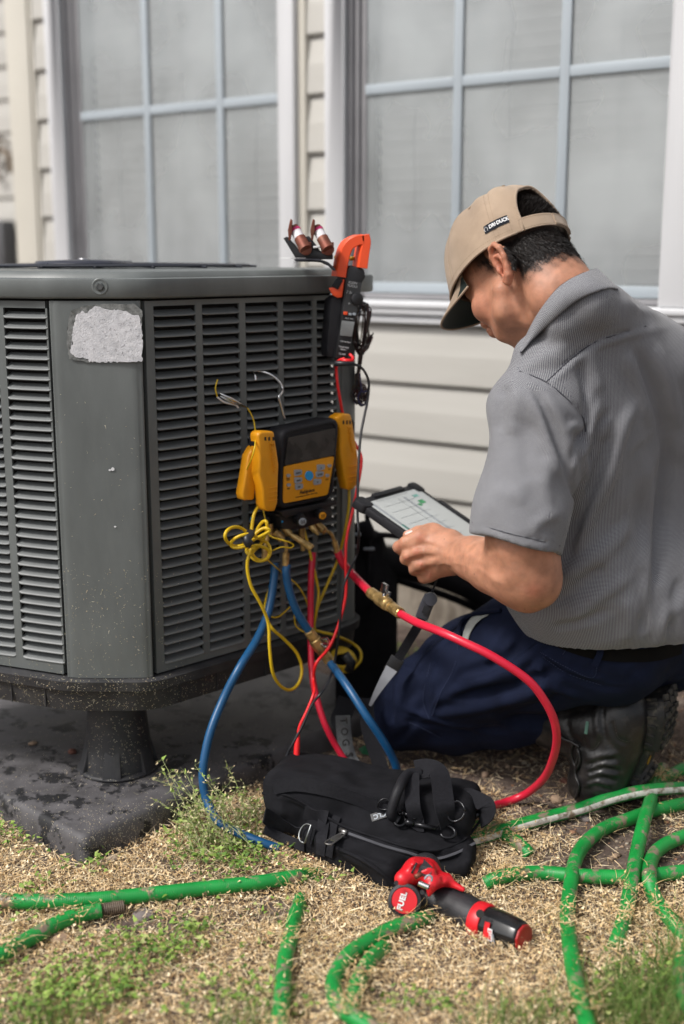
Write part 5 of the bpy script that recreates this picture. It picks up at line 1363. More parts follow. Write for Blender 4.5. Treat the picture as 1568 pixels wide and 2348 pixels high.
    for i in range(13):
        a = (i / 12 - .5) * 2 * hwid
        for j in range(5):
            z_ = (j / 4 - .5) * 2 * hh; az = azc + (a / HS) / .094; p = cap_pt(az, tz + (z_ / HS) / .150, .0018); vs.append(p)
    for i in range(12):
        for j in range(4): fs.append((i*5+j, (i+1)*5+j, (i+1)*5+j+1, i*5+j+1))
    b = MB(); b.add(vs, fs); put(b, 'woven_tag', m_tag, smooth=True)
    # lettering bent to the same curve; the reading direction runs towards the back of the head
    cu = bpy.data.curves.new('lettering', 'FONT'); cu.body = 'DRI\u00b7DUCK'; cu.size = .0076 * HS; cu.align_x = 'CENTER'; cu.align_y = 'CENTER'; cu.offset = .00022; cu.extrude = .0001
    tmp = bpy.data.objects.new('lettering', cu); COL.objects.link(tmp); dg = bpy.context.evaluated_depsgraph_get(); me = bpy.data.meshes.new_from_object(tmp.evaluated_get(dg)); bpy.data.objects.remove(tmp)
    def bend(x, y, dz=.0024): return cap_pt(azc + ((x / HS) / .094), tz + (y / HS) / .150, dz)
    for vv in me.vertices: vv.co = bend(vv.co.x * .92 + .0045 * HS, vv.co.y, .0023 + vv.co.z)
    me.materials.clear(); q_ = link('lettering', me, m_wht); q_.parent = cap_; q_.matrix_parent_inverse = INV
    b = MB(); dp = [(-.0185, -.0035), (-.0205, -.0005), (-.0175, .0035), (-.0145, .0012), (-.0150, -.0035)]
    b.tube([bend(x * HS, y * HS) for x, y in dp], .0004, 4); put(b, 'logo', m_wht)
build_cap()
# ---- shirt
def mat_check():
    m = bpy.data.materials.new('micro_check'); m.use_nodes = True; n = m.node_tree.nodes; L = m.node_tree.links; b = n['Principled BSDF']
    at_ = n.new('ShaderNodeAttribute'); at_.attribute_name = 'uvp'
    sx = n.new('ShaderNodeSeparateXYZ'); L.new(at_.outputs['Vector'], sx.inputs[0])
    def stripe(out):
        a = n.new('ShaderNodeMath'); a.operation = 'FRACT'; L.new(out, a.inputs[0])
        g = n.new('ShaderNodeMath'); g.operation = 'GREATER_THAN'; g.inputs[1].default_value = .5; L.new(a.outputs[0], g.inputs[0]); return g
    s1, s2 = stripe(sx.outputs[0]), stripe(sx.outputs[1])
    ad = n.new('ShaderNodeMath'); ad.operation = 'ADD'; L.new(s1.outputs[0], ad.inputs[0]); L.new(s2.outputs[0], ad.inputs[1])
    cr = n.new('ShaderNodeMapRange'); cr.inputs['From Max'].default_value = 2; cr.inputs['To Min'].default_value = 0; cr.inputs['To Max'].default_value = 1; L.new(ad.outputs[0], cr.inputs['Value'])
    mx = n.new('ShaderNodeMix'); mx.data_type = 'RGBA'; mx.inputs['A'].default_value = (.030, .029, .050, 1); mx.inputs['B'].default_value = (.355, .358, .362, 1)
    L.new(cr.outputs[0], mx.inputs['Factor']); L.new(mx.outputs['Result'], b.inputs['Base Color'])
    b.inputs['Roughness'].default_value = .85; b.inputs['Specular IOR Level'].default_value = .2; b.inputs['Sheen Weight'].default_value = .15
    tc = n.new('ShaderNodeTexCoord'); nz = n.new('ShaderNodeTexNoise'); nz.inputs['Scale'].default_value = 38; nz.inputs['Detail'].default_value = 5; L.new(tc.outputs['Object'], nz.inputs['Vector'])
    bp = n.new('ShaderNodeBump'); bp.inputs['Strength'].default_value = .35; bp.inputs['Distance'].default_value = .003; L.new(nz.outputs['Fac'], bp.inputs['Height']); L.new(bp.outputs[0], b.inputs['Normal'])
    return m
m_shirt = mat_check(); CHECK = .0019
def set_uvp(o, vs, ax, ay):
    a = o.data.attributes.new('uvp', 'FLOAT_VECTOR', 'POINT'); v = np.array(vs, np.float32)
    c = np.zeros((len(v), 3), np.float32); c[:, 0] = v @ np.array(ax) / CHECK + 500; c[:, 1] = v @ np.array(ay) / CHECK + 500
    a.data.foreach_set('vector', c.ravel())
def build_shirt():
    s = SDF((.10, 1.74, .36), (1.08, 2.66, 1.12), .0042)
    nb = at(1365, 765, 2.10)
    chL = J(1300, 1010, 2.13, 150); chR = J(1510, 980, 2.28, 160)
    upb = J(1440, 850, 2.16, 105)
    s.cone(*chL, *chR, .06); s.cone(*upb, *J(1540, 880, 2.20, 115), .08)
    s.cone(nb, .055, upb[0], upb[1], .06)
    cL = J(1228, 940, 2.02, 90); cR = J(1650, 930, 2.34, 92)
    s.cone(nb, .050, cL[0], cL[1], .07); s.cone(nb, .055, cR[0], cR[1], .07); s.cone(upb[0], upb[1] * .9, cL[0], cL[1] * .95, .06)
    # lower torso, bloused over the belt
    s.cone(*chL, *J(1330, 1330, 2.15, 152), .07); s.cone(*chR, *J(1520, 1330, 2.24, 165), .07); s.cone(*J(1330, 1330, 2.15, 152), *J(1520, 1330, 2.24, 165), .06)
    s.cone(*J(1290, 1340, 2.13, 110), *J(1400, 1392, 2.13, 100), .05); s.cone(*J(1400, 1392, 2.13, 100), *J(1520, 1400, 2.15, 95), .05); s.cone(*J(1400, 1392, 2.3, 100), *J(1560, 1400, 2.35, 95), .05)
    s.cone(*J(1372, 722, 2.050, 54), *J(1262, 822, 2.020, 56), .035); s.cone(*J(1372, 722, 2.050, 54), upb[0], upb[1] * .85, .05); s.cone(*J(1345, 735, 2.10, 52), *J(1235, 810, 2.10, 52), .03); s.cone(*J(1300, 745, 2.04, 46), *J(1228, 812, 2.03, 40), .03); s.cone(*J(1290, 738, 2.00, 50), *J(1352, 698, 2.00, 50), .02); s.cone(*J(1352, 698, 2.0, 50), *J(1375, 700, 2.03, 46), .02)
    body = s.v.copy()
    # sleeve
    UA = [J(1228, 940, 2.02, 92), J(1222, 1060, 1.995, 97), J(1197, 1170, 1.97, 101), J(1176, 1262, 1.955, 108)]
    s.chain(UA, .030)
    cf = [at(1077, 1221, 1.955), at(1285, 1271, 1.955)]
    ud = (UA[3][0] - UA[2][0]).normalized(); 
    e1 = (cf[1] - cf[0]).normalized(); n_ = e1.cross(Vector((0.0, -1, .22)).normalized()); n_ = n_ if n_.z < 0 else -n_
    # trim everything of the sleeve below the cuff line: compare with the body alone
    X = s.ax[0][:, None, None]; Y = s.ax[1][None, :, None]; Z = s.ax[2][None, None, :]
    pl = ((X - cf[0][0]) * n_[0] + (Y - cf[0][1]) * n_[1] + (Z - cf[0][2]) * n_[2]).astype(np.float32)
    s.v = np.minimum(body, np.maximum(s.v, pl))
    # hollow of the sleeve opening
    c0 = at(1181, 1246, 1.958); rr = 93 * (c0 - CP).dot(CF) / FPX
    hol = SDF.__new__(SDF); hol.lo, hol.h, hol.n, hol.ax = s.lo, s.h, s.n, s.ax; hol.v = np.full(s.n, 1.0, np.float32)
    hol.cone(c0 - ud * .035, rr * .90, c0 + ud * .06, rr * 1.06, 0)
    s.v = np.maximum(s.v, np.minimum(-hol.v, 1)) if True else s.v
    s.v = np.minimum(s.v, np.maximum(body, -(pl * 0 + 1)) ) if False else s.v
    f = lambda uv, a, w: s.foldpx(uv, a * (3.1 if abs(a) > .0038 else 1.9), w * .80)
    # yoke seam
    yk = [(1567, 738), (1480, 748), (1410, 768), (1362, 785), (1310, 822), (1252, 876)]
    f(yk, -.0030, .0040); f([(u + 2, v + 12) for u, v in yk], .0024, .007)
    f([(1136, 846), (1191, 851), (1250, 875), (1300, 915), (1335, 957), (1343, 990)], -.0030, .0045)
    f([(1140, 860), (1190, 864), (1240, 886), (1290, 930), (1322, 968)], .0016, .006)
    # deep fold at the armhole, the knot and the drapes of the back
    f([(1228, 900), (1255, 950), (1280, 1018), (1300, 1070), (1313, 1118), (1318, 1160)], -.0075, .0080)
    f([(1212, 905), (1240, 960), (1262, 1030), (1280, 1090)], .0040, .011)
    f([(1250, 905), (1285, 965), (1308, 1030), (1318, 1080)], .0050, .010)
    f([(1326, 835), (1340, 880), (1342, 925), (1344, 970)], -.0050, .009); f([(1352, 800), (1362, 850), (1375, 900)], .0035, .012)
    f([(1345, 975), (1330, 1000), (1318, 1030), (1312, 1062)], -.009, .0065); f([(1352, 985), (1345, 1015), (1330, 1045)], .007, .008); f([(1300, 985), (1318, 978), (1336, 988)], .005, .008)
    f([(1396, 945), (1372, 975), (1368, 1010), (1385, 1022), (1402, 1005)], -.0045, .008); f([(1372, 925), (1358, 960), (1354, 1000)], .004, .008)
    f([(1452, 930), (1426, 981), (1406, 1050), (1390, 1100), (1362, 1155), (1325, 1250)], .0080, .013)
    f([(1402, 1000), (1388, 1040), (1368, 1090), (1342, 1150), (1312, 1220), (1300, 1275)], -.0085, .013)
    f([(1344, 1040), (1340, 1090), (1330, 1140), (1318, 1180)], .005, .012); f([(1366, 1020), (1352, 1080), (1336, 1120)], -.004, .009)
    f([(1455, 800), (1490, 880), (1515, 960), (1530, 1060)], -.0045, .014); f([(1435, 810), (1462, 880), (1480, 960)], .004, .014); f([(1500, 790), (1535, 880), (1556, 980)], .0045, .014)
    f([(1530, 1000), (1522, 1120), (1508, 1240), (1500, 1340)], -.006, .018); f([(1485, 1060), (1480, 1200), (1470, 1330), (1468, 1420)], .0050, .020)
    f([(1290, 1330), (1340, 1290), (1400, 1250), (1440, 1200)], .0055, .016); f([(1270, 1385), (1330, 1345), (1390, 1300)], -.0050, .013); f([(1300, 1420), (1370, 1370), (1440, 1320)], .0050, .013)
    f([(1270, 1440), (1330, 1425), (1400, 1400)], -.0045, .010); f([(1470, 1450), (1480, 1400), (1470, 1350), (1476, 1300)], -.0060, .012); f([(1430, 1470), (1440, 1420), (1432, 1370)], .004, .012)
    f([(1545, 1380), (1520, 1430), (1500, 1480)], .007, .014); f([(1560, 1330), (1545, 1400), (1532, 1450)], -.006, .012)
    f([(1195, 890), (1180, 940), (1172, 1000)], .003, .016); f([(1160, 880), (1146, 930), (1140, 990)], -.003, .014); f([(1260, 1050), (1250, 1120), (1262, 1200)], .003, .016); f([(1210, 960), (1205, 1040), (1215, 1100)], -.0025, .016)
    f([(1130, 1120), (1170, 1135), (1210, 1150)], .0018, .014); f([(1285, 1180), (1250, 1190), (1215, 1215)], .0026, .012)
    # hem stitching of the cuff
    f([(1083, 1198), (1130, 1212), (1180, 1226), (1240, 1240), (1286, 1252)], -.0016, .0032)
    for q in ((1418, 690, 1500, 720), (1300, 790, 1230, 840), (1260, 800, 1200, 845)): f([(q[0], q[1]), ((q[0]+q[2])/2, (q[1]+q[3])/2 + 4), (q[2], q[3])], .0024, .012)
    # fine creases running round the sleeve and down the back
    rf = random.Random(12)
    for _ in range(46):
        u, v = rf.uniform(1130, 1560), rf.uniform(830, 1440); a = rf.gauss(math.pi / 2 + .25, .5) if u > 1300 else rf.gauss(.2, .6); l = rf.uniform(18, 60)
        s.foldpx([(u - l * math.cos(a), v - l * math.sin(a)), (u + rf.uniform(-6, 6), v), (u + l * math.cos(a), v + l * math.sin(a))], rf.uniform(-.0022, .0022), rf.uniform(.006, .011))
    # low-frequency softness
    n3 = .0022 * (np.sin(X * 31 + 2 * np.sin(Z * 23)) * np.sin(Z * 27 + 3 * np.sin(Y * 17)) + .6 * np.sin(X * 57 + Z * 41 + 2 * np.sin(Y * 49)))
    s.v = s.v - n3.astype(np.float32)
    o = s.mesh('shirt', m_shirt, person, smooth_it=1)
    # weave directions: turned on the sleeve
    vs = s.vs; c = np.zeros((len(vs), 3), np.float32)
    def cyl(a0, a1, rr, ref):
        a0 = np.array(a0); d = np.array(a1) - a0; d /= np.linalg.norm(d); q = vs - a0; h = q @ d; q = q - h[:, None] * d
        e1 = np.array(ref) - d * np.dot(ref, d); e1 /= np.linalg.norm(e1); e2 = np.cross(d, e1); return np.arctan2(q @ e2, q @ e1) * rr, h, np.linalg.norm(q, axis=1)
    tb = cyl(at(1420, 900, 2.2), at(1430, 1450, 2.24), .17, (0, 1, 0)); ts = cyl(UA[0][0], UA[3][0], .078, (.6, 1, 0))
    arm = (ts[2] < .090) & (ts[1] > -.02 + .0 * ts[1]) & (vs[:, 0] < at(1310, 1000, 2.0).x)
    FF = s.F; nn = np.empty(len(vs) * 3, np.float32); o.data.vertex_normals.foreach_get('vector', nn); nz_ = nn.reshape(-1, 3)[:, 2]
    tp = (vs @ np.array([.82, .57, 0]), vs @ np.array([-.57, .82, 0]))
    armf = arm[FF].mean(1) > .5; topf = (nz_[FF].mean(1) > .62) & ~armf
    def per(a0, r_):
        q = a0[FF]
        if r_: d = q - q[:, :1]; q = q - np.round(d / (2 * np.pi * r_)) * 2 * np.pi * r_
        return q
    nv = nn.reshape(-1, 3)
    def radial(a0, a1):
        a0 = np.array(a0); d = np.array(a1) - a0; d /= np.linalg.norm(d); q = vs - a0; q = q - (q @ d)[:, None] * d; rl = np.linalg.norm(q, axis=1) + 1e-6; return np.abs((q / rl[:, None] * nv).sum(1))
    ra = radial(UA[0][0], UA[3][0])[FF].mean(1) < .55; rb = radial(at(1420, 900, 2.2), at(1430, 1450, 2.24))[FF].mean(1) < .55
    A_, B_, T_ = (per(ts[0], .078), per(ts[1], 0)), (per(tb[0], .17), per(tb[1], 0)), (per(tp[0], 0), per(tp[1], 0))
    A_ = (np.where(ra[:, None], per(ts[2], 0), A_[0]), A_[1]); rho = np.linalg.norm((vs - np.array(at(1420, 1100, 2.22)))[:, :2], axis=1); B_ = (np.where(rb[:, None], per(rho, 0), B_[0]), B_[1])
    cc = np.zeros((len(FF), 4, 3), np.float32)
    for k in (0, 1): cc[..., k] = np.where(armf[:, None], A_[k], np.where(topf[:, None], T_[k], B_[k])) / CHECK + 500
    a = o.data.attributes.new('uvp', 'FLOAT_VECTOR', 'CORNER'); a.data.foreach_set('vector', cc.ravel()); return s, o
shirtS, shirtO = build_shirt()
def build_collar():
    top = [(1203, 777), (1231, 722), (1271, 668), (1300, 644), (1326, 630), (1350, 620), (1368, 615)]
    bot = [(1190, 812), (1223, 777), (1275, 728), (1322, 690), (1370, 668), (1400, 661), (1417, 664)]
    T = [Vector((*q, 0)) for q in top]; Bt = [Vector((*q, 0)) for q in bot]; T = catmull(T, 5); Bt = catmull(Bt, 5)
    vs = []; rows = 7; n = len(T)
    ty = np.linspace(1.995, 2.10, n); by = np.linspace(2.0, 2.09, n)
    cols = []
    for i in range(n):
        q = bodyS.hit(T[i].x, T[i].y, y1=2.3); yt = (q.y if q is not None else 2.08)
        q2 = shirtS.hit(Bt[i].x, Bt[i].y, y1=2.35); yb = (q2.y if q2 is not None else 2.08)
        cols.append([yt, yb])
    cols = np.array(cols)
    for k in range(2):
        for _ in range(6): cols[1:-1, k] = (cols[:-2, k] + cols[1:-1, k] * 2 + cols[2:, k]) / 4
    cols[:, 0] -= .010; cols[:, 1] -= .009
    for i in range(n):
        for j in range(rows):
            t = j / (rows - 1); u = T[i].x * (1 - t) + Bt[i].x * t; v = T[i].y * (1 - t) + Bt[i].y * t
            y = cols[i, 0] * (1 - t) + cols[i, 1] * t - .010 * math.sin(t * math.pi) ; vs.append(at(u, v, y))
    # carry it round the far side of the neck
    ct = at(1290, 730, 2.15)
    ex = [(1372, 620, 2.13, 1424, 668, 2.13), (1360, 632, 2.18, 1430, 690, 2.2), (1330, 660, 2.21, 1400, 730, 2.26), (1290, 700, 2.215, 1340, 780, 2.28), (1245, 750, 2.19, 1270, 810, 2.25), (1215, 785, 2.15, 1225, 830, 2.19)]
    exv = []
    for a in ex: exv.append((at(a[0], a[1], a[2]), at(a[3], a[4], a[5])))
    for pt, pb in exv:
        for j in range(rows): t = j / (rows - 1); vs.append(pt.lerp(pb, t))
    N = n + len(ex)
    fs = [(i*rows+j, (i+1)*rows+j, (i+1)*rows+j+1, i*rows+j+1) for i in range(N-1) for j in range(rows-1)]
    o = mesh_obj('collar', vs, fs, m_shirt, person, smooth=True)
    md = o.modifiers.new('s', 'SOLIDIFY'); md.thickness = .0035; md.offset = 0
    sb = o.modifiers.new('b', 'SUBSURF'); sb.levels = 1; sb.render_levels = 1
    d = (at(1400, 640, 2.05) - at(1200, 790, 2.0)).normalized(); set_uvp(o, vs, d, Vector((0, -.6, .8)).cross(d).normalized())
    # collar stand just inside
    vs2 = []
    for i in range(n):
        p = vs[i * rows]; vs2 += [p + Vector((0, .004, .000)), p + Vector((0, .010, -.030))]
    m2 = mesh_obj('collar_stand', vs2, [(2*i, 2*i+2, 2*i+3, 2*i+1) for i in range(n-1)], m_shirt, person, smooth=True); set_uvp(m2, vs2, (1, 0, 0), (0, 0, 1))
build_collar()

# ---- trousers
m_navy = mat_cloth('navy_canvas', (.0092, .0130, .032), scale=3000, bump=.3, var=.25, vs=18, sheen=.0)
m_navythread = mat('navy_thread', (.03, .04, .09), .8)
def build_trousers():
    s = SDF((-.06, 1.92, -.02), (1.06, 2.86, .62), .0046)
    hipL = J(1400, 1492, 2.17, 98); hipR = J(1530, 1465, 2.34, 105)
    s.cone(*hipL, *hipR, .06); s.cone(*J(1330, 1420, 2.20, 115), *J(1520, 1400, 2.28, 120), .06)
    s.cone(*J(1330, 1450, 2.18, 105), *hipL, .06)
    # left thigh
    s.chain([hipL, J(1240, 1500, 2.20, 118), J(1085, 1542, 2.28, 106), J(970, 1598, 2.34, 85), J(922, 1636, 2.37, 68)], .05)
    s.cone(*J(1180, 1450, 2.24, 85), *J(1060, 1500, 2.34, 62), .05)
    # left shin to ankle
    s.chain([J(924, 1648, 2.38, 68), J(1040, 1650, 2.35, 68), J(1160, 1645, 2.30, 62), J(1262, 1640, 2.26, 56)], .04)
    # right leg beyond
    s.chain([hipR, J(1300, 1500, 2.48, 118), J(1100, 1545, 2.58, 105), J(1000, 1610, 2.62, 70)], .05); s.chain([J(1000, 1620, 2.62, 64), J(1200, 1640, 2.60, 62), J(1400, 1640, 2.52, 58)], .04)
    f = lambda uv, a, w: s.foldpx(uv, a * 3.4, w * .66)
    # top outline lump, cargo pocket flap, seams, drag lines
    f([(1070, 1440), (1010, 1480), (960, 1535), (925, 1600)], .005, .016)
    f([(1250, 1440), (1180, 1500), (1120, 1530), (1060, 1545)], -.008, .014); f([(1245, 1470), (1190, 1520), (1130, 1553), (1070, 1570), (1010, 1600)], .008, .014)
    f([(1275, 1530), (1200, 1570), (1120, 1590), (1040, 1600)], -.008, .014); f([(1270, 1560), (1190, 1600), (1110, 1620), (1010, 1635)], .008, .014)
    f([(1290, 1590), (1220, 1625), (1150, 1640)], -.006, .012); f([(1060, 1480), (1050, 1530), (1010, 1590), (985, 1640)], .003, .006)
    f([(1160, 1440), (1130, 1490), (1115, 1520)], .006, .012); f([(1200, 1430), (1190, 1475), (1170, 1510)], -.006, .012)
    f([(900, 1545), (895, 1600), (900, 1660)], -.004, .010); f([(1010, 1470), (990, 1530), (975, 1600), (990, 1650)], -.0025, .005); f([(1020, 1472), (1000, 1530), (986, 1600), (1000, 1652)], .0022, .005)
    f([(930, 1625), (1000, 1650), (1060, 1662), (1160, 1650)], .004, .009); f([(930, 1655), (1000, 1668), (1080, 1672)], -.006, .008)
    f([(1240, 1500), (1300, 1545), (1380, 1575), (1440, 1580)], -.0045, .006); f([(1236, 1492), (1300, 1532), (1390, 1560)], .004, .006)
    f([(1232, 1520), (1260, 1570), (1330, 1600)], .004, .010); f([(1365, 1480), (1370, 1520), (1360, 1545)], .003, .005)
    X = s.ax[0][:, None, None]; Y = s.ax[1][None, :, None]; Z = s.ax[2][None, None, :]
    s.v = s.v - (.0030 * (np.sin(X * 37 + 2 * np.sin(Z * 41)) * np.sin(Z * 51 + 3 * np.sin(Y * 19 + X * 9)))).astype(np.float32)
    rf = random.Random(14)
    for _ in range(60):
        u, v = rf.uniform(880, 1500), rf.uniform(1420, 1690); a = rf.gauss(-.45 if v < 1580 else -.05, .35); l = rf.uniform(20, 80)
        s.foldpx([(u - l * math.cos(a), v - l * math.sin(a)), (u + rf.uniform(-6, 6), v + rf.uniform(-5, 5)), (u + l * math.cos(a), v + l * math.sin(a))], rf.uniform(-.0055, .0045), rf.uniform(.006, .010))
    # ground contact
    s.plane((0, 0, .004), (0, 0, -1))
    o = s.mesh('trousers', m_navy, person, smooth_it=1); return s, o
trouS, trouO = build_trousers()
def on_surface(S_, uv, off, n=5):
    P = [S_.hit(*q) for q in uv]; ok = [p is not None for p in P]
    P = [p + S_.grad(p) * off for p in P if p is not None]; return catmull(P, n) if len(P) > 2 else P
m_seam = mat('shirt_seam', (.045, .045, .055), .9)
for uv in ([(1567, 738), (1480, 748), (1410, 768), (1362, 785), (1310, 822), (1252, 876)], [(1136, 846), (1191, 851), (1250, 875), (1300, 915), (1335, 957), (1343, 990)], [(1083, 1198), (1130, 1212), (1180, 1226), (1240, 1240), (1284, 1251)]):
    MB().tube(on_surface(shirtS, uv, .0004, 12), .0011 if uv[0][1] < 1000 else .0007, 5).build('seam', m_seam, person, smooth=True)
# pocket opening with pale lining
m_lining = mat_cloth('pale_lining', (.36, .38, .36), scale=2500, bump=.3)
def patch(S_, rows, off, m, name, parent, bulge=0.0):
    vs = []; nr = len(rows); nc = len(rows[0])
    for i, r_ in enumerate(rows):
        for j, q in enumerate(r_):
            p = S_.hit(*q); 
            if p is None: p = at(q[0], q[1], 2.2)
            vs.append(p + S_.grad(p) * (off + bulge * math.sin(math.pi * i / (nr - 1)) * math.sin(math.pi * j / (nc - 1))))
    o = mesh_obj(name, vs, [(i*nc+j, (i+1)*nc+j, (i+1)*nc+j+1, i*nc+j+1) for i in range(nr-1) for j in range(nc-1)], m, parent, smooth=True)
    md = o.modifiers.new('s', 'SOLIDIFY'); md.thickness = .002; md.offset = 0
    sb = o.modifiers.new('b', 'SUBSURF'); sb.levels = 1; sb.render_levels = 1; return o
patch(trouS, [[(1128, 1408), (1118, 1414), (1100, 1424), (1075, 1440)], [(1112, 1412), (1102, 1424), (1090, 1440), (1078, 1462)], [(1094, 1412), (1084, 1430), (1076, 1452), (1073, 1478)], [(1082, 1416), (1070, 1432), (1062, 1450), (1060, 1470)]], .003, m_lining, 'pocket_lining', person, .004)
for uv in ([(1150, 1402), (1120, 1405), (1085, 1412), (1062, 1428), (1054, 1450), (1060, 1478)],):
    b = MB().tube(on_surface(trouS, uv, .004), .0045, 8); b.build('pocket_edge', m_navy, person, smooth=True)
st = MB()
for uv in ([(1000, 1470), (985, 1530), (970, 1600), (985, 1648)], [(1245, 1505), (1300, 1543), (1380, 1570)], [(1050, 1480), (1042, 1530), (1010, 1590), (990, 1640)], [(905, 1640), (960, 1665), (1010, 1690)], [(1300, 1442), (1300, 1480), (1290, 1500)], [(1238, 1494), (1300, 1530), (1360, 1552), (1368, 1500)]):
    P = on_surface(trouS, uv, .0012, 24)
    for a, c in zip(P[::2], P[1::2]): st.tube([a, (a + c) / 2, c], .0007, 4)
q_ = st.build('stitching', m_navythread, person); q_['kind'] = 'stuff'
# belt and loops below the hem of the shirt
m_belt = mat('belt_leather', (.006, .0055, .005), .8, spec=.1)
P = on_surface(trouS, [(1245, 1448), (1300, 1476), (1360, 1494), (1430, 1502), (1500, 1500), (1560, 1484)], .002, 6)
if len(P) > 4:
    b = MB(); b.add(*ribbon_geo(P, [trouS.grad(p) for p in P], .012, .0015)); b.build('belt', m_belt, person, smooth=True, autos=40)
for uv in ([(1375, 1478), (1372, 1500), (1365, 1524)], [(1238, 1432), (1236, 1452), (1232, 1470)]):
    P = on_surface(trouS, uv, .006, 3); b = MB(); b.add(*ribbon_geo(P, [trouS.grad(p) for p in P], .006, .0015)); b.build('belt_loop', m_navy, person, smooth=True, autos=40)

# ---- boots
m_boot = mat('black_leather', (.0135, .013, .0135), .36, var=.3, vscale=60, bump=.5, bscale=160, col2=(.055, .050, .047), c2scale=38, c2lo=.52, c2hi=.8)
m_sole = mat('black_rubber', (.016, .0155, .0155), .6, var=.3, vscale=90, bump=.6, bscale=240, col2=(.10, .085, .065), c2scale=45, c2lo=.52, c2hi=.7)
m_mark = mat('yellow_emblem', (.45, .24, .02), .6)
def build_boot(main=True, dx=0, dy=0, name='boot'):
    bt = empty(name, at(1400, 1750, 2.2 + dy) + Vector((dx, 0, 0)), parent=person); bt.matrix_parent_inverse = Matrix.Translation(person.location).inverted()
    INV = Matrix.Translation(bt.location).inverted()
    O = Vector((dx, dy, 0))
    def put(q): q.parent = bt; q.matrix_parent_inverse = INV; return q
    K_ = lambda *a: (J(*a)[0] + O, J(*a)[1])
    s = SDF((.30 + dx, 2.0 + dy, -.01), (.78 + dx, 2.46 + dy, .38), .0034 if main else .006)
    s.chain([K_(1262, 1655, 2.27, 60), K_(1320, 1660, 2.24, 66), K_(1380, 1652, 2.21, 70), K_(1420, 1645, 2.19, 64)], .03)
    s.chain([K_(1388, 1680, 2.20, 70), K_(1385, 1740, 2.19, 64), K_(1375, 1785, 2.18, 54)], .03)
    s.chain([K_(1380, 1785, 2.18, 50), K_(1345, 1800, 2.19, 42)], .03)
    s.cone(*K_(1430, 1628, 2.18, 50), *K_(1415, 1700, 2.18, 52), .03)
    s.plane((0, 0, .003), (0, 0, -1))
    if main:
        f = lambda uv, a, w: s.foldpx(uv, a * 1.6, w)
        f([(1385, 1605), (1380, 1650), (1388, 1690), (1400, 1712)], -.003, .004); f([(1372, 1608), (1368, 1650), (1374, 1695)], .003, .006)
        f([(1402, 1652), (1412, 1690), (1440, 1705)], -.0022, .004); f([(1300, 1650), (1310, 1690), (1340, 1715)], -.003, .005); f([(1340, 1690), (1350, 1720), (1372, 1712), (1378, 1680)], -.002, .0035)
        for k, q in enumerate(([(1345, 1745), (1375, 1735), (1415, 1728)], [(1348, 1765), (1380, 1752), (1420, 1756)], [(1345, 1785), (1375, 1772), (1415, 1780)], [(1340, 1805), (1365, 1792), (1400, 1802)])):
            f(q, .0045, .006); f([(u, v + 9) for u, v in q], -.0045, .005)
        f([(1290, 1640), (1330, 1628), (1380, 1610)], -.002, .005)
    s.fold  # noqa
    o = s.mesh('boot_upper', m_boot, None, smooth_it=1); put(o)
    # sole: follows heel, arch, ball and bends under the toes
    ys = 2.155
    pts = [K_(1486, 1600, 2.165, 1)[0], K_(1490, 1650, 2.155, 1)[0], K_(1478, 1710, 2.165, 1)[0], K_(1460, 1765, 2.17, 1)[0], K_(1438, 1805, 2.175, 1)[0], K_(1400, 1832, 2.185, 1)[0], K_(1345, 1838, 2.21, 1)[0]]
    W = Vector((.50, .84, .05)).normalized()       # across the sole: from the near edge to the far edge
    P = catmull(pts, 6); n = len(P); vs = []
    prof = []
    hwid = [.030 + .016 * math.sin(min(1, i / 5) * math.pi / 2) if i < 6 else .046 - (.006 if 12 < i < 22 else 0) for i in range(n)]
    for i in range(n):
        T = (P[min(i+1, n-1)] - P[max(i-1, 0)]).normalized(); N = W.cross(T).normalized(); N = N if N.x > 0 or N.z < 0 else -N
        if N.dot(Vector((1, -.2, -.6))) < 0: N = -N
        th = .034 if i < 13 else (.016 if i < 20 else .026); c = P[i] + W * (.040)
        w = hwid[i]
        sec = [(-w * .96, -.016), (-w * 1.05, -.012), (-w * 1.05, th * .35), (-w, th - .004), (-w * .92, th), (w * .92, th), (w, th - .004), (w * 1.05, -.012), (w * .9, -.016)]
        vs += [c + W * a + N * (b_ - .006) for a, b_ in sec]
    m_ = 9; fs = [(i*m_+k, i*m_+(k+1) % m_, (i+1)*m_+(k+1) % m_, (i+1)*m_+k) for i in range(n-1) for k in range(m_)] + [tuple(range(m_-1, -1, -1)), tuple((n-1)*m_+k for k in range(m_))]
    b = MB(); b.add(vs, fs); so_ = put(b.build('boot_sole', m_sole, None, smooth=True, autos=38))
    # lugs on the tread and ribs along the side
    lg = MB()
    for i in list(range(1, 13, 2)) + list(range(20, n - 2, 2)):
        T = (P[i+1] - P[i-1]).normalized(); N = W.cross(T).normalized()
        if N.dot(Vector((1, -.2, -.6))) < 0: N = -N
        th = .034 if i < 13 else .026
        for sg in (-1, 0, 1):
            c = P[i] + W * (.040 + sg * .027) + N * (th - .008); M = frame(c, T, N); lg.box((-.0055, -.010, 0), (.0055, .010, .007), M)
        if main:
            c = P[i] + W * (.040 - hwid[i] * 1.05) + N * (th * .25 - .004); M = frame(c, T, -W); lg.box((-.0030, -.011, -.002), (.0030, .011, .0022), M)
    q = put(lg.build('tread_lug', m_sole, None, bevel=.001)); q['kind'] = 'stuff'
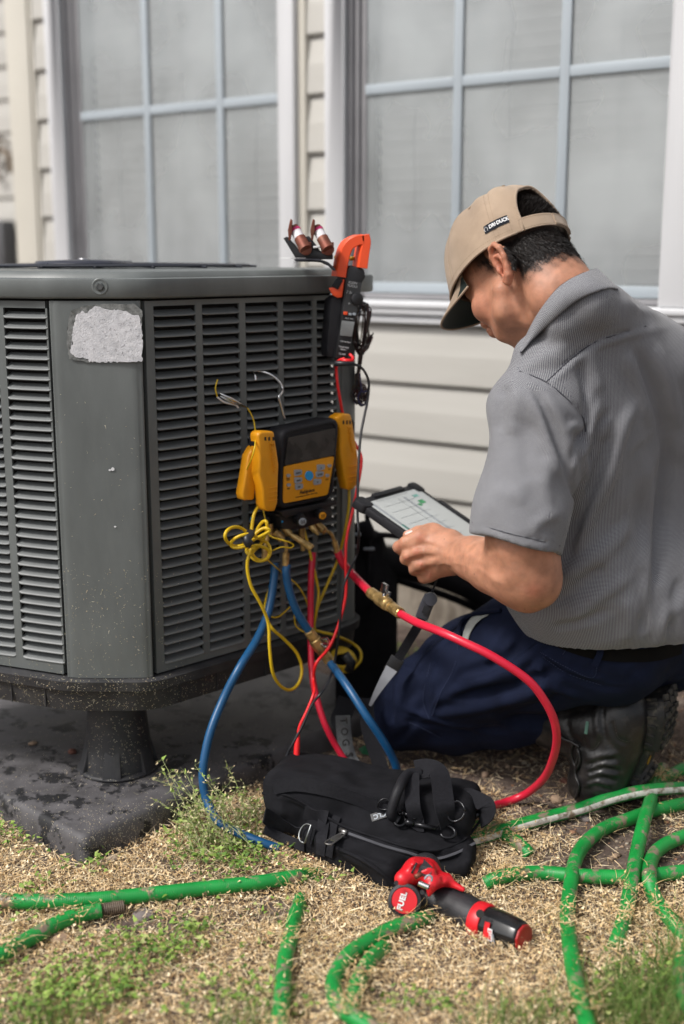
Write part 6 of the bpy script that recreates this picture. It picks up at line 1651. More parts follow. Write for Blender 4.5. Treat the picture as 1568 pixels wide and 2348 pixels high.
    if main:
        # round emblem in the arch
        i = 16; T = (P[i+1] - P[i-1]).normalized(); N = W.cross(T).normalized(); N = N if N.dot(Vector((1, -.2, -.6))) > 0 else -N
        M = frame(P[i] + W * .024 + N * .0105, T, N); put(MB().prism([(.010 * math.cos(a), .0075 * math.sin(a)) for a in np.linspace(0, 2 * math.pi, 9)[:-1]], 0, .0015, M).build('emblem', m_mark, None))
        # laces and hooks
        lc = MB()
        for uv in ([(1272, 1668), (1292, 1690), (1312, 1700), (1330, 1712)], [(1318, 1700), (1312, 1720), (1318, 1745), (1326, 1760), (1332, 1740), (1326, 1716)], [(1330, 1720), (1322, 1770), (1330, 1800), (1322, 1828)]):
            Pq = [s.hit(*q_) for q_ in uv]; Pq = [p + s.grad(p) * .004 for p in Pq if p is not None]
            if len(Pq) > 2: lc.tube(catmull(Pq, 6), .0028, 7)
        if lc.v: put(lc.build('lace', m_boot, None, smooth=True))
        p = s.hit(1345, 1668) 
        if p is not None:
            nn_ = s.grad(p); M = frame(p, (0, 0, 1), nn_); put(MB().box((-.012, -.003, 0), (.012, .003, .0012), M).build('side_tab', mat('green_tab', (.10, .22, .17), .6), None))
        st = MB()
        for uv in ([(1374, 1620), (1372, 1650), (1378, 1690)], [(1340, 1716), (1362, 1716), (1374, 1700)], [(1408, 1650), (1416, 1688), (1440, 1700)]):
            Pq = [s.hit(*q_) for q_ in uv]; Pq = [p + s.grad(p) * .0008 for p in Pq if p is not None]
            if len(Pq) > 2:
                Pq = catmull(Pq, 14)
                for a, c in zip(Pq[::2], Pq[1::2]): st.tube([a, (a + c) / 2, c], .0006, 4)
        if st.v: q_ = put(st.build('stitching', mat('boot_thread', (.06, .055, .05), .7), None)); q_['kind'] = 'stuff'
    return s
bootS = build_boot()
build_boot(False, .10, .36)
# ================================================================== tablet
def tablet():
    L, T, Rr, Bt = at(828, 1147, 2.30), at(960, 1110, 2.50), at(1136, 1250, 2.36), None
    Bt = L + Rr - T
    c = (L + Rr) / 2; ex = (T - L); ey = (Bt - L); nz = ex.cross(ey).normalized(); nz = nz if nz.z > 0 else -nz
    e = empty('tablet', c, 0, 'tablet in a thick black case with its bright page turned to the kneeling person', 'tablet')
    wx, wy = ex.length / 2, ey.length / 2; M = frame(c, ex, nz); y2 = M.to_3x3() @ Vector((0, 1, 0))
    def rr(hx, hy, r): return [(q.x, q.y) for q in round_poly([Vector((-hx, -hy, 0)), Vector((hx, -hy, 0)), Vector((hx, hy, 0)), Vector((-hx, hy, 0))], r, 5)]
    MB().prism(rr(wx, wy, .02), -.012, .004, M).build('case', m_rubber, e, bevel=.003)
    for sx, sy in ((-1, -1), (1, -1), (1, 1), (-1, 1)):
        MB().prism(rr(.017, .017, .012), -.013, .0065, M @ Matrix.Translation((sx * (wx - .012), sy * (wy - .012), 0))).build('case_corner', m_rubber, e, bevel=.003)
    for s_ in (-1, 1): MB().box((-wx * .5, -.006, -.010), (wx * .5, .006, .0075), M @ Matrix.Translation((0, s_ * (wy - .004), 0))).build('case_rib', m_rubber, e, bevel=.002); MB().box((-.006, -wy * .4, -.010), (.006, wy * .4, .0075), M @ Matrix.Translation((s_ * (wx - .004), 0, 0))).build('case_rib', m_rubber, e, bevel=.002)
    ms = bpy.data.materials.new('lit_page'); ms.use_nodes = True; b = ms.node_tree.nodes['Principled BSDF']; b.inputs['Base Color'].default_value = (.3, .31, .30, 1); b.inputs['Roughness'].default_value = .12
    b.inputs['Emission Color'].default_value = (.84, .86, .84, 1); b.inputs['Emission Strength'].default_value = .18
    sc = MB().prism(rr(wx - .016, wy - .016, .004), .0041, .0046, M).build('screen', ms, e)
    mg = mat('page_green', (.03, .30, .10), .4); mt = mat('page_teal', (.16, .42, .36), .4); mgr = mat('page_grey', (.30, .32, .34), .3); ml = mat('page_line', (.40, .42, .42), .3)
    def mark(x, y, w, h, m, nm='page_block'): MB().box((x - w, y - h, .0047), (x + w, y + h, .0050), M).build(nm, m, sc)
    ax, ay = wx - .02, wy - .02
    s0 = 1 if (M.inverted() @ Bt).y > 0 else -1
    mark(-ax * .93, 0, .004, ay, mgr); mark(-ax * .93, s0 * ay * .05, .0042, .02, mt)
    mark(ax * .60, -s0 * ay * .62, .010, .006, mg); mark(ax * .42, -s0 * ay * .55, .006, .004, mg); mark(ax * .66, -s0 * ay * .84, .010, .004, mt)
    for k in range(9): mark(-ax * .1 + .0, s0 * (-ay + ay * .22 * k), ax * .62, .0009, ml, 'page_line')
    mark(ax * .25, 0, .004, ay * .9, mgr); mark(ax * .02, 0, .002, ay * .9, ml)
tablet()
# ---------------- black tool backpack behind the hoses and its padded frame
m_nylon = mat_cloth('black_nylon', (.0125, .0125, .0150), scale=3600, bump=.5, var=.3, vs=30, sheen=.0)
m_web = mat('black_webbing', (.015, .015, .018), .8, spec=.12, var=.2, vscale=200, bump=.7, bscale=500, stretch=(1, 1, 1))
m_gweb = mat('grey_webbing', (.12, .125, .13), .8, spec=.15, var=.15, vscale=200, bump=.6, bscale=500)
def backpack():
    e = empty('tool_backpack', at(835, 1520, 2.66), 0, 'black tool backpack standing in the gap beside the unit', 'backpack')
    s = SDF((-.02, 2.48, -.01), (.46, 3.05, .62), .007)
    M0 = Matrix.Rotation(R(30), 4, 'Z')
    s.box(at(800, 1450, 2.68) + Vector((0, .0, 0)), (.10, .08, .20), M0, .04, .02)
    s.box(at(815, 1300, 2.66), (.055, .06, .09), M0, .03, .04)
    s.plane((0, 0, .003), (0, 0, -1))
    s.fold([at(760, 1340, 2.58), at(800, 1350, 2.58), at(850, 1352, 2.60)], -.006, .01); s.fold([at(855, 1300, 2.6), at(852, 1420, 2.6), at(856, 1560, 2.6)], .006, .012)
    s.mesh('backpack_body', m_nylon, e)
    b = MB().tube(catmull([at(*q) for q in [(826, 1262, 2.62), (880, 1272, 2.66), (950, 1290, 2.72), (1030, 1312, 2.78), (1100, 1352, 2.82), (1150, 1420, 2.84)]], 6), [.030] * 1 + [.034] * 30 , 14) if False else MB()
    P = catmull([at(*q) for q in [(815, 1268, 2.62), (880, 1285, 2.66), (950, 1302, 2.70), (1030, 1325, 2.74), (1100, 1360, 2.78), (1160, 1430, 2.80)]], 6)
    b.tube(P, .031, 14); b.build('padded_strap', m_nylon, e, smooth=True)
    P = catmull([at(*q) for q in [(900, 1325, 2.74), (960, 1345, 2.76), (1030, 1368, 2.78), (1090, 1395, 2.8), (1140, 1430, 2.8)]], 6)
    MB().tube(P, .009, 10).build('strap', m_web, e, smooth=True)
    MB().tube(catmull([at(*q) for q in [(836, 1215, 2.6), (850, 1225, 2.6), (900, 1228, 2.64), (960, 1240, 2.7)]], 6), .0065, 8).build('strap', m_web, e, smooth=True)
    MB().tube(catmull([at(*q) for q in [(841, 1160, 2.60), (842, 1190, 2.6), (846, 1225, 2.6), (843, 1300, 2.6), (842, 1370, 2.6)]], 6), .0055, 8).build('strap', m_web, e, smooth=True)
    MB().tube([at(*q) for q in [(812, 1218, 2.58), (836, 1212, 2.58), (848, 1236, 2.58)]], [.018, .024, .018], 12).build('top_handle', m_nylon, e, smooth=True)
    for q in ((809, 1252, 2.56), (846, 1258, 2.56), (815, 1225, 2.55)): MB().box((-.012, -.004, -.003), (.012, .004, .003), Matrix.Translation(at(*q))).build('buckle', m_greyb, e, bevel=.001)
backpack()
# ---------------- lanyard with plastic buckles, from the hand down to the knee
def lanyard():
    e = empty('lanyard', at(985, 1370, 2.24), 0, 'black lanyard with oval plastic buckle hanging from the hand over the knee', 'lanyard')
    def rib(name, pts, w, m, nrm=(0, -1, .15), t=.0012):
        b = MB(); b.add(*ribbon_geo(catmull([at(*q) for q in pts], 6), nrm, w, t)); return b.build(name, m, e, smooth=True, autos=40)
    MB().tube(catmull([at(*q) for q in [(1002, 1325, 2.215), (997, 1340, 2.22), (990, 1358, 2.23), (984, 1368, 2.23)]], 5), .0022, 8).build('cord', m_blackl, e, smooth=True)
    m_bk = mat('dark_buckle', (.045, .047, .06), .35)
    b = MB(); b.add(*ribbon_geo(catmull([at(*q) for q in [(988, 1366, 2.225), (980, 1382, 2.225), (972, 1402, 2.225), (966, 1418, 2.225)]], 5), (0, -1, .2), .0125, .004)); b.build('buckle', m_bk, e, bevel=.0025)
    MB().lathe([(.0125, -.003), (.0132, 0), (.0125, .004), (0, .0045)], frame(at(987, 1373, 2.218), (1, 0, 0), (0, -1, .2)), 24, cap=False).build('buckle', m_bk, e, smooth=True, autos=50)
    MB().box((-.008, -.006, 0), (.008, .006, .0012), frame(at(976, 1398, 2.2195), at(966, 1418, 2.2) - at(988, 1366, 2.2), (0, -1, .2))).build('buckle_slot', m_blackp, e)
    rib('strap', [(966, 1418, 2.225), (955, 1440, 2.23), (938, 1468, 2.24), (920, 1498, 2.25), (907, 1520, 2.25)], .009, m_web)
    b = MB(); b.add(*ribbon_geo([at(*q) for q in [(912, 1508, 2.245), (902, 1526, 2.245), (893, 1540, 2.245)]], (0, -1, .2), .014, .004)); b.build('buckle', m_blackp, e, bevel=.002)
    P = catmull([at(*q) for q in [(898, 1532, 2.24), (880, 1560, 2.24), (862, 1590, 2.25), (848, 1618, 2.26)]], 6); n = len(P); V = []
    for i, p in enumerate(P):
        w = .0125 * (1 - .8 * (i / (n - 1))); T = (P[min(i+1, n-1)] - P[max(i-1, 0)]).normalized(); Bn = T.cross(Vector((0, -1, .15))).normalized(); V += [p + Bn * w, p - Bn * w]
    o = mesh_obj('grey_strap', V, [(2*i, 2*i+1, 2*i+3, 2*i+2) for i in range(n-1)], mat('pale_webbing', (.30, .31, .34), .6), e, smooth=True)
lanyard()
# ---------------- shoulder strap of the bag: grey printed webbing and black webbing loop
def shoulder_strap():
    e = empty('shoulder_strap', at(800, 1740, 2.28), 0, 'grey and black webbing strap looping on the gravel behind the bag', 'strap')
    def rib(name, pts, w, m, nrm, t=.0012):
        b = MB(); b.add(*ribbon_geo(catmull([at(*q) for q in pts], 6), nrm, w, t)); return b.build(name, m, e, smooth=True, autos=40)
    P = [(786, 1640, 2.30), (787, 1668, 2.30), (791, 1700, 2.29), (800, 1735, 2.27), (818, 1764, 2.24), (848, 1785, 2.22), (880, 1796, 2.2)]
    rib('grey_webbing', P, .0150, m_gweb, (0, -1, .25))
    for k, ch in enumerate('TOGS'):
        u, v = ((787, 1652), (789, 1677), (792, 1702), (800, 1730))[k]; M = frame(at(u, v, 2.285 if k < 2 else 2.268), (at(u + 2, v + 20, 2.28) - at(u, v, 2.28)), (0, -1, .25)); text_obj('lettering', ch, M, .020, m_print, e, .0002, .0004)
    rib('black_webbing', [(840, 1600, 2.29), (841, 1640, 2.27), (847, 1680, 2.25), (862, 1725, 2.23), (874, 1765, 2.21), (872, 1790, 2.2), (858, 1800, 2.2)], .0150, m_web, (.25, -1, .1))
    rib('black_webbing', [(798, 1600, 2.34), (790, 1625, 2.33), (780, 1650, 2.32), (790, 1662, 2.31)], .020, m_web, (.0, -1, .1))
shoulder_strap()

# ================================================================== black tool bag in the grass
def bag():
    G1 = gp(598, 1936); G2 = gp(1100, 1992); X = (G2 - G1).normalized(); Y = Vector((-X.y, X.x, 0)); 
    if Y.y < 0: Y = -Y
    L = (G2 - G1).length; c = (G1 + G2) / 2
    e = empty('tool_bag', c + Y * .08, 0, 'black nylon tool bag lying unzipped on the dry grass', 'tool bag')
    s = SDF((-.26, 1.66, -.02), (.36, 2.42, .22), .0042)
    Mx = Matrix((X, Y, Vector((0, 0, 1)))).transposed().to_4x4()
    tilt = Matrix.Rotation(R(-7), 4, X) @ Matrix.Rotation(R(3.5), 4, Y)
    M1 = tilt @ Mx
    C1 = c + Y * .100 + Vector((0, 0, .076)) - X * .006
    s.box(C1, (L * .475, .082, .030), M1, .022, .01)
    s.box(C1 - X * L * .30 + Vector((0, 0, .000)), (L * .19, .084, .035), M1, .026, .03)
    # lower compartment
    s.box(c + Y * .090 + Vector((0, 0, .034)) - X * .02, (L * .44, .085, .030), tilt @ Mx, .024, .012)
    p1, p2 = gp(690, 1966), gp(885, 2052); d1 = (p2 - p1).normalized(); e1 = Vector((-d1.y, d1.x, 0)); M3 = Matrix((d1, e1, Vector((0, 0, 1)))).transposed().to_4x4()
    s.box((p1 + p2) / 2 + e1 * .066 + Vector((0, 0, .028)), ((p2 - p1).length * .56, .066, .027), M3, .018, .02)
    s.box((gp(885, 2046) + gp(1078, 2006)) / 2 + Vector((0, .07, .024)), (.085, .05, .022), M1, .016, .02)
    f = lambda uv, a, w: s.foldpx(uv, a * 1.7, w)
    # piping, seams, dents
    f([(604, 1822), (660, 1828), (720, 1858), (780, 1895), (850, 1920), (930, 1945), (1000, 1952), (1060, 1930), (1098, 1885)], .0042, .0040)
    f([(604, 1830), (660, 1838), (715, 1868), (775, 1904), (850, 1930), (930, 1955), (1000, 1962), (1064, 1940), (1102, 1895)], -.0030, .0040)
    f([(690, 1855), (692, 1890), (700, 1930), (705, 1950)], -.003, .006); f([(600, 1850), (640, 1880), (690, 1905)], -.0045, .012); f([(598, 1880), (640, 1905), (690, 1930)], .004, .012)
    f([(800, 1850), (850, 1880), (900, 1890)], .003, .012); f([(780, 1935), (840, 1955), (900, 1975), (950, 1985)], -.008, .009); f([(790, 1950), (850, 1975), (900, 1998)], .006, .012)
    f([(960, 1970), (1020, 1975), (1075, 1955)], -.010, .010); f([(760, 1960), (800, 1990), (850, 2020)], -.006, .010); f([(720, 1960), (770, 1995), (830, 2025)], .004, .010)
    f([(620, 1800), (700, 1790), (800, 1812), (900, 1840)], .003, .008); f([(660, 1812), (740, 1822), (820, 1850)], -.002, .010); f([(640, 1820), (650, 1840), (640, 1870)], .003, .010)
    X_ = s.ax[0][:, None, None]; Y_ = s.ax[1][None, :, None]; Z_ = s.ax[2][None, None, :]
    s.v = s.v - (.0016 * np.sin(X_ * 61 + 2 * np.sin(Y_ * 47)) * np.sin(Y_ * 71 + Z_ * 60 + 3 * np.sin(X_ * 29))).astype(np.float32)
    s.plane((0, 0, .001), (0, 0, -1))
    s.mesh('bag_body', m_nylon, e)
    def S3(u, v, off=.002):
        p = s.hit(u, v); return (p + s.grad(p) * off, s.grad(p)) if p is not None else (at(u, v, 2.0), Vector((0, -.6, .8)))
    def rib(name, uv, w, m, off=.0025, t=.0012, arch=0, n=6):
        Q = [S3(*q, off) for q in uv]; P = catmull([q[0] for q in Q], n); N = catmull([q[1] for q in Q], n); k = len(P)
        if arch: P = [p + nn * arch * math.sin(math.pi * i / (k - 1)) for i, (p, nn) in enumerate(zip(P, N))]
        b = MB(); b.add(*ribbon_geo(P, N, w, t)); return b.build(name, m, e, smooth=True, autos=40)
    def cord(name, uv, r, m, off=.002, n=6, seg=8, arch=0):
        Q = [S3(*q, off) for q in uv]; P = catmull([q[0] for q in Q], n); k = len(P)
        if arch: P = [p + Vector((0, -.3, 1)) * arch * math.sin(math.pi * i / (k - 1)) for i, p in enumerate(P)]
        return MB().tube(P, r, seg).build(name, m, e, smooth=True)
    rib('webbing', [(628, 1804), (680, 1797), (750, 1808), (810, 1826), (860, 1846), (885, 1858)], .0125, m_web, .003)
    rib('webbing', [(606, 1868), (640, 1888), (690, 1906), (720, 1918)], .0135, m_web, .003); rib('webbing', [(606, 1900), (650, 1922), (700, 1940)], .009, m_web, .003)
    rib('side_strap', [(745, 1862), (742, 1890), (740, 1925), (738, 1958)], .0105, m_web, .004); rib('side_strap', [(772, 1872), (766, 1900), (762, 1932), (756, 1962)], .0070, m_web, .0035)
    rib('strap_keeper', [(700, 1858), (728, 1868), (752, 1878)], .014, m_web, .0045)
    cord('piping', [(604, 1818), (660, 1824), (722, 1856), (782, 1893), (852, 1918), (932, 1943), (1000, 1950), (1062, 1928), (1100, 1882)], .0024, m_nylon, .002)
    # zip: tape and teeth
    zp = [(790, 1912), (830, 1926), (880, 1944), (930, 1957), (990, 1966), (1040, 1958), (1085, 1935)]
    rib('zip_tape', zp, .0042, m_nylon, .0025)
    Q = [S3(*q, .0045) for q in zp]; P = catmull([q[0] for q in Q], 22); tb = MB()
    for i in range(0, len(P) - 1):
        T = (P[i+1] - P[i]).normalized(); tb.box((-.0008, -.0022, -.0006), (.0008, .0022, .0008), frame(P[i], T, (0, -.7, .7)))
    q_ = tb.build('zip_teeth', mat('zip_metal', (.10, .10, .11), .35, metal=.6), e); q_['kind'] = 'stuff'
    # second flap of the open pocket
    cord('pocket_edge', [(775, 1945), (820, 1965), (870, 1995), (905, 2030)], .0036, m_nylon, .002)
    # d-ring
    c0, n0 = S3(706, 1912, .006); t = (S3(740, 1925)[0] - S3(690, 1905)[0]).normalized(); Md = frame(c0, t, n0); rr_ = 18 * 2.0 / FPX
    pts = [Md @ Vector((-rr_ * math.cos(a) * 1.0, rr_ * 1.25 * math.sin(a), .002)) for a in np.linspace(-1.5, 1.5, 18)]; pts = [Md @ Vector((.006, -rr_ * 1.25, .002))] + pts + [Md @ Vector((.006, rr_ * 1.25, .002))]
    MB().tube(pts + [pts[0]], .0017, 8).build('d_ring', m_screw, e, smooth=True)
    # zip pull
    a, na = S3(788, 1918, .006); b0, nb_ = S3(768, 1972, .008); d = (b0 - a); Mz = frame(a, d, na); Lz = d.length; Wz = .0062
    pts = [(0, -.4), (.12, -.8), (.8, -1.1), (.95, -.9), (1, 0), (.95, .9), (.8, 1.1), (.12, .8), (0, .4)]; loop = [Mz @ Vector((x * Lz, y * Wz, .0005)) for x, y in pts]
    m_pull = mat('pull_metal', (.30, .29, .28), .35, metal=.9)
    MB().tube(catmull(loop, 3) + [loop[0]], .0016, 8).box((Lz * .15, -Wz * .8, -.0006), (Lz * .68, Wz * .8, .0012), Mz).build('zip_pull', m_pull, e, smooth=True, autos=40)
    MB().tube([S3(782, 1905, .004)[0], S3(792, 1916, .006)[0]], .0042, 8).build('zip_slider', m_pull, e, smooth=True)
    # red tag, woven logo
    c1_, n1_ = S3(716, 1963, .002); MB().box((-.010, -.0055, 0), (.010, .0055, .0012), frame(c1_, t, n1_)).build('red_tag', mat('red_tag', (.40, .06, .05), .7), e)
    c2, n2_ = S3(871, 1870, .0025); tx = (S3(895, 1866)[0] - S3(848, 1882)[0]).normalized(); MB().box((-.016, -.007, 0), (.016, .007, .001), frame(c2, tx, n2_)).build('logo_patch', m_blackp, e); text_obj('lettering', 'CLC', frame(c2 + n2_ * .0012, -tx, n2_), .012, m_greyb, e, .0003, .0004)
    # handle of the strap, hooks and loops piled at the right end
    def free(uvz, n=6): return catmull([S3(u, v, h)[0] for u, v, h in uvz], n)
    MB().tube(free([(918, 1893, .012), (902, 1880, .016), (900, 1850, .024), (912, 1826, .030), (935, 1812, .030), (960, 1806, .028)]), .0092, 12).build('padded_handle', m_rubber, e, smooth=True)
    m_bm = mat('black_metal', (.025, .025, .028), .25, metal=.6)
    P = free([(950, 1806, .034), (975, 1808, .040), (1005, 1818, .036), (1022, 1850, .022), (1030, 1885, .010)]); b = MB(); b.add(*ribbon_geo(P, [Vector((.25, -.6, .75))] * len(P), .019, .0012)); b.build('webbing_loop', m_web, e, smooth=True, autos=40)
    P = free([(945, 1812, .032), (950, 1845, .020), (958, 1880, .012), (975, 1888, .010)]); b = MB(); b.add(*ribbon_geo(P, [Vector((-.1, -.8, .5))] * len(P), .013, .0012)); b.build('webbing_loop', m_web, e, smooth=True, autos=40)
    def hook(p0, p1, k=1.0, nm='snap_hook'):
        d = p1 - p0; Lh = d.length; Mh = frame(p0, d, (0, -.6, .8)); b = MB(); r_ = .0030 * k
        b.tube([Mh @ Vector((x * Lh, 0, 0)) for x in (0, .18)], .0062 * k, 12); b.tube([Mh @ Vector((x * Lh, 0, 0)) for x in (.15, .62)], .0046 * k, 12)
        lp = [(.60, .0), (.66, .09), (.82, .13), (.97, .07), (1.0, -.03), (.93, -.11), (.80, -.13), (.74, -.08)]
        b.tube(catmull([Mh @ Vector((x * Lh, y * Lh, 0)) for x, y in lp], 4), r_, 8)
        rg = [Mh @ Vector((-.10 * Lh + .11 * Lh * math.cos(a), .12 * Lh * math.sin(a), 0)) for a in np.linspace(0, 6.28, 16)]; b.tube(rg, r_ * .8, 8)
        b.build(nm, m_bm, e, smooth=True)
    hook(S3(928, 1893, .012)[0], S3(1035, 1916, .014)[0]); hook(S3(1102, 1862, .02)[0], S3(1040, 1874, .016)[0], .9)
    hook(S3(925, 1858, .014)[0], S3(955, 1866, .014)[0], .8)
    rg = [S3(1045 + 17 * math.cos(a), 1862 + 15 * math.sin(a), .012)[0] for a in np.linspace(0, 6.28, 18)]; MB().tube(rg, .0022, 8).build('ring', m_bm, e, smooth=True)
    rg = [S3(882 + 14 * math.cos(a), 1842 + 10 * math.sin(a), .008)[0] for a in np.linspace(0, 6.28, 16)]; MB().tube(rg, .0016, 8).build('ring', m_bm, e, smooth=True)
    P = catmull([at(*q) for q in [(1052, 1838, 2.04), (1064, 1824, 2.03), (1090, 1832, 2.01), (1114, 1846, 1.99), (1112, 1868, 1.985), (1100, 1880, 1.99)]], 5); b = MB(); b.add(*ribbon_geo(P, [Vector((-.2, -.5, .8))] * len(P), .0165, .0014)); b.build('strap_end', m_web, e, smooth=True, autos=40)
    return s
bagS = bag()

# ================================================================== red and black power tool
def powertool():
    m_tr = mat('tool_red', (.62, .012, .02), .38, var=.05); m_tb = mat('tool_grip', (.020, .019, .022), .5, var=.12, vscale=30, bump=.5, bscale=700); m_bat = mat('battery_gloss', (.012, .012, .013), .22, var=.1)
    def cv(x, y): return 859.7 + .2376 * x, 1919.8 + .2376 * y
    ay = lambda x, y, d: at(*cv(x, y), d)
    e = empty('cordless_tool', ay(700, 650, 1.76), 0, 'red and black cordless power tool lying on the dry grass against the bag', 'power tool')
    k = 1.22 * 1.80 / FPX * .2376
    # grip, swelling into the head
    s = SDF((.04, 1.60, -.02), (.34, 1.93, .16), .0030)
    s.chain([(ay(330, 570, 1.80), 128 * k), (ay(560, 600, 1.80), 122 * k), (ay(720, 645, 1.785), 118 * k), (ay(880, 725, 1.765), 128 * k), (ay(1000, 795, 1.745), 146 * k)], .02)
    s.cone(ay(490, 300, 1.85), 140 * k, ay(420, 420, 1.83), 130 * k, .02)
    s.mesh('grip', m_tb, e)
    ax_ = (ay(1400, 950, 1.69) - ay(1010, 795, 1.745)); ad = ax_.normalized(); M = frame(ay(985, 790, 1.748), (0, 0, 1), ad)
    MB().lathe([(140*k, -.002), (156*k, .0), (160*k, .004), (162*k, .018), (150*k, .022)], M, 32).build('red_collar', m_tr, e, smooth=True, autos=35)
    MB().lathe([(10*k, 0), (34*k, .0), (34*k, .0012), (0, .0012)], frame(ay(1012, 735, 1.705), ad, (0, -.8, .55)), 18, cap=False).build('collar_hole', m_print, e)
    M = frame(ay(1060, 820, 1.738), (0, 0, 1), ad); Lb = ax_.length * .93
    MB().lathe([(142*k, 0), (150*k, .006), (148*k, Lb * .45), (138*k, Lb * .80), (126*k, Lb * .97), (112*k, Lb)], M, 10).build('battery', m_bat, e, bevel=.0025)
    MB().lathe([(90*k, Lb), (116*k, Lb + .0005), (112*k, Lb + .004), (80*k, Lb + .005)], M, 10).build('battery_end', mat('dark_red_end', (.35, .012, .012), .45), e, bevel=.001)
    # printed marks on the battery
    nb_ = Vector((0, -.85, .45)); nb_ = (nb_ - ad * nb_.dot(ad)).normalized(); pb = ay(1150, 900, 1.70)
    def onbat(x, y, lift=.0006):
        ctr = ay(1060, 820, 1.738); p = ay(x, y, 1.70); h = (p - ctr).dot(ad); q = p - ctr - ad * h; q.normalize(); return ctr + ad * h + q * (149 * k + lift), q
    for (x, y, w_, h_, m_) in ((1135, 925, .0045, .010, m_whitep), (1195, 950, .0018, .013, m_greyb), (1068, 890, .0050, .012, m_tr)):
        p, q = onbat(x, y); MB().box((-w_, -h_, 0), (w_, h_, .0007), frame(p, ad, q)).build('battery_print', m_, e)
    p, q = onbat(1135, 925, .0015); text_obj('lettering', 'M12', frame(p, ad.cross(q) * -1, q), .0085, m_tr, e, .0002, .0002)
    # red head shell
    def sl(name, pts, y0, dep, m, bev=.003): P = [ay(a, b_, y0) for a, b_ in pts]; return poly_slab(MB(), P[::-1], Vector((0, .85, .5)) * dep).build(name, m, e, bevel=bev, bseg=3)
    k = k * .86; s2 = SDF((.04, 1.60, -.02), (.34, 1.96, .2), .0028)
    s2.chain([(ay(270, 400, 1.775), 88 * k), (ay(400, 320, 1.80), 120 * k), (ay(500, 330, 1.81), 120 * k), (ay(590, 400, 1.80), 90 * k)], .012)
    s2.cone(ay(560, 430, 1.775), 80 * k, ay(690, 400, 1.79), 62 * k, .01); s2.cone(ay(690, 420, 1.79), 45 * k, ay(850, 500, 1.775), 28 * k, .008); s2.cone(ay(540, 470, 1.765), 50 * k, ay(520, 560, 1.76), 20 * k, .01)
    s2.box(ay(440, 310, 1.785), (.022, .013, .013), Matrix.Rotation(R(20), 4, 'Y'), .006, .008)
    def carve(p0, p1, r, d=.012):
        a, b_ = s2.hit(*cv(*p0)), s2.hit(*cv(*p1))
        if a is not None and b_ is not None: s2.cone(a, r * k, b_, r * k, .002, 'cut')
    carve((655, 395), (665, 405), 26); carve((345, 330), (400, 250), 13); carve((420, 300), (500, 260), 34); carve((600, 500), (720, 470), 16) 
    s2.mesh('red_shell', m_tr, e)
    def on2(x, y, off):
        p = s2.hit(*cv(x, y)); p = ay(x, y, 1.77) if p is None else p; return p + s2.grad(p) * off
    b = MB(); P = [on2(x, y, .0015) for x, y in ((470, 215), (550, 290), (540, 340), (500, 380), (400, 345), (430, 270))]; b.add(P + [p + Vector((0, .006, -.003)) for p in P], [tuple(range(6))] + [(i, (i+1) % 6, 6+(i+1) % 6, 6+i) for i in range(6)]); b.build('dark_window', m_tb, e)
    MB().tube([on2(352, 345, .001), on2(400, 245, .001)], 10 * k, 6).build('dark_slot', m_tb, e, smooth=True)
    MB().tube([ay(425, 440, 1.735), ay(520, 480, 1.728)], 28 * k, 16).build('steel_spindle', m_steelb, e, smooth=True, autos=50)
    MB().tube(catmull([ay(480, 400, 1.735), ay(510, 365, 1.735), ay(548, 380, 1.735), ay(545, 420, 1.735)], 5), 11 * k, 8).build('belt_ring', m_greyb, e, smooth=True)
    MB().tube([ay(390, 380, 1.738), ay(445, 350, 1.745)], 24 * k, 10).build('copper_coil', m_copper, e, smooth=True)
    for x, y in ((205, 435), (455, 525), (150, 660)): MB().lathe([(10*k, 0), (22*k, 0), (22*k, .003), (8*k, .003)], frame(ay(x, y, 1.748), (1, 0, 0), (-.15, -.93, .33)), 12).build('screw', m_tb, e)
    k = k / .86
    # round drum facing the camera
    nd = Vector((-.12, -.90, .42)).normalized(); c = ay(285, 608, 1.752); Md = frame(c, (1, 0, 0), nd)
    MB().lathe([(125*k, -.022), (140*k, -.018), (143*k, -.004), (138*k, .0), (114*k, .0012), (111*k, -.0005), (90*k, -.0005)], Md, 44).build('drum', m_tb, e, smooth=True, autos=40)
    MB().lathe([(109*k, -.001), (107*k, .0012), (60*k, .0014), (0, .0014)], Md, 44, cap=False).build('red_disc', m_tr, e, smooth=True, autos=15)
    ex = (ay(295, 510, 1.752) - ay(240, 715, 1.752)).normalized(); 
    text_obj('lettering', 'FUEL', frame(ay(262, 612, 1.752) + nd * .0022, ex, nd), 66 * k, m_whitep, e, .0003, .0006, spacing=1.1)
    text_obj('lettering', 'BRUSHLESS', frame(ay(312, 622, 1.752) + nd * .0022, ex, nd), 25 * k, m_whitep, e, .0003, .0004, spacing=1.1)
powertool()

# ================================================================== green garden hoses
def mat_green():
    m = mat('green_hose', (.006, .25, .042), .46, var=.16, vscale=24, bump=.2, bscale=500, col2=(.24, .18, .13), c2scale=34, c2lo=.54, c2hi=.62)
    n = m.node_tree.nodes; L = m.node_tree.links; b = n['Principled BSDF']
    uv = n.new('ShaderNodeAttribute'); uv.attribute_name = 'along'; sx = n.new('ShaderNodeSeparateXYZ'); L.new(uv.outputs['Vector'], sx.inputs[0])
    a = n.new('ShaderNodeMath'); a.operation = 'SINE'; ml = n.new('ShaderNodeMath'); ml.operation = 'MULTIPLY'; ml.inputs[1].default_value = 2 * math.pi / .0032; L.new(sx.outputs[0], ml.inputs[0]); L.new(ml.outputs[0], a.inputs[0])
    bp = n.new('ShaderNodeBump'); bp.inputs['Strength'].default_value = .14; bp.inputs['Distance'].default_value = .0010; L.new(a.outputs[0], bp.inputs['Height']); L.new(bp.outputs[0], b.inputs['Normal']); return m
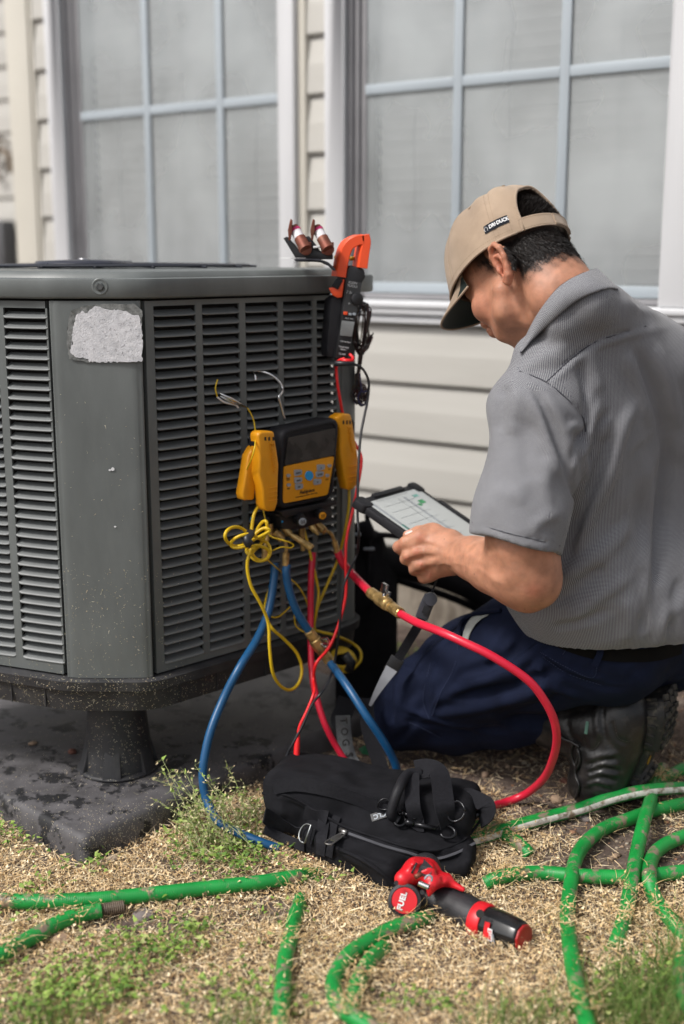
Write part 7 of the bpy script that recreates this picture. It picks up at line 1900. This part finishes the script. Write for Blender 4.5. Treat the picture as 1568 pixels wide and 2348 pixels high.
m_green = mat_green(); m_stripe = mat('pale_stripe', (.72, .68, .62), .5, var=.2, vscale=60, col2=(.25, .19, .13), c2scale=50, c2lo=.5, c2hi=.62)
def ghose(label, pts, rp=15.5, stripe=None, z=None):
    """pts in the picture, resting on the ground: (u, v[, extra height])"""
    P = []
    for q in pts:
        r_ = .0123; h = r_ + .009 + (q[2] if len(q) > 2 else 0); p = gp(q[0], q[1], h); g = float(ground_h(p.x, p.y)); P.append(gp(q[0], q[1], h + g - .001))
    P = catmull(P, 10); r_ = .0123; seg = 20; vs, fs = tube_geo(P, r_, seg)
    me = bpy.data.meshes.new('garden_hose'); me.from_pydata([tuple(v) for v in vs], [], fs)
    s_ = 0; al = []
    for i, p in enumerate(P):
        if i: s_ += (p - P[i-1]).length
        al += [s_] * seg
    a = me.attributes.new('along', 'FLOAT_VECTOR', 'POINT'); c = np.zeros((len(al), 3), np.float32); c[:, 0] = al; a.data.foreach_set('vector', c.ravel())
    me.materials.append(m_green); me.materials.append(m_stripe); me.shade_smooth()
    if stripe is not None:
        mi = np.zeros(len(fs), np.int32)
        for i in range(len(P) - 1):
            for k in range(seg):
                if k in stripe: mi[i * seg + k] = 1
        me.polygons.foreach_set('material_index', mi)
    o = bpy.data.objects.new('garden_hose', me); COL.objects.link(o); tag(o, label, 'garden hose', 'green garden hose lengths'); return o
ghose('green garden hose with pale underside lying from the left edge to the bag', [(-420, 2090), (-200, 2070), (-40, 2064), (60, 2066), (150, 2065), (241, 2060), (362, 2048), (482, 2035), (600, 2022), (670, 2011, -.003), (700, 2007, -.012), (730, 2003, -.024)], stripe=(8, 9))
h2 = ghose('green garden hose end with a ribbed ferrule at the lower left', [(-360, 2330), (-180, 2270), (-40, 2210), (0, 2190), (60, 2156), (140, 2112), (190, 2095), (232, 2086)])
pf = [gp(228, 2087, .021), gp(284, 2078, .020)]; mf = MB()
for i in range(12): t = i / 12; a, b_ = pf[0].lerp(pf[1], t), pf[0].lerp(pf[1], t + 1 / 12); m_ = (a + b_) / 2; mf.tube([a, m_, b_], [.0098, .0112, .0098], 14)
mf.build('ribbed_ferrule', mat('dirty_brown_metal', (.11, .08, .055), .6, var=.3, vscale=60), h2)
ghose('green garden hose curving round at the bottom centre under the power tool', [(1000, 2092, -.022), (975, 2102, -.012), (950, 2112, -.003), (905, 2126), (855, 2152), (805, 2184), (772, 2230), (765, 2270), (785, 2312), (840, 2350), (900, 2390)])
ghose('short green garden hose length half buried in dry grass at the bottom centre', [(690, 2060, -.016), (676, 2105, -.010), (662, 2165, -.003), (652, 2210), (648, 2270), (642, 2330), (636, 2400)])
ghose('green garden hose stub showing in the grass under the curved length', [(880, 2170, -.010), (850, 2200, -.004), (825, 2240, -.002), (812, 2280, -.006), (800, 2320, -.014)])
ghose('long green garden hose with a white stripe running from the bag past the boot', [(1060, 1930), (1101, 1920), (1208, 1886), (1325, 1855), (1403, 1829, .018), (1481, 1812, .024), (1568, 1806, .018), (1660, 1806, .006), (1850, 1825), (2050, 1870)], stripe=(3, 4, 5))
ghose('green garden hose bending from the right edge down to the bottom right', [(2000, 1770), (1800, 1790), (1660, 1822), (1568, 1842), (1500, 1857), (1442, 1877), (1383, 1900), (1340, 1935), (1317, 1978, .008), (1307, 2037, .004), (1301, 2095), (1305, 2154), (1313, 2212), (1328, 2282), (1344, 2340), (1356, 2400)])
ghose('muddy green garden hose running straight down between two bends at the right', [(1520, 1760), (1500, 1800), (1492, 1832, .012), (1477, 1881, .020), (1461, 1947, .008), (1449, 2017, .016), (1438, 2075), (1424, 2128, -.006), (1410, 2170, -.018)])
ghose('green garden hose with a tight bend at the right edge', [(2000, 1850), (1800, 1850), (1660, 1886), (1568, 1917), (1520, 1939), (1495, 1966), (1488, 2010, .016), (1500, 2056), (1527, 2095), (1558, 2134, -.004), (1590, 2180, -.012)])
ghose('green garden hose lying level and half covered by dry grass right of the bag', [(1112, 2026, -.010), (1150, 2009), (1200, 2002, -.004), (1247, 2001, -.006), (1325, 2007), (1403, 2010), (1480, 2008), (1568, 1998), (1700, 1985), (2000, 2000)])
ghose('short green garden hose piece surfacing just right of the bag', [(1070, 1892), (1101, 1896), (1138, 1899, .0), (1169, 1919, -.002), (1196, 1939, -.004), (1214, 1960, -.014)])
ghose('green garden hose passing behind the boot at the right edge', [(1480, 1815, -.004), (1512, 1791), (1568, 1760), (1660, 1712), (1850, 1660)])
ghose('green garden hose curve leaving the picture at the bottom right corner', [(1900, 2080), (1700, 2100), (1620, 2140), (1575, 2180), (1560, 2222), (1566, 2280), (1600, 2340)])
# ================================================================== litter, gravel, weeds
m_lit = attr_mat('dry_litter', .85); m_leafg = attr_mat('weed_leaf', .6); m_grav = attr_mat('gravel_stone', .85)
def strips(name, P, D, N, L, Wd, col, m, bend=.4, curl=0.0, kind='stuff', seed=0, parent=None, nseg=2, tip=.25):
    """n small bent blades: base P, direction D, face normal N, length L, half width Wd"""
    n = len(P); r_ = np.random.default_rng(seed); D = D / np.linalg.norm(D, axis=1)[:, None]; Sd = np.cross(D, N); Sd /= np.linalg.norm(Sd, axis=1)[:, None] + 1e-9; N2 = np.cross(Sd, D)
    ts = np.linspace(0, 1, nseg + 1); V = []
    cu = r_.uniform(-1, 1, n) * curl
    for t in ts:
        c = P + D * (L * t)[:, None] + N2 * (bend * L * (t * t - t * .3))[:, None] + Sd * (cu * L * t * t)[:, None]
        w = Wd * (1 - (1 - tip) * t) * (.55 + .45 * np.sin(np.pi * min(t + .25, 1)))
        V += [c - Sd * w[:, None], c + Sd * w[:, None]]
    V = np.stack(V, 1); k = V.shape[1]; F_ = []
    for i in range(nseg): F_.append([2*i, 2*i+1, 2*i+3, 2*i+2])
    F_ = (np.arange(n)[:, None, None] * k + np.array(F_)[None]).reshape(-1, 4); V = V.reshape(-1, 3)
    me = bpy.data.meshes.new(name); me.vertices.add(len(V)); me.vertices.foreach_set('co', V.astype(np.float32).ravel()); me.loops.add(F_.size); me.loops.foreach_set('vertex_index', F_.astype(np.int32).ravel())
    me.polygons.add(len(F_)); me.polygons.foreach_set('loop_start', np.arange(0, F_.size, 4, dtype=np.int32)); me.polygons.foreach_set('loop_total', np.full(len(F_), 4, np.int32)); me.update(calc_edges=True)
    o = link(name, me, m, parent); set_col(o, np.repeat(col, k, 0)); 
    if kind: o['kind'] = kind
    return o
def pixv(x, y, z=0.0):
    d = np.stack([x, y, np.full_like(x, z - CAM_H)], -1); w = d @ np.array(CF); return 784 + FPX * d[:, 0] / w, 1173.5 - FPX * (d @ np.array(CU)) / w
def blob(u, v, cu, cv, ru, rv): return np.exp(-(((u - cu) / ru) ** 2 + ((v - cv) / rv) ** 2))
padA = np.array([[p.x, p.y] for p in offset_poly(padp, .016)])
def in_pad(x, y):
    r = np.ones(len(x), bool)
    for i in range(4):
        a, b = padA[i], padA[(i+1) % 4]; c = padA.mean(0); s_ = np.sign((b[0]-a[0]) * (c[1]-a[1]) - (b[1]-a[1]) * (c[0]-a[0])); r &= ((b[0]-a[0]) * (y-a[1]) - (b[1]-a[1]) * (x-a[0])) * s_ > 0
    return r
def litter_density(u, v):
    d = np.ones_like(u)
    n_ = fbm(u / 1000, v / 500, 21, 5, 9.0)
    soil = 1.1 * blob(u, v, 1350, 1880, 240, 95) + .8 * blob(u, v, 1430, 1985, 200, 60) + 1.0 * blob(u, v, 1150, 1790, 420, 50) + .9 * blob(u, v, 330, 2130, 130, 24) + .8 * blob(u, v, 620, 2100, 90, 26) + .7 * blob(u, v, 900, 2300, 120, 30) + .8 * blob(u, v, 60, 2300, 70, 30) + .5 * blob(u, v, 360, 1985, 120, 14)
    d = d - soil + .40 * n_
    d = np.where(v < 1830, d - (1830 - v) / 85, d)
    d += .9 * blob(u, v, 1080, 1830, 70, 22) + .9 * blob(u, v, 1250, 1935, 110, 22)
    return np.clip(d, .03, 1)
def ground_litter():
    r_ = np.random.default_rng(31); n = 215000
    x = r_.uniform(-.95, .95, n); y = 1.28 + (3.0 - 1.28) * r_.beta(1.0, 1.6, n); u, v = pixv(x, y); keep = (~in_pad(x, y)) & (r_.uniform(0, 1, n) < litter_density(u, v)) & (np.abs(u - 784) < 1150)
    x, y, u, v = x[keep], y[keep], u[keep], v[keep]; n = len(x); dn = litter_density(u, v)
    z = ground_h(x, y) + r_.uniform(.000, .012, n) * dn + .006 * dn * np.clip(fbm(x, y, 44, 4, 16.0), -1, 1)
    P = np.stack([x, y, z], -1); a = r_.uniform(0, 2 * np.pi, n); el = r_.normal(.15, .45, n)
    D = np.stack([np.cos(a) * np.cos(el), np.sin(a) * np.cos(el), np.sin(el)], -1); N = r_.normal(0, .65, (n, 3)); N[:, 2] += 1
    L = np.exp(r_.normal(math.log(.0055), .42, n)); W = r_.uniform(.0004, .0015, n)
    pal = np.array([[.78, .58, .33], [.66, .47, .25], [.88, .73, .49], [.44, .28, .13], [.27, .165, .085], [.68, .51, .30], [.52, .46, .18]]); w = np.array([.26, .24, .14, .13, .09, .10, .04]); col = pal[r_.choice(7, n, p=w / w.sum())] * r_.uniform(.75, 1.15, (n, 1))
    strips('dry_grass_litter', P, D, N, L, W, col, m_lit, bend=.35, curl=.6, seed=2, tip=.6)
    # long straws
    n = 46000; x = r_.uniform(-.95, .95, n); y = r_.uniform(1.28, 2.5, n); u, v = pixv(x, y); keep = (~in_pad(x, y)) & (r_.uniform(0, 1, n) < .15 + .85 * litter_density(u, v)); x, y = x[keep], y[keep]; n = len(x)
    P = np.stack([x, y, ground_h(x, y) + r_.uniform(.002, .015, n)], -1); a = r_.uniform(0, 2 * np.pi, n); el = r_.normal(.12, .2, n); D = np.stack([np.cos(a) * np.cos(el), np.sin(a) * np.cos(el), np.sin(el)], -1)
    N = r_.normal(0, .5, (n, 3)); N[:, 2] += 1; col = pal[r_.choice([0, 2, 2, 1], n)] * r_.uniform(.9, 1.2, (n, 1))
    strips('straw', P, D, N, r_.uniform(.012, .050, n), r_.uniform(.0003, .00065, n), col, m_lit, bend=-.12, curl=.35, seed=3, nseg=5)
    # crumpled dry leaflets standing off the mat: rounder
    n = 30000; x = r_.uniform(-.9, .9, n); y = r_.uniform(1.28, 2.35, n); u, v = pixv(x, y); d_ = litter_density(u, v); keep = (~in_pad(x, y)) & (r_.uniform(0, 1, n) < d_ ** 2); x, y = x[keep], y[keep]; n = len(x)
    P = np.stack([x, y, ground_h(x, y) + r_.uniform(.008, .018, n)], -1); a = r_.uniform(0, 2 * np.pi, n); el = r_.normal(.1, .6, n); D = np.stack([np.cos(a) * np.cos(el), np.sin(a) * np.cos(el), np.sin(el)], -1); N = r_.normal(0, .8, (n, 3)); N[:, 2] += 1
    col = pal[r_.choice([0, 2, 2, 5, 1], n)] * r_.uniform(.8, 1.2, (n, 1)); strips('dry_leaflets', P, D, N, r_.uniform(.003, .0062, n), r_.uniform(.0012, .0026, n), col, m_lit, bend=.7, curl=.5, seed=4, nseg=3, tip=.7)
ground_litter()
def over_hoses():
    r_ = np.random.default_rng(41); P = []
    for o in [o for o in bpy.data.objects if o.name.split('.')[0] == 'garden_hose']:
        me = o.data; n = len(me.vertices); co = np.empty(n * 3); me.vertices.foreach_get('co', co); co = co.reshape(-1, 20, 3).mean(1)
        u, v = pixv(co[:, 0], co[:, 1], .015); w = np.clip(litter_density(u, v), .0, 1) ** 2
        k = r_.choice(len(co), 60, p=w / w.sum()); q = co[k] + r_.normal(0, 1, (60, 3)) * [.010, .010, 0]; q[:, 2] = co[k][:, 2] + .0130 + r_.uniform(-.002, .003, 60); P.append(q)
        # tufts: many pieces at a few spots
        k = r_.choice(len(co), 3, p=w / w.sum())
        for j in k: q = co[j] + r_.normal(0, 1, (70, 3)) * [.014, .014, 0]; q[:, 2] = co[j][2] + .0105 + r_.uniform(-.004, .006, 70); P.append(q)
    P = np.concatenate(P); n = len(P); a = r_.uniform(0, 6.28, n); el = r_.normal(.0, .35, n); D = np.stack([np.cos(a) * np.cos(el), np.sin(a) * np.cos(el), np.sin(el)], -1); N = r_.normal(0, .6, (n, 3)); N[:, 2] += 1
    lg = r_.uniform(0, 1, n) < .3; L = np.where(lg, r_.uniform(.02, .05, n), r_.uniform(.004, .008, n)); W = np.where(lg, .0006, r_.uniform(.0008, .0022, n))
    col = np.array([[.62, .43, .21], [.76, .58, .34], [.50, .33, .155]])[r_.integers(0, 3, n)] * r_.uniform(.85, 1.15, (n, 1))
    strips('litter_on_hoses', P, D, N, L, W, col, m_lit, bend=.1, curl=.5, seed=42, nseg=4, tip=.4)
over_hoses()
# ---- low green weeds
GB = [(120, 2270, 170, 75, 1.2), (330, 2200, 150, 45, .9), (440, 2150, 60, 36, .9), (300, 2320, 220, 40, .9), (530, 1950, 90, 60, 1.2), (40, 1920, 60, 40, .7), (90, 2060, 60, 30, .3), (700, 2020, 60, 24, .55), (560, 2290, 80, 40, .5), (960, 2330, 160, 26, .5), (620, 2110, 60, 25, .35), (200, 1990, 60, 24, .4), (1420, 2290, 160, 50, .6), (760, 2330, 60, 16, .6), (395, 1990, 60, 20, .3), (905, 1480, 50, 30, .8), (480, 1900, 60, 40, .6)]
def weeds():
    r_ = np.random.default_rng(8); n = 130000; x = r_.uniform(-.95, .95, n); y = r_.uniform(1.28, 3.1, n); u, v = pixv(x, y); d = sum(w * blob(u, v, a, b, c, e) for a, b, c, e, w in GB) * np.clip(.55 + 1.2 * fbm(x, y, 77, 4, 22.0), 0, 1.3) ; keep = (r_.uniform(0, 1, n) < d * .95) & ~in_pad(x, y)
    x, y = x[keep], y[keep]; n = len(x); P = np.stack([x, y, ground_h(x, y) + r_.uniform(.012, .030, n)], -1); a = r_.uniform(0, 2 * np.pi, n); el = r_.normal(.2, .35, n)
    D = np.stack([np.cos(a) * np.cos(el), np.sin(a) * np.cos(el), np.sin(el)], -1); N = r_.normal(0, .35, (n, 3)); N[:, 2] += 1
    pal = np.array([[.17, .27, .045], [.26, .36, .08], [.10, .19, .035], [.40, .44, .16]]); col = pal[r_.choice(4, n, p=[.35, .3, .25, .1])] * r_.uniform(.75, 1.2, (n, 1))
    strips('low_weeds', P, D, N, r_.uniform(.005, .012, n), r_.uniform(.0024, .0050, n), col, m_leafg, bend=-.25, curl=.2, seed=9, nseg=3, tip=.35)
    # stems
    m_ = n // 3; P2 = P[:m_].copy(); P2[:, 2] -= .016; D2 = r_.normal(0, .4, (m_, 3)); D2[:, 2] += 1; strips('weed_stems', P2, D2, r_.normal(0, 1, (m_, 3)), r_.uniform(.012, .03, m_), np.full(m_, .0005), np.tile([.20, .24, .09], (m_, 1)), m_leafg, bend=.2, curl=.4, seed=10, nseg=3)
    # blades of grass at the lower right
    n = 1500; bl = [(1500, 2330, 60, 40), (1440, 2290, 60, 40), (1555, 2240, 30, 50), (1250, 2330, 60, 20), (560, 2350, 70, 16), (120, 2345, 60, 12), (1130, 2340, 50, 12)]; k = r_.integers(0, len(bl), n); k = np.where(r_.uniform(0, 1, n) < .55, r_.integers(0, 3, n), k); uu = np.array([bl[i][0] for i in k]) + r_.normal(0, 1, n) * np.array([bl[i][2] for i in k]); vv = np.array([bl[i][1] for i in k]) + r_.normal(0, 1, n) * np.array([bl[i][3] for i in k]) + 20
    P = np.array([gp(a, b, .0)[:] for a, b in zip(uu, vv)]); D = r_.normal(0, .45, (n, 3)); D[:, 2] = 1.1
    strips('grass_blades', P, D, r_.normal(0, 1, (n, 3)), r_.uniform(.03, .085, n), r_.uniform(.0008, .0019, n), np.array([[.085, .17, .03], [.13, .22, .05], [.20, .24, .08]])[r_.integers(0, 3, n)] * r_.uniform(.8, 1.2, (n, 1)), m_leafg, bend=.45, curl=.3, seed=12, nseg=6, tip=.05)
weeds()
# ---- tall weed at the corner of the pad: stems with seed heads and small leaves
def tall_weed():
    r_ = np.random.default_rng(15); e = empty('weed_plant', gp(515, 1960, 0), 0, 'pale green weed with seed heads growing beside the pad under the blue hose', 'weed plant')
    SP, SD, SL = [], [], []; LP, LD, LL = [], [], []; HP, HD, HL = [], [], []; tubes = MB()
    base = [(430, 1975), (470, 1965), (520, 1965), (555, 1950), (500, 1930), (460, 1935), (540, 1925), (575, 1970), (495, 1985)]
    tips = [(372, 1740), (400, 1765), (360, 1835), (440, 1775), (470, 1800), (520, 1758), (560, 1800), (590, 1830), (350, 1785), (430, 1850), (455, 1830), (545, 1850), (505, 1820), (400, 1880), (575, 1860), (380, 1900), (480, 1780), (530, 1790)]
    for i, t in enumerate(tips * 3):
        b = base[r_.integers(0, len(base))]; jit = r_.normal(0, 1, 2) * (0 if i < len(tips) else 24)
        p0 = gp(b[0] + r_.normal(0, 22), b[1] + r_.normal(0, 8)); dy = 2.12 + r_.normal(0, .04) if i < len(tips) else 2.06 + r_.normal(0, .05)
        f_ = 1 if i < len(tips) else r_.uniform(.45, .95)
        p1 = at(t[0] + jit[0], t[1] + jit[1], min(dy, gp(t[0], max(t[1], 1740), .03).y)); p1 = p0.lerp(p1, f_); mid = (p0 + p1) / 2 + Vector(r_.normal(0, .010, 3)) + Vector((0, 0, .012)); C = catmull([p0, mid, p1], 6)
        if len(C) < 3: continue
        tubes.tube(C, [.0009 - .0005 * k / len(C) for k in range(len(C))], 5)
        for k in range(2, len(C)):
            nb = 2
            for _ in range(nb):
                d = Vector(r_.normal(0, 1, 3)); d.z = abs(d.z) * .6; 
                if r_.uniform() < .55: LP.append(C[k][:]); LD.append(d[:]); LL.append(r_.uniform(.005, .010))
            if k > len(C) * .45:
                for _ in range(2):
                    d = Vector(r_.normal(0, 1, 3)).normalized() * r_.uniform(.006, .014); q = C[k] + d; tubes.tube([C[k], q], .0003, 3); HP.append(q[:]); HD.append(d[:]); HL.append(r_.uniform(.004, .0065))
    m_stem = mat('weed_stem', (.26, .30, .12), .7); tubes.build('stem', m_stem, e)['kind'] = 'stuff'
    for nm, P, D, L, pal, wd, bd in (('leaf', LP, LD, LL, [[.32, .42, .10], [.42, .48, .18], [.24, .36, .07], [.60, .52, .28]], .36, -.25), ('seed_pod', HP, HD, HL, [[.70, .62, .38], [.56, .54, .28], [.74, .60, .38]], .30, .3)):
        P, D, L = np.array(P), np.array(D), np.array(L); n = len(P); col = np.array(pal)[r_.integers(0, len(pal), n)] * r_.uniform(.8, 1.15, (n, 1)); o = strips(nm, P, D, r_.normal(0, 1, (n, 3)), L, L * wd, col, m_leafg, bend=bd, curl=.2, seed=16, nseg=3, tip=.3, parent=None); o.parent = e; o.matrix_parent_inverse = pinv(e)
tall_weed()
# ---- gravel
def stone_mesh(r_, name='stone', sub=1):
    bm = bmesh.new(); bmesh.ops.create_icosphere(bm, subdivisions=sub, radius=1)
    s_ = Vector((r_.uniform(.8, 1.2), r_.uniform(.7, 1.0), r_.uniform(.45, .75)))
    for v in bm.verts: v.co = Vector((v.co.x * s_.x, v.co.y * s_.y, v.co.z * s_.z)) * r_.uniform(.86, 1.10)
    me = bpy.data.meshes.new(name); bm.to_mesh(me); bm.free(); return me
def gravel():
    r_ = np.random.default_rng(19); rr = random.Random(4); base = [stone_mesh(rr) for _ in range(8)]; geo = []
    for me in base: geo.append((np.array([v.co[:] for v in me.vertices]), np.array([p.vertices[:] for p in me.polygons])))
    n = 26000; x = r_.uniform(-.95, 1.0, n); y = r_.uniform(1.3, 3.1, n); u, v = pixv(x, y); d = np.clip(1.15 - litter_density(u, v) * 1.05, .04, 1); keep = (~in_pad(x, y)) & (r_.uniform(0, 1, n) < d); x, y = x[keep], y[keep]; n = len(x)
    V, F_, C_l = [], [], []; o_ = 0; pal = np.array([[.24, .17, .12], [.34, .24, .17], [.15, .11, .085], [.30, .26, .21], [.28, .15, .09], [.42, .34, .26]])
    sz = np.exp(r_.normal(math.log(.0023), .50, n)); col = pal[r_.choice(6, n, p=[.3, .2, .25, .1, .1, .05])] * r_.uniform(.7, 1.2, (n, 1))
    gz = ground_h(x, y)
    for i in range(n):
        gv, gf = geo[i % 8]; a = r_.uniform(0, 6.28); ca, sa = math.cos(a), math.sin(a); q = gv * sz[i]; V.append(np.stack([q[:, 0] * ca - q[:, 1] * sa + x[i], q[:, 0] * sa + q[:, 1] * ca + y[i], q[:, 2] + gz[i] + sz[i] * .25], -1)); F_.append(gf + o_); o_ += len(gv)
    V = np.concatenate(V); F_ = np.concatenate(F_); me = bpy.data.meshes.new('gravel'); me.vertices.add(len(V)); me.vertices.foreach_set('co', V.astype(np.float32).ravel()); me.loops.add(F_.size); me.loops.foreach_set('vertex_index', F_.astype(np.int32).ravel())
    me.polygons.add(len(F_)); me.polygons.foreach_set('loop_start', np.arange(0, F_.size, 3, dtype=np.int32)); me.polygons.foreach_set('loop_total', np.full(len(F_), 3, np.int32)); me.update(calc_edges=True); o = link('gravel', me, m_grav); set_col(o, np.repeat(col, len(geo[0][0]), 0)); me.shade_smooth(); o['kind'] = 'stuff'
gravel()
def stones():
    rr = random.Random(6)
    cols = {'tan': (.36, .25, .17), 'red': (.16, .065, .045), 'grey': (.20, .17, .16), 'pale': (.44, .36, .28)}; M_ = {k: mat('stone_' + k, c, .85, var=.3, vscale=60, bump=.6, bscale=200) for k, c in cols.items()}
    L_ = [(974, 1790, 30, 'tan', 0, 'big smooth tan stone behind the bag'), (233, 1984, 16, 'pale', 0, 'pale stone touching the front corner of the pad'), (258, 1972, 13, 'pale', 0, 'smaller pale stone right beside the one at the pad corner'), (76, 1706, 10, 'tan', ZP, 'small tan pebble on the pad left of the riser'), (166, 1726, 13, 'red', ZP, 'dark red pebble on the pad beside the riser'), (140, 2160, 26, 'tan', 0, 'flat tan stone in the grass under the left hose end'), (330, 2104, 24, 'grey', 0, 'grey rounded stone in bare soil below the long left hose'), (388, 2092, 12, 'tan', 0, 'small tan stone right of the grey one below the left hose'), (1275, 1838, 18, 'tan', 0, 'rough tan stone on the soil left of the boot'), (1340, 1880, 16, 'grey', 0, 'grey brown stone between the white striped hose and the soil'), (1230, 1850, 10, 'pale', 0, 'small pale stone near the red hose on the soil'), (1410, 1965, 10, 'tan', 0, 'small tan stone in the soil between two green hoses'), (1010, 1800, 16, 'grey', 0, 'mauve grey stone beside the big tan one'), (1295, 1795, 15, 'red', 0, 'brown stone in shade in front of the boot toe'), (1500, 1870, 14, 'grey', 0, 'grey stone between hoses near the right edge')]
    for u, v, rp, c, z, lab in L_:
        p = gp(u, v, z); r_ = rp * (p - CP).dot(CF) / FPX; me = stone_mesh(rr, 'stone', 3 if rp > 11 else 2); o = link('stone', me, M_[c], None, smooth=True); o.location = p + Vector((0, 0, r_ * .3)) ; o.scale = (r_, r_, r_ * .9); o.rotation_euler = (0, 0, rr.uniform(0, 6)); tag(o, lab, 'stone', 'loose stones')
stones()
tag(MB().add([at(822, 1716, 2.36), at(836, 1708, 2.36), at(854, 1716, 2.37), at(850, 1732, 2.34), at(830, 1728, 2.34)], [(0, 1, 2, 3, 4)]).add([at(835, 1712, 2.35), at(852, 1700, 2.36), at(858, 1712, 2.36)], [(0, 1, 2)]).build('green_leaf', mat('leaf_green', (.02, .14, .06), .5)), 'dark green leaf on the gravel between the strap and the blue hose', 'leaf')
# ---- clippings stuck on the pan, riser, pad and panels
def clippings():
    bpy.context.view_layer.update(); dg = bpy.context.evaluated_depsgraph_get(); r_ = np.random.default_rng(23); P, N = [], []
    reg = [(0, 1545, 560, 1640, 1100, ('base_pan',)), (160, 1640, 360, 1800, 420, ('riser', 'pad')), (0, 1700, 640, 1990, 700, ('pad',)), (120, 1300, 420, 1555, 420, ('panel', 'corner', 'louv')), (0, 1500, 160, 1545, 60, ('panel', 'louv')), (120, 900, 350, 1300, 60, ('corner',)), (190, 1840, 440, 1980, 900, ('pad',)), (0, 1650, 640, 1990, 1500, ('pad',))]
    for u0, v0, u1, v1, n, ok in reg:
        for _ in range(n):
            u, v = r_.uniform(u0, u1), r_.uniform(v0, v1); hit, loc, nor, idx, ob, mx = bpy.context.scene.ray_cast(dg, CP, ray(u, v).normalized())
            if hit and any(k in ob.name for k in ok): P.append((loc + nor * .0006)[:]); N.append(nor[:])
    P, N = np.array(P), np.array(N); n = len(P); D = np.cross(N, r_.normal(0, 1, (n, 3))) + N * r_.uniform(0, .25, (n, 1)); pal = np.array([[.60, .55, .40], [.72, .66, .52], [.42, .38, .24], [.62, .50, .34]])
    strips('grass_clippings', P, D, N, np.exp(r_.normal(math.log(.0020), .5, n)), r_.uniform(.00025, .0006, n), pal[r_.integers(0, 4, n)], m_lit, bend=.15, curl=.5, seed=24)
clippings()
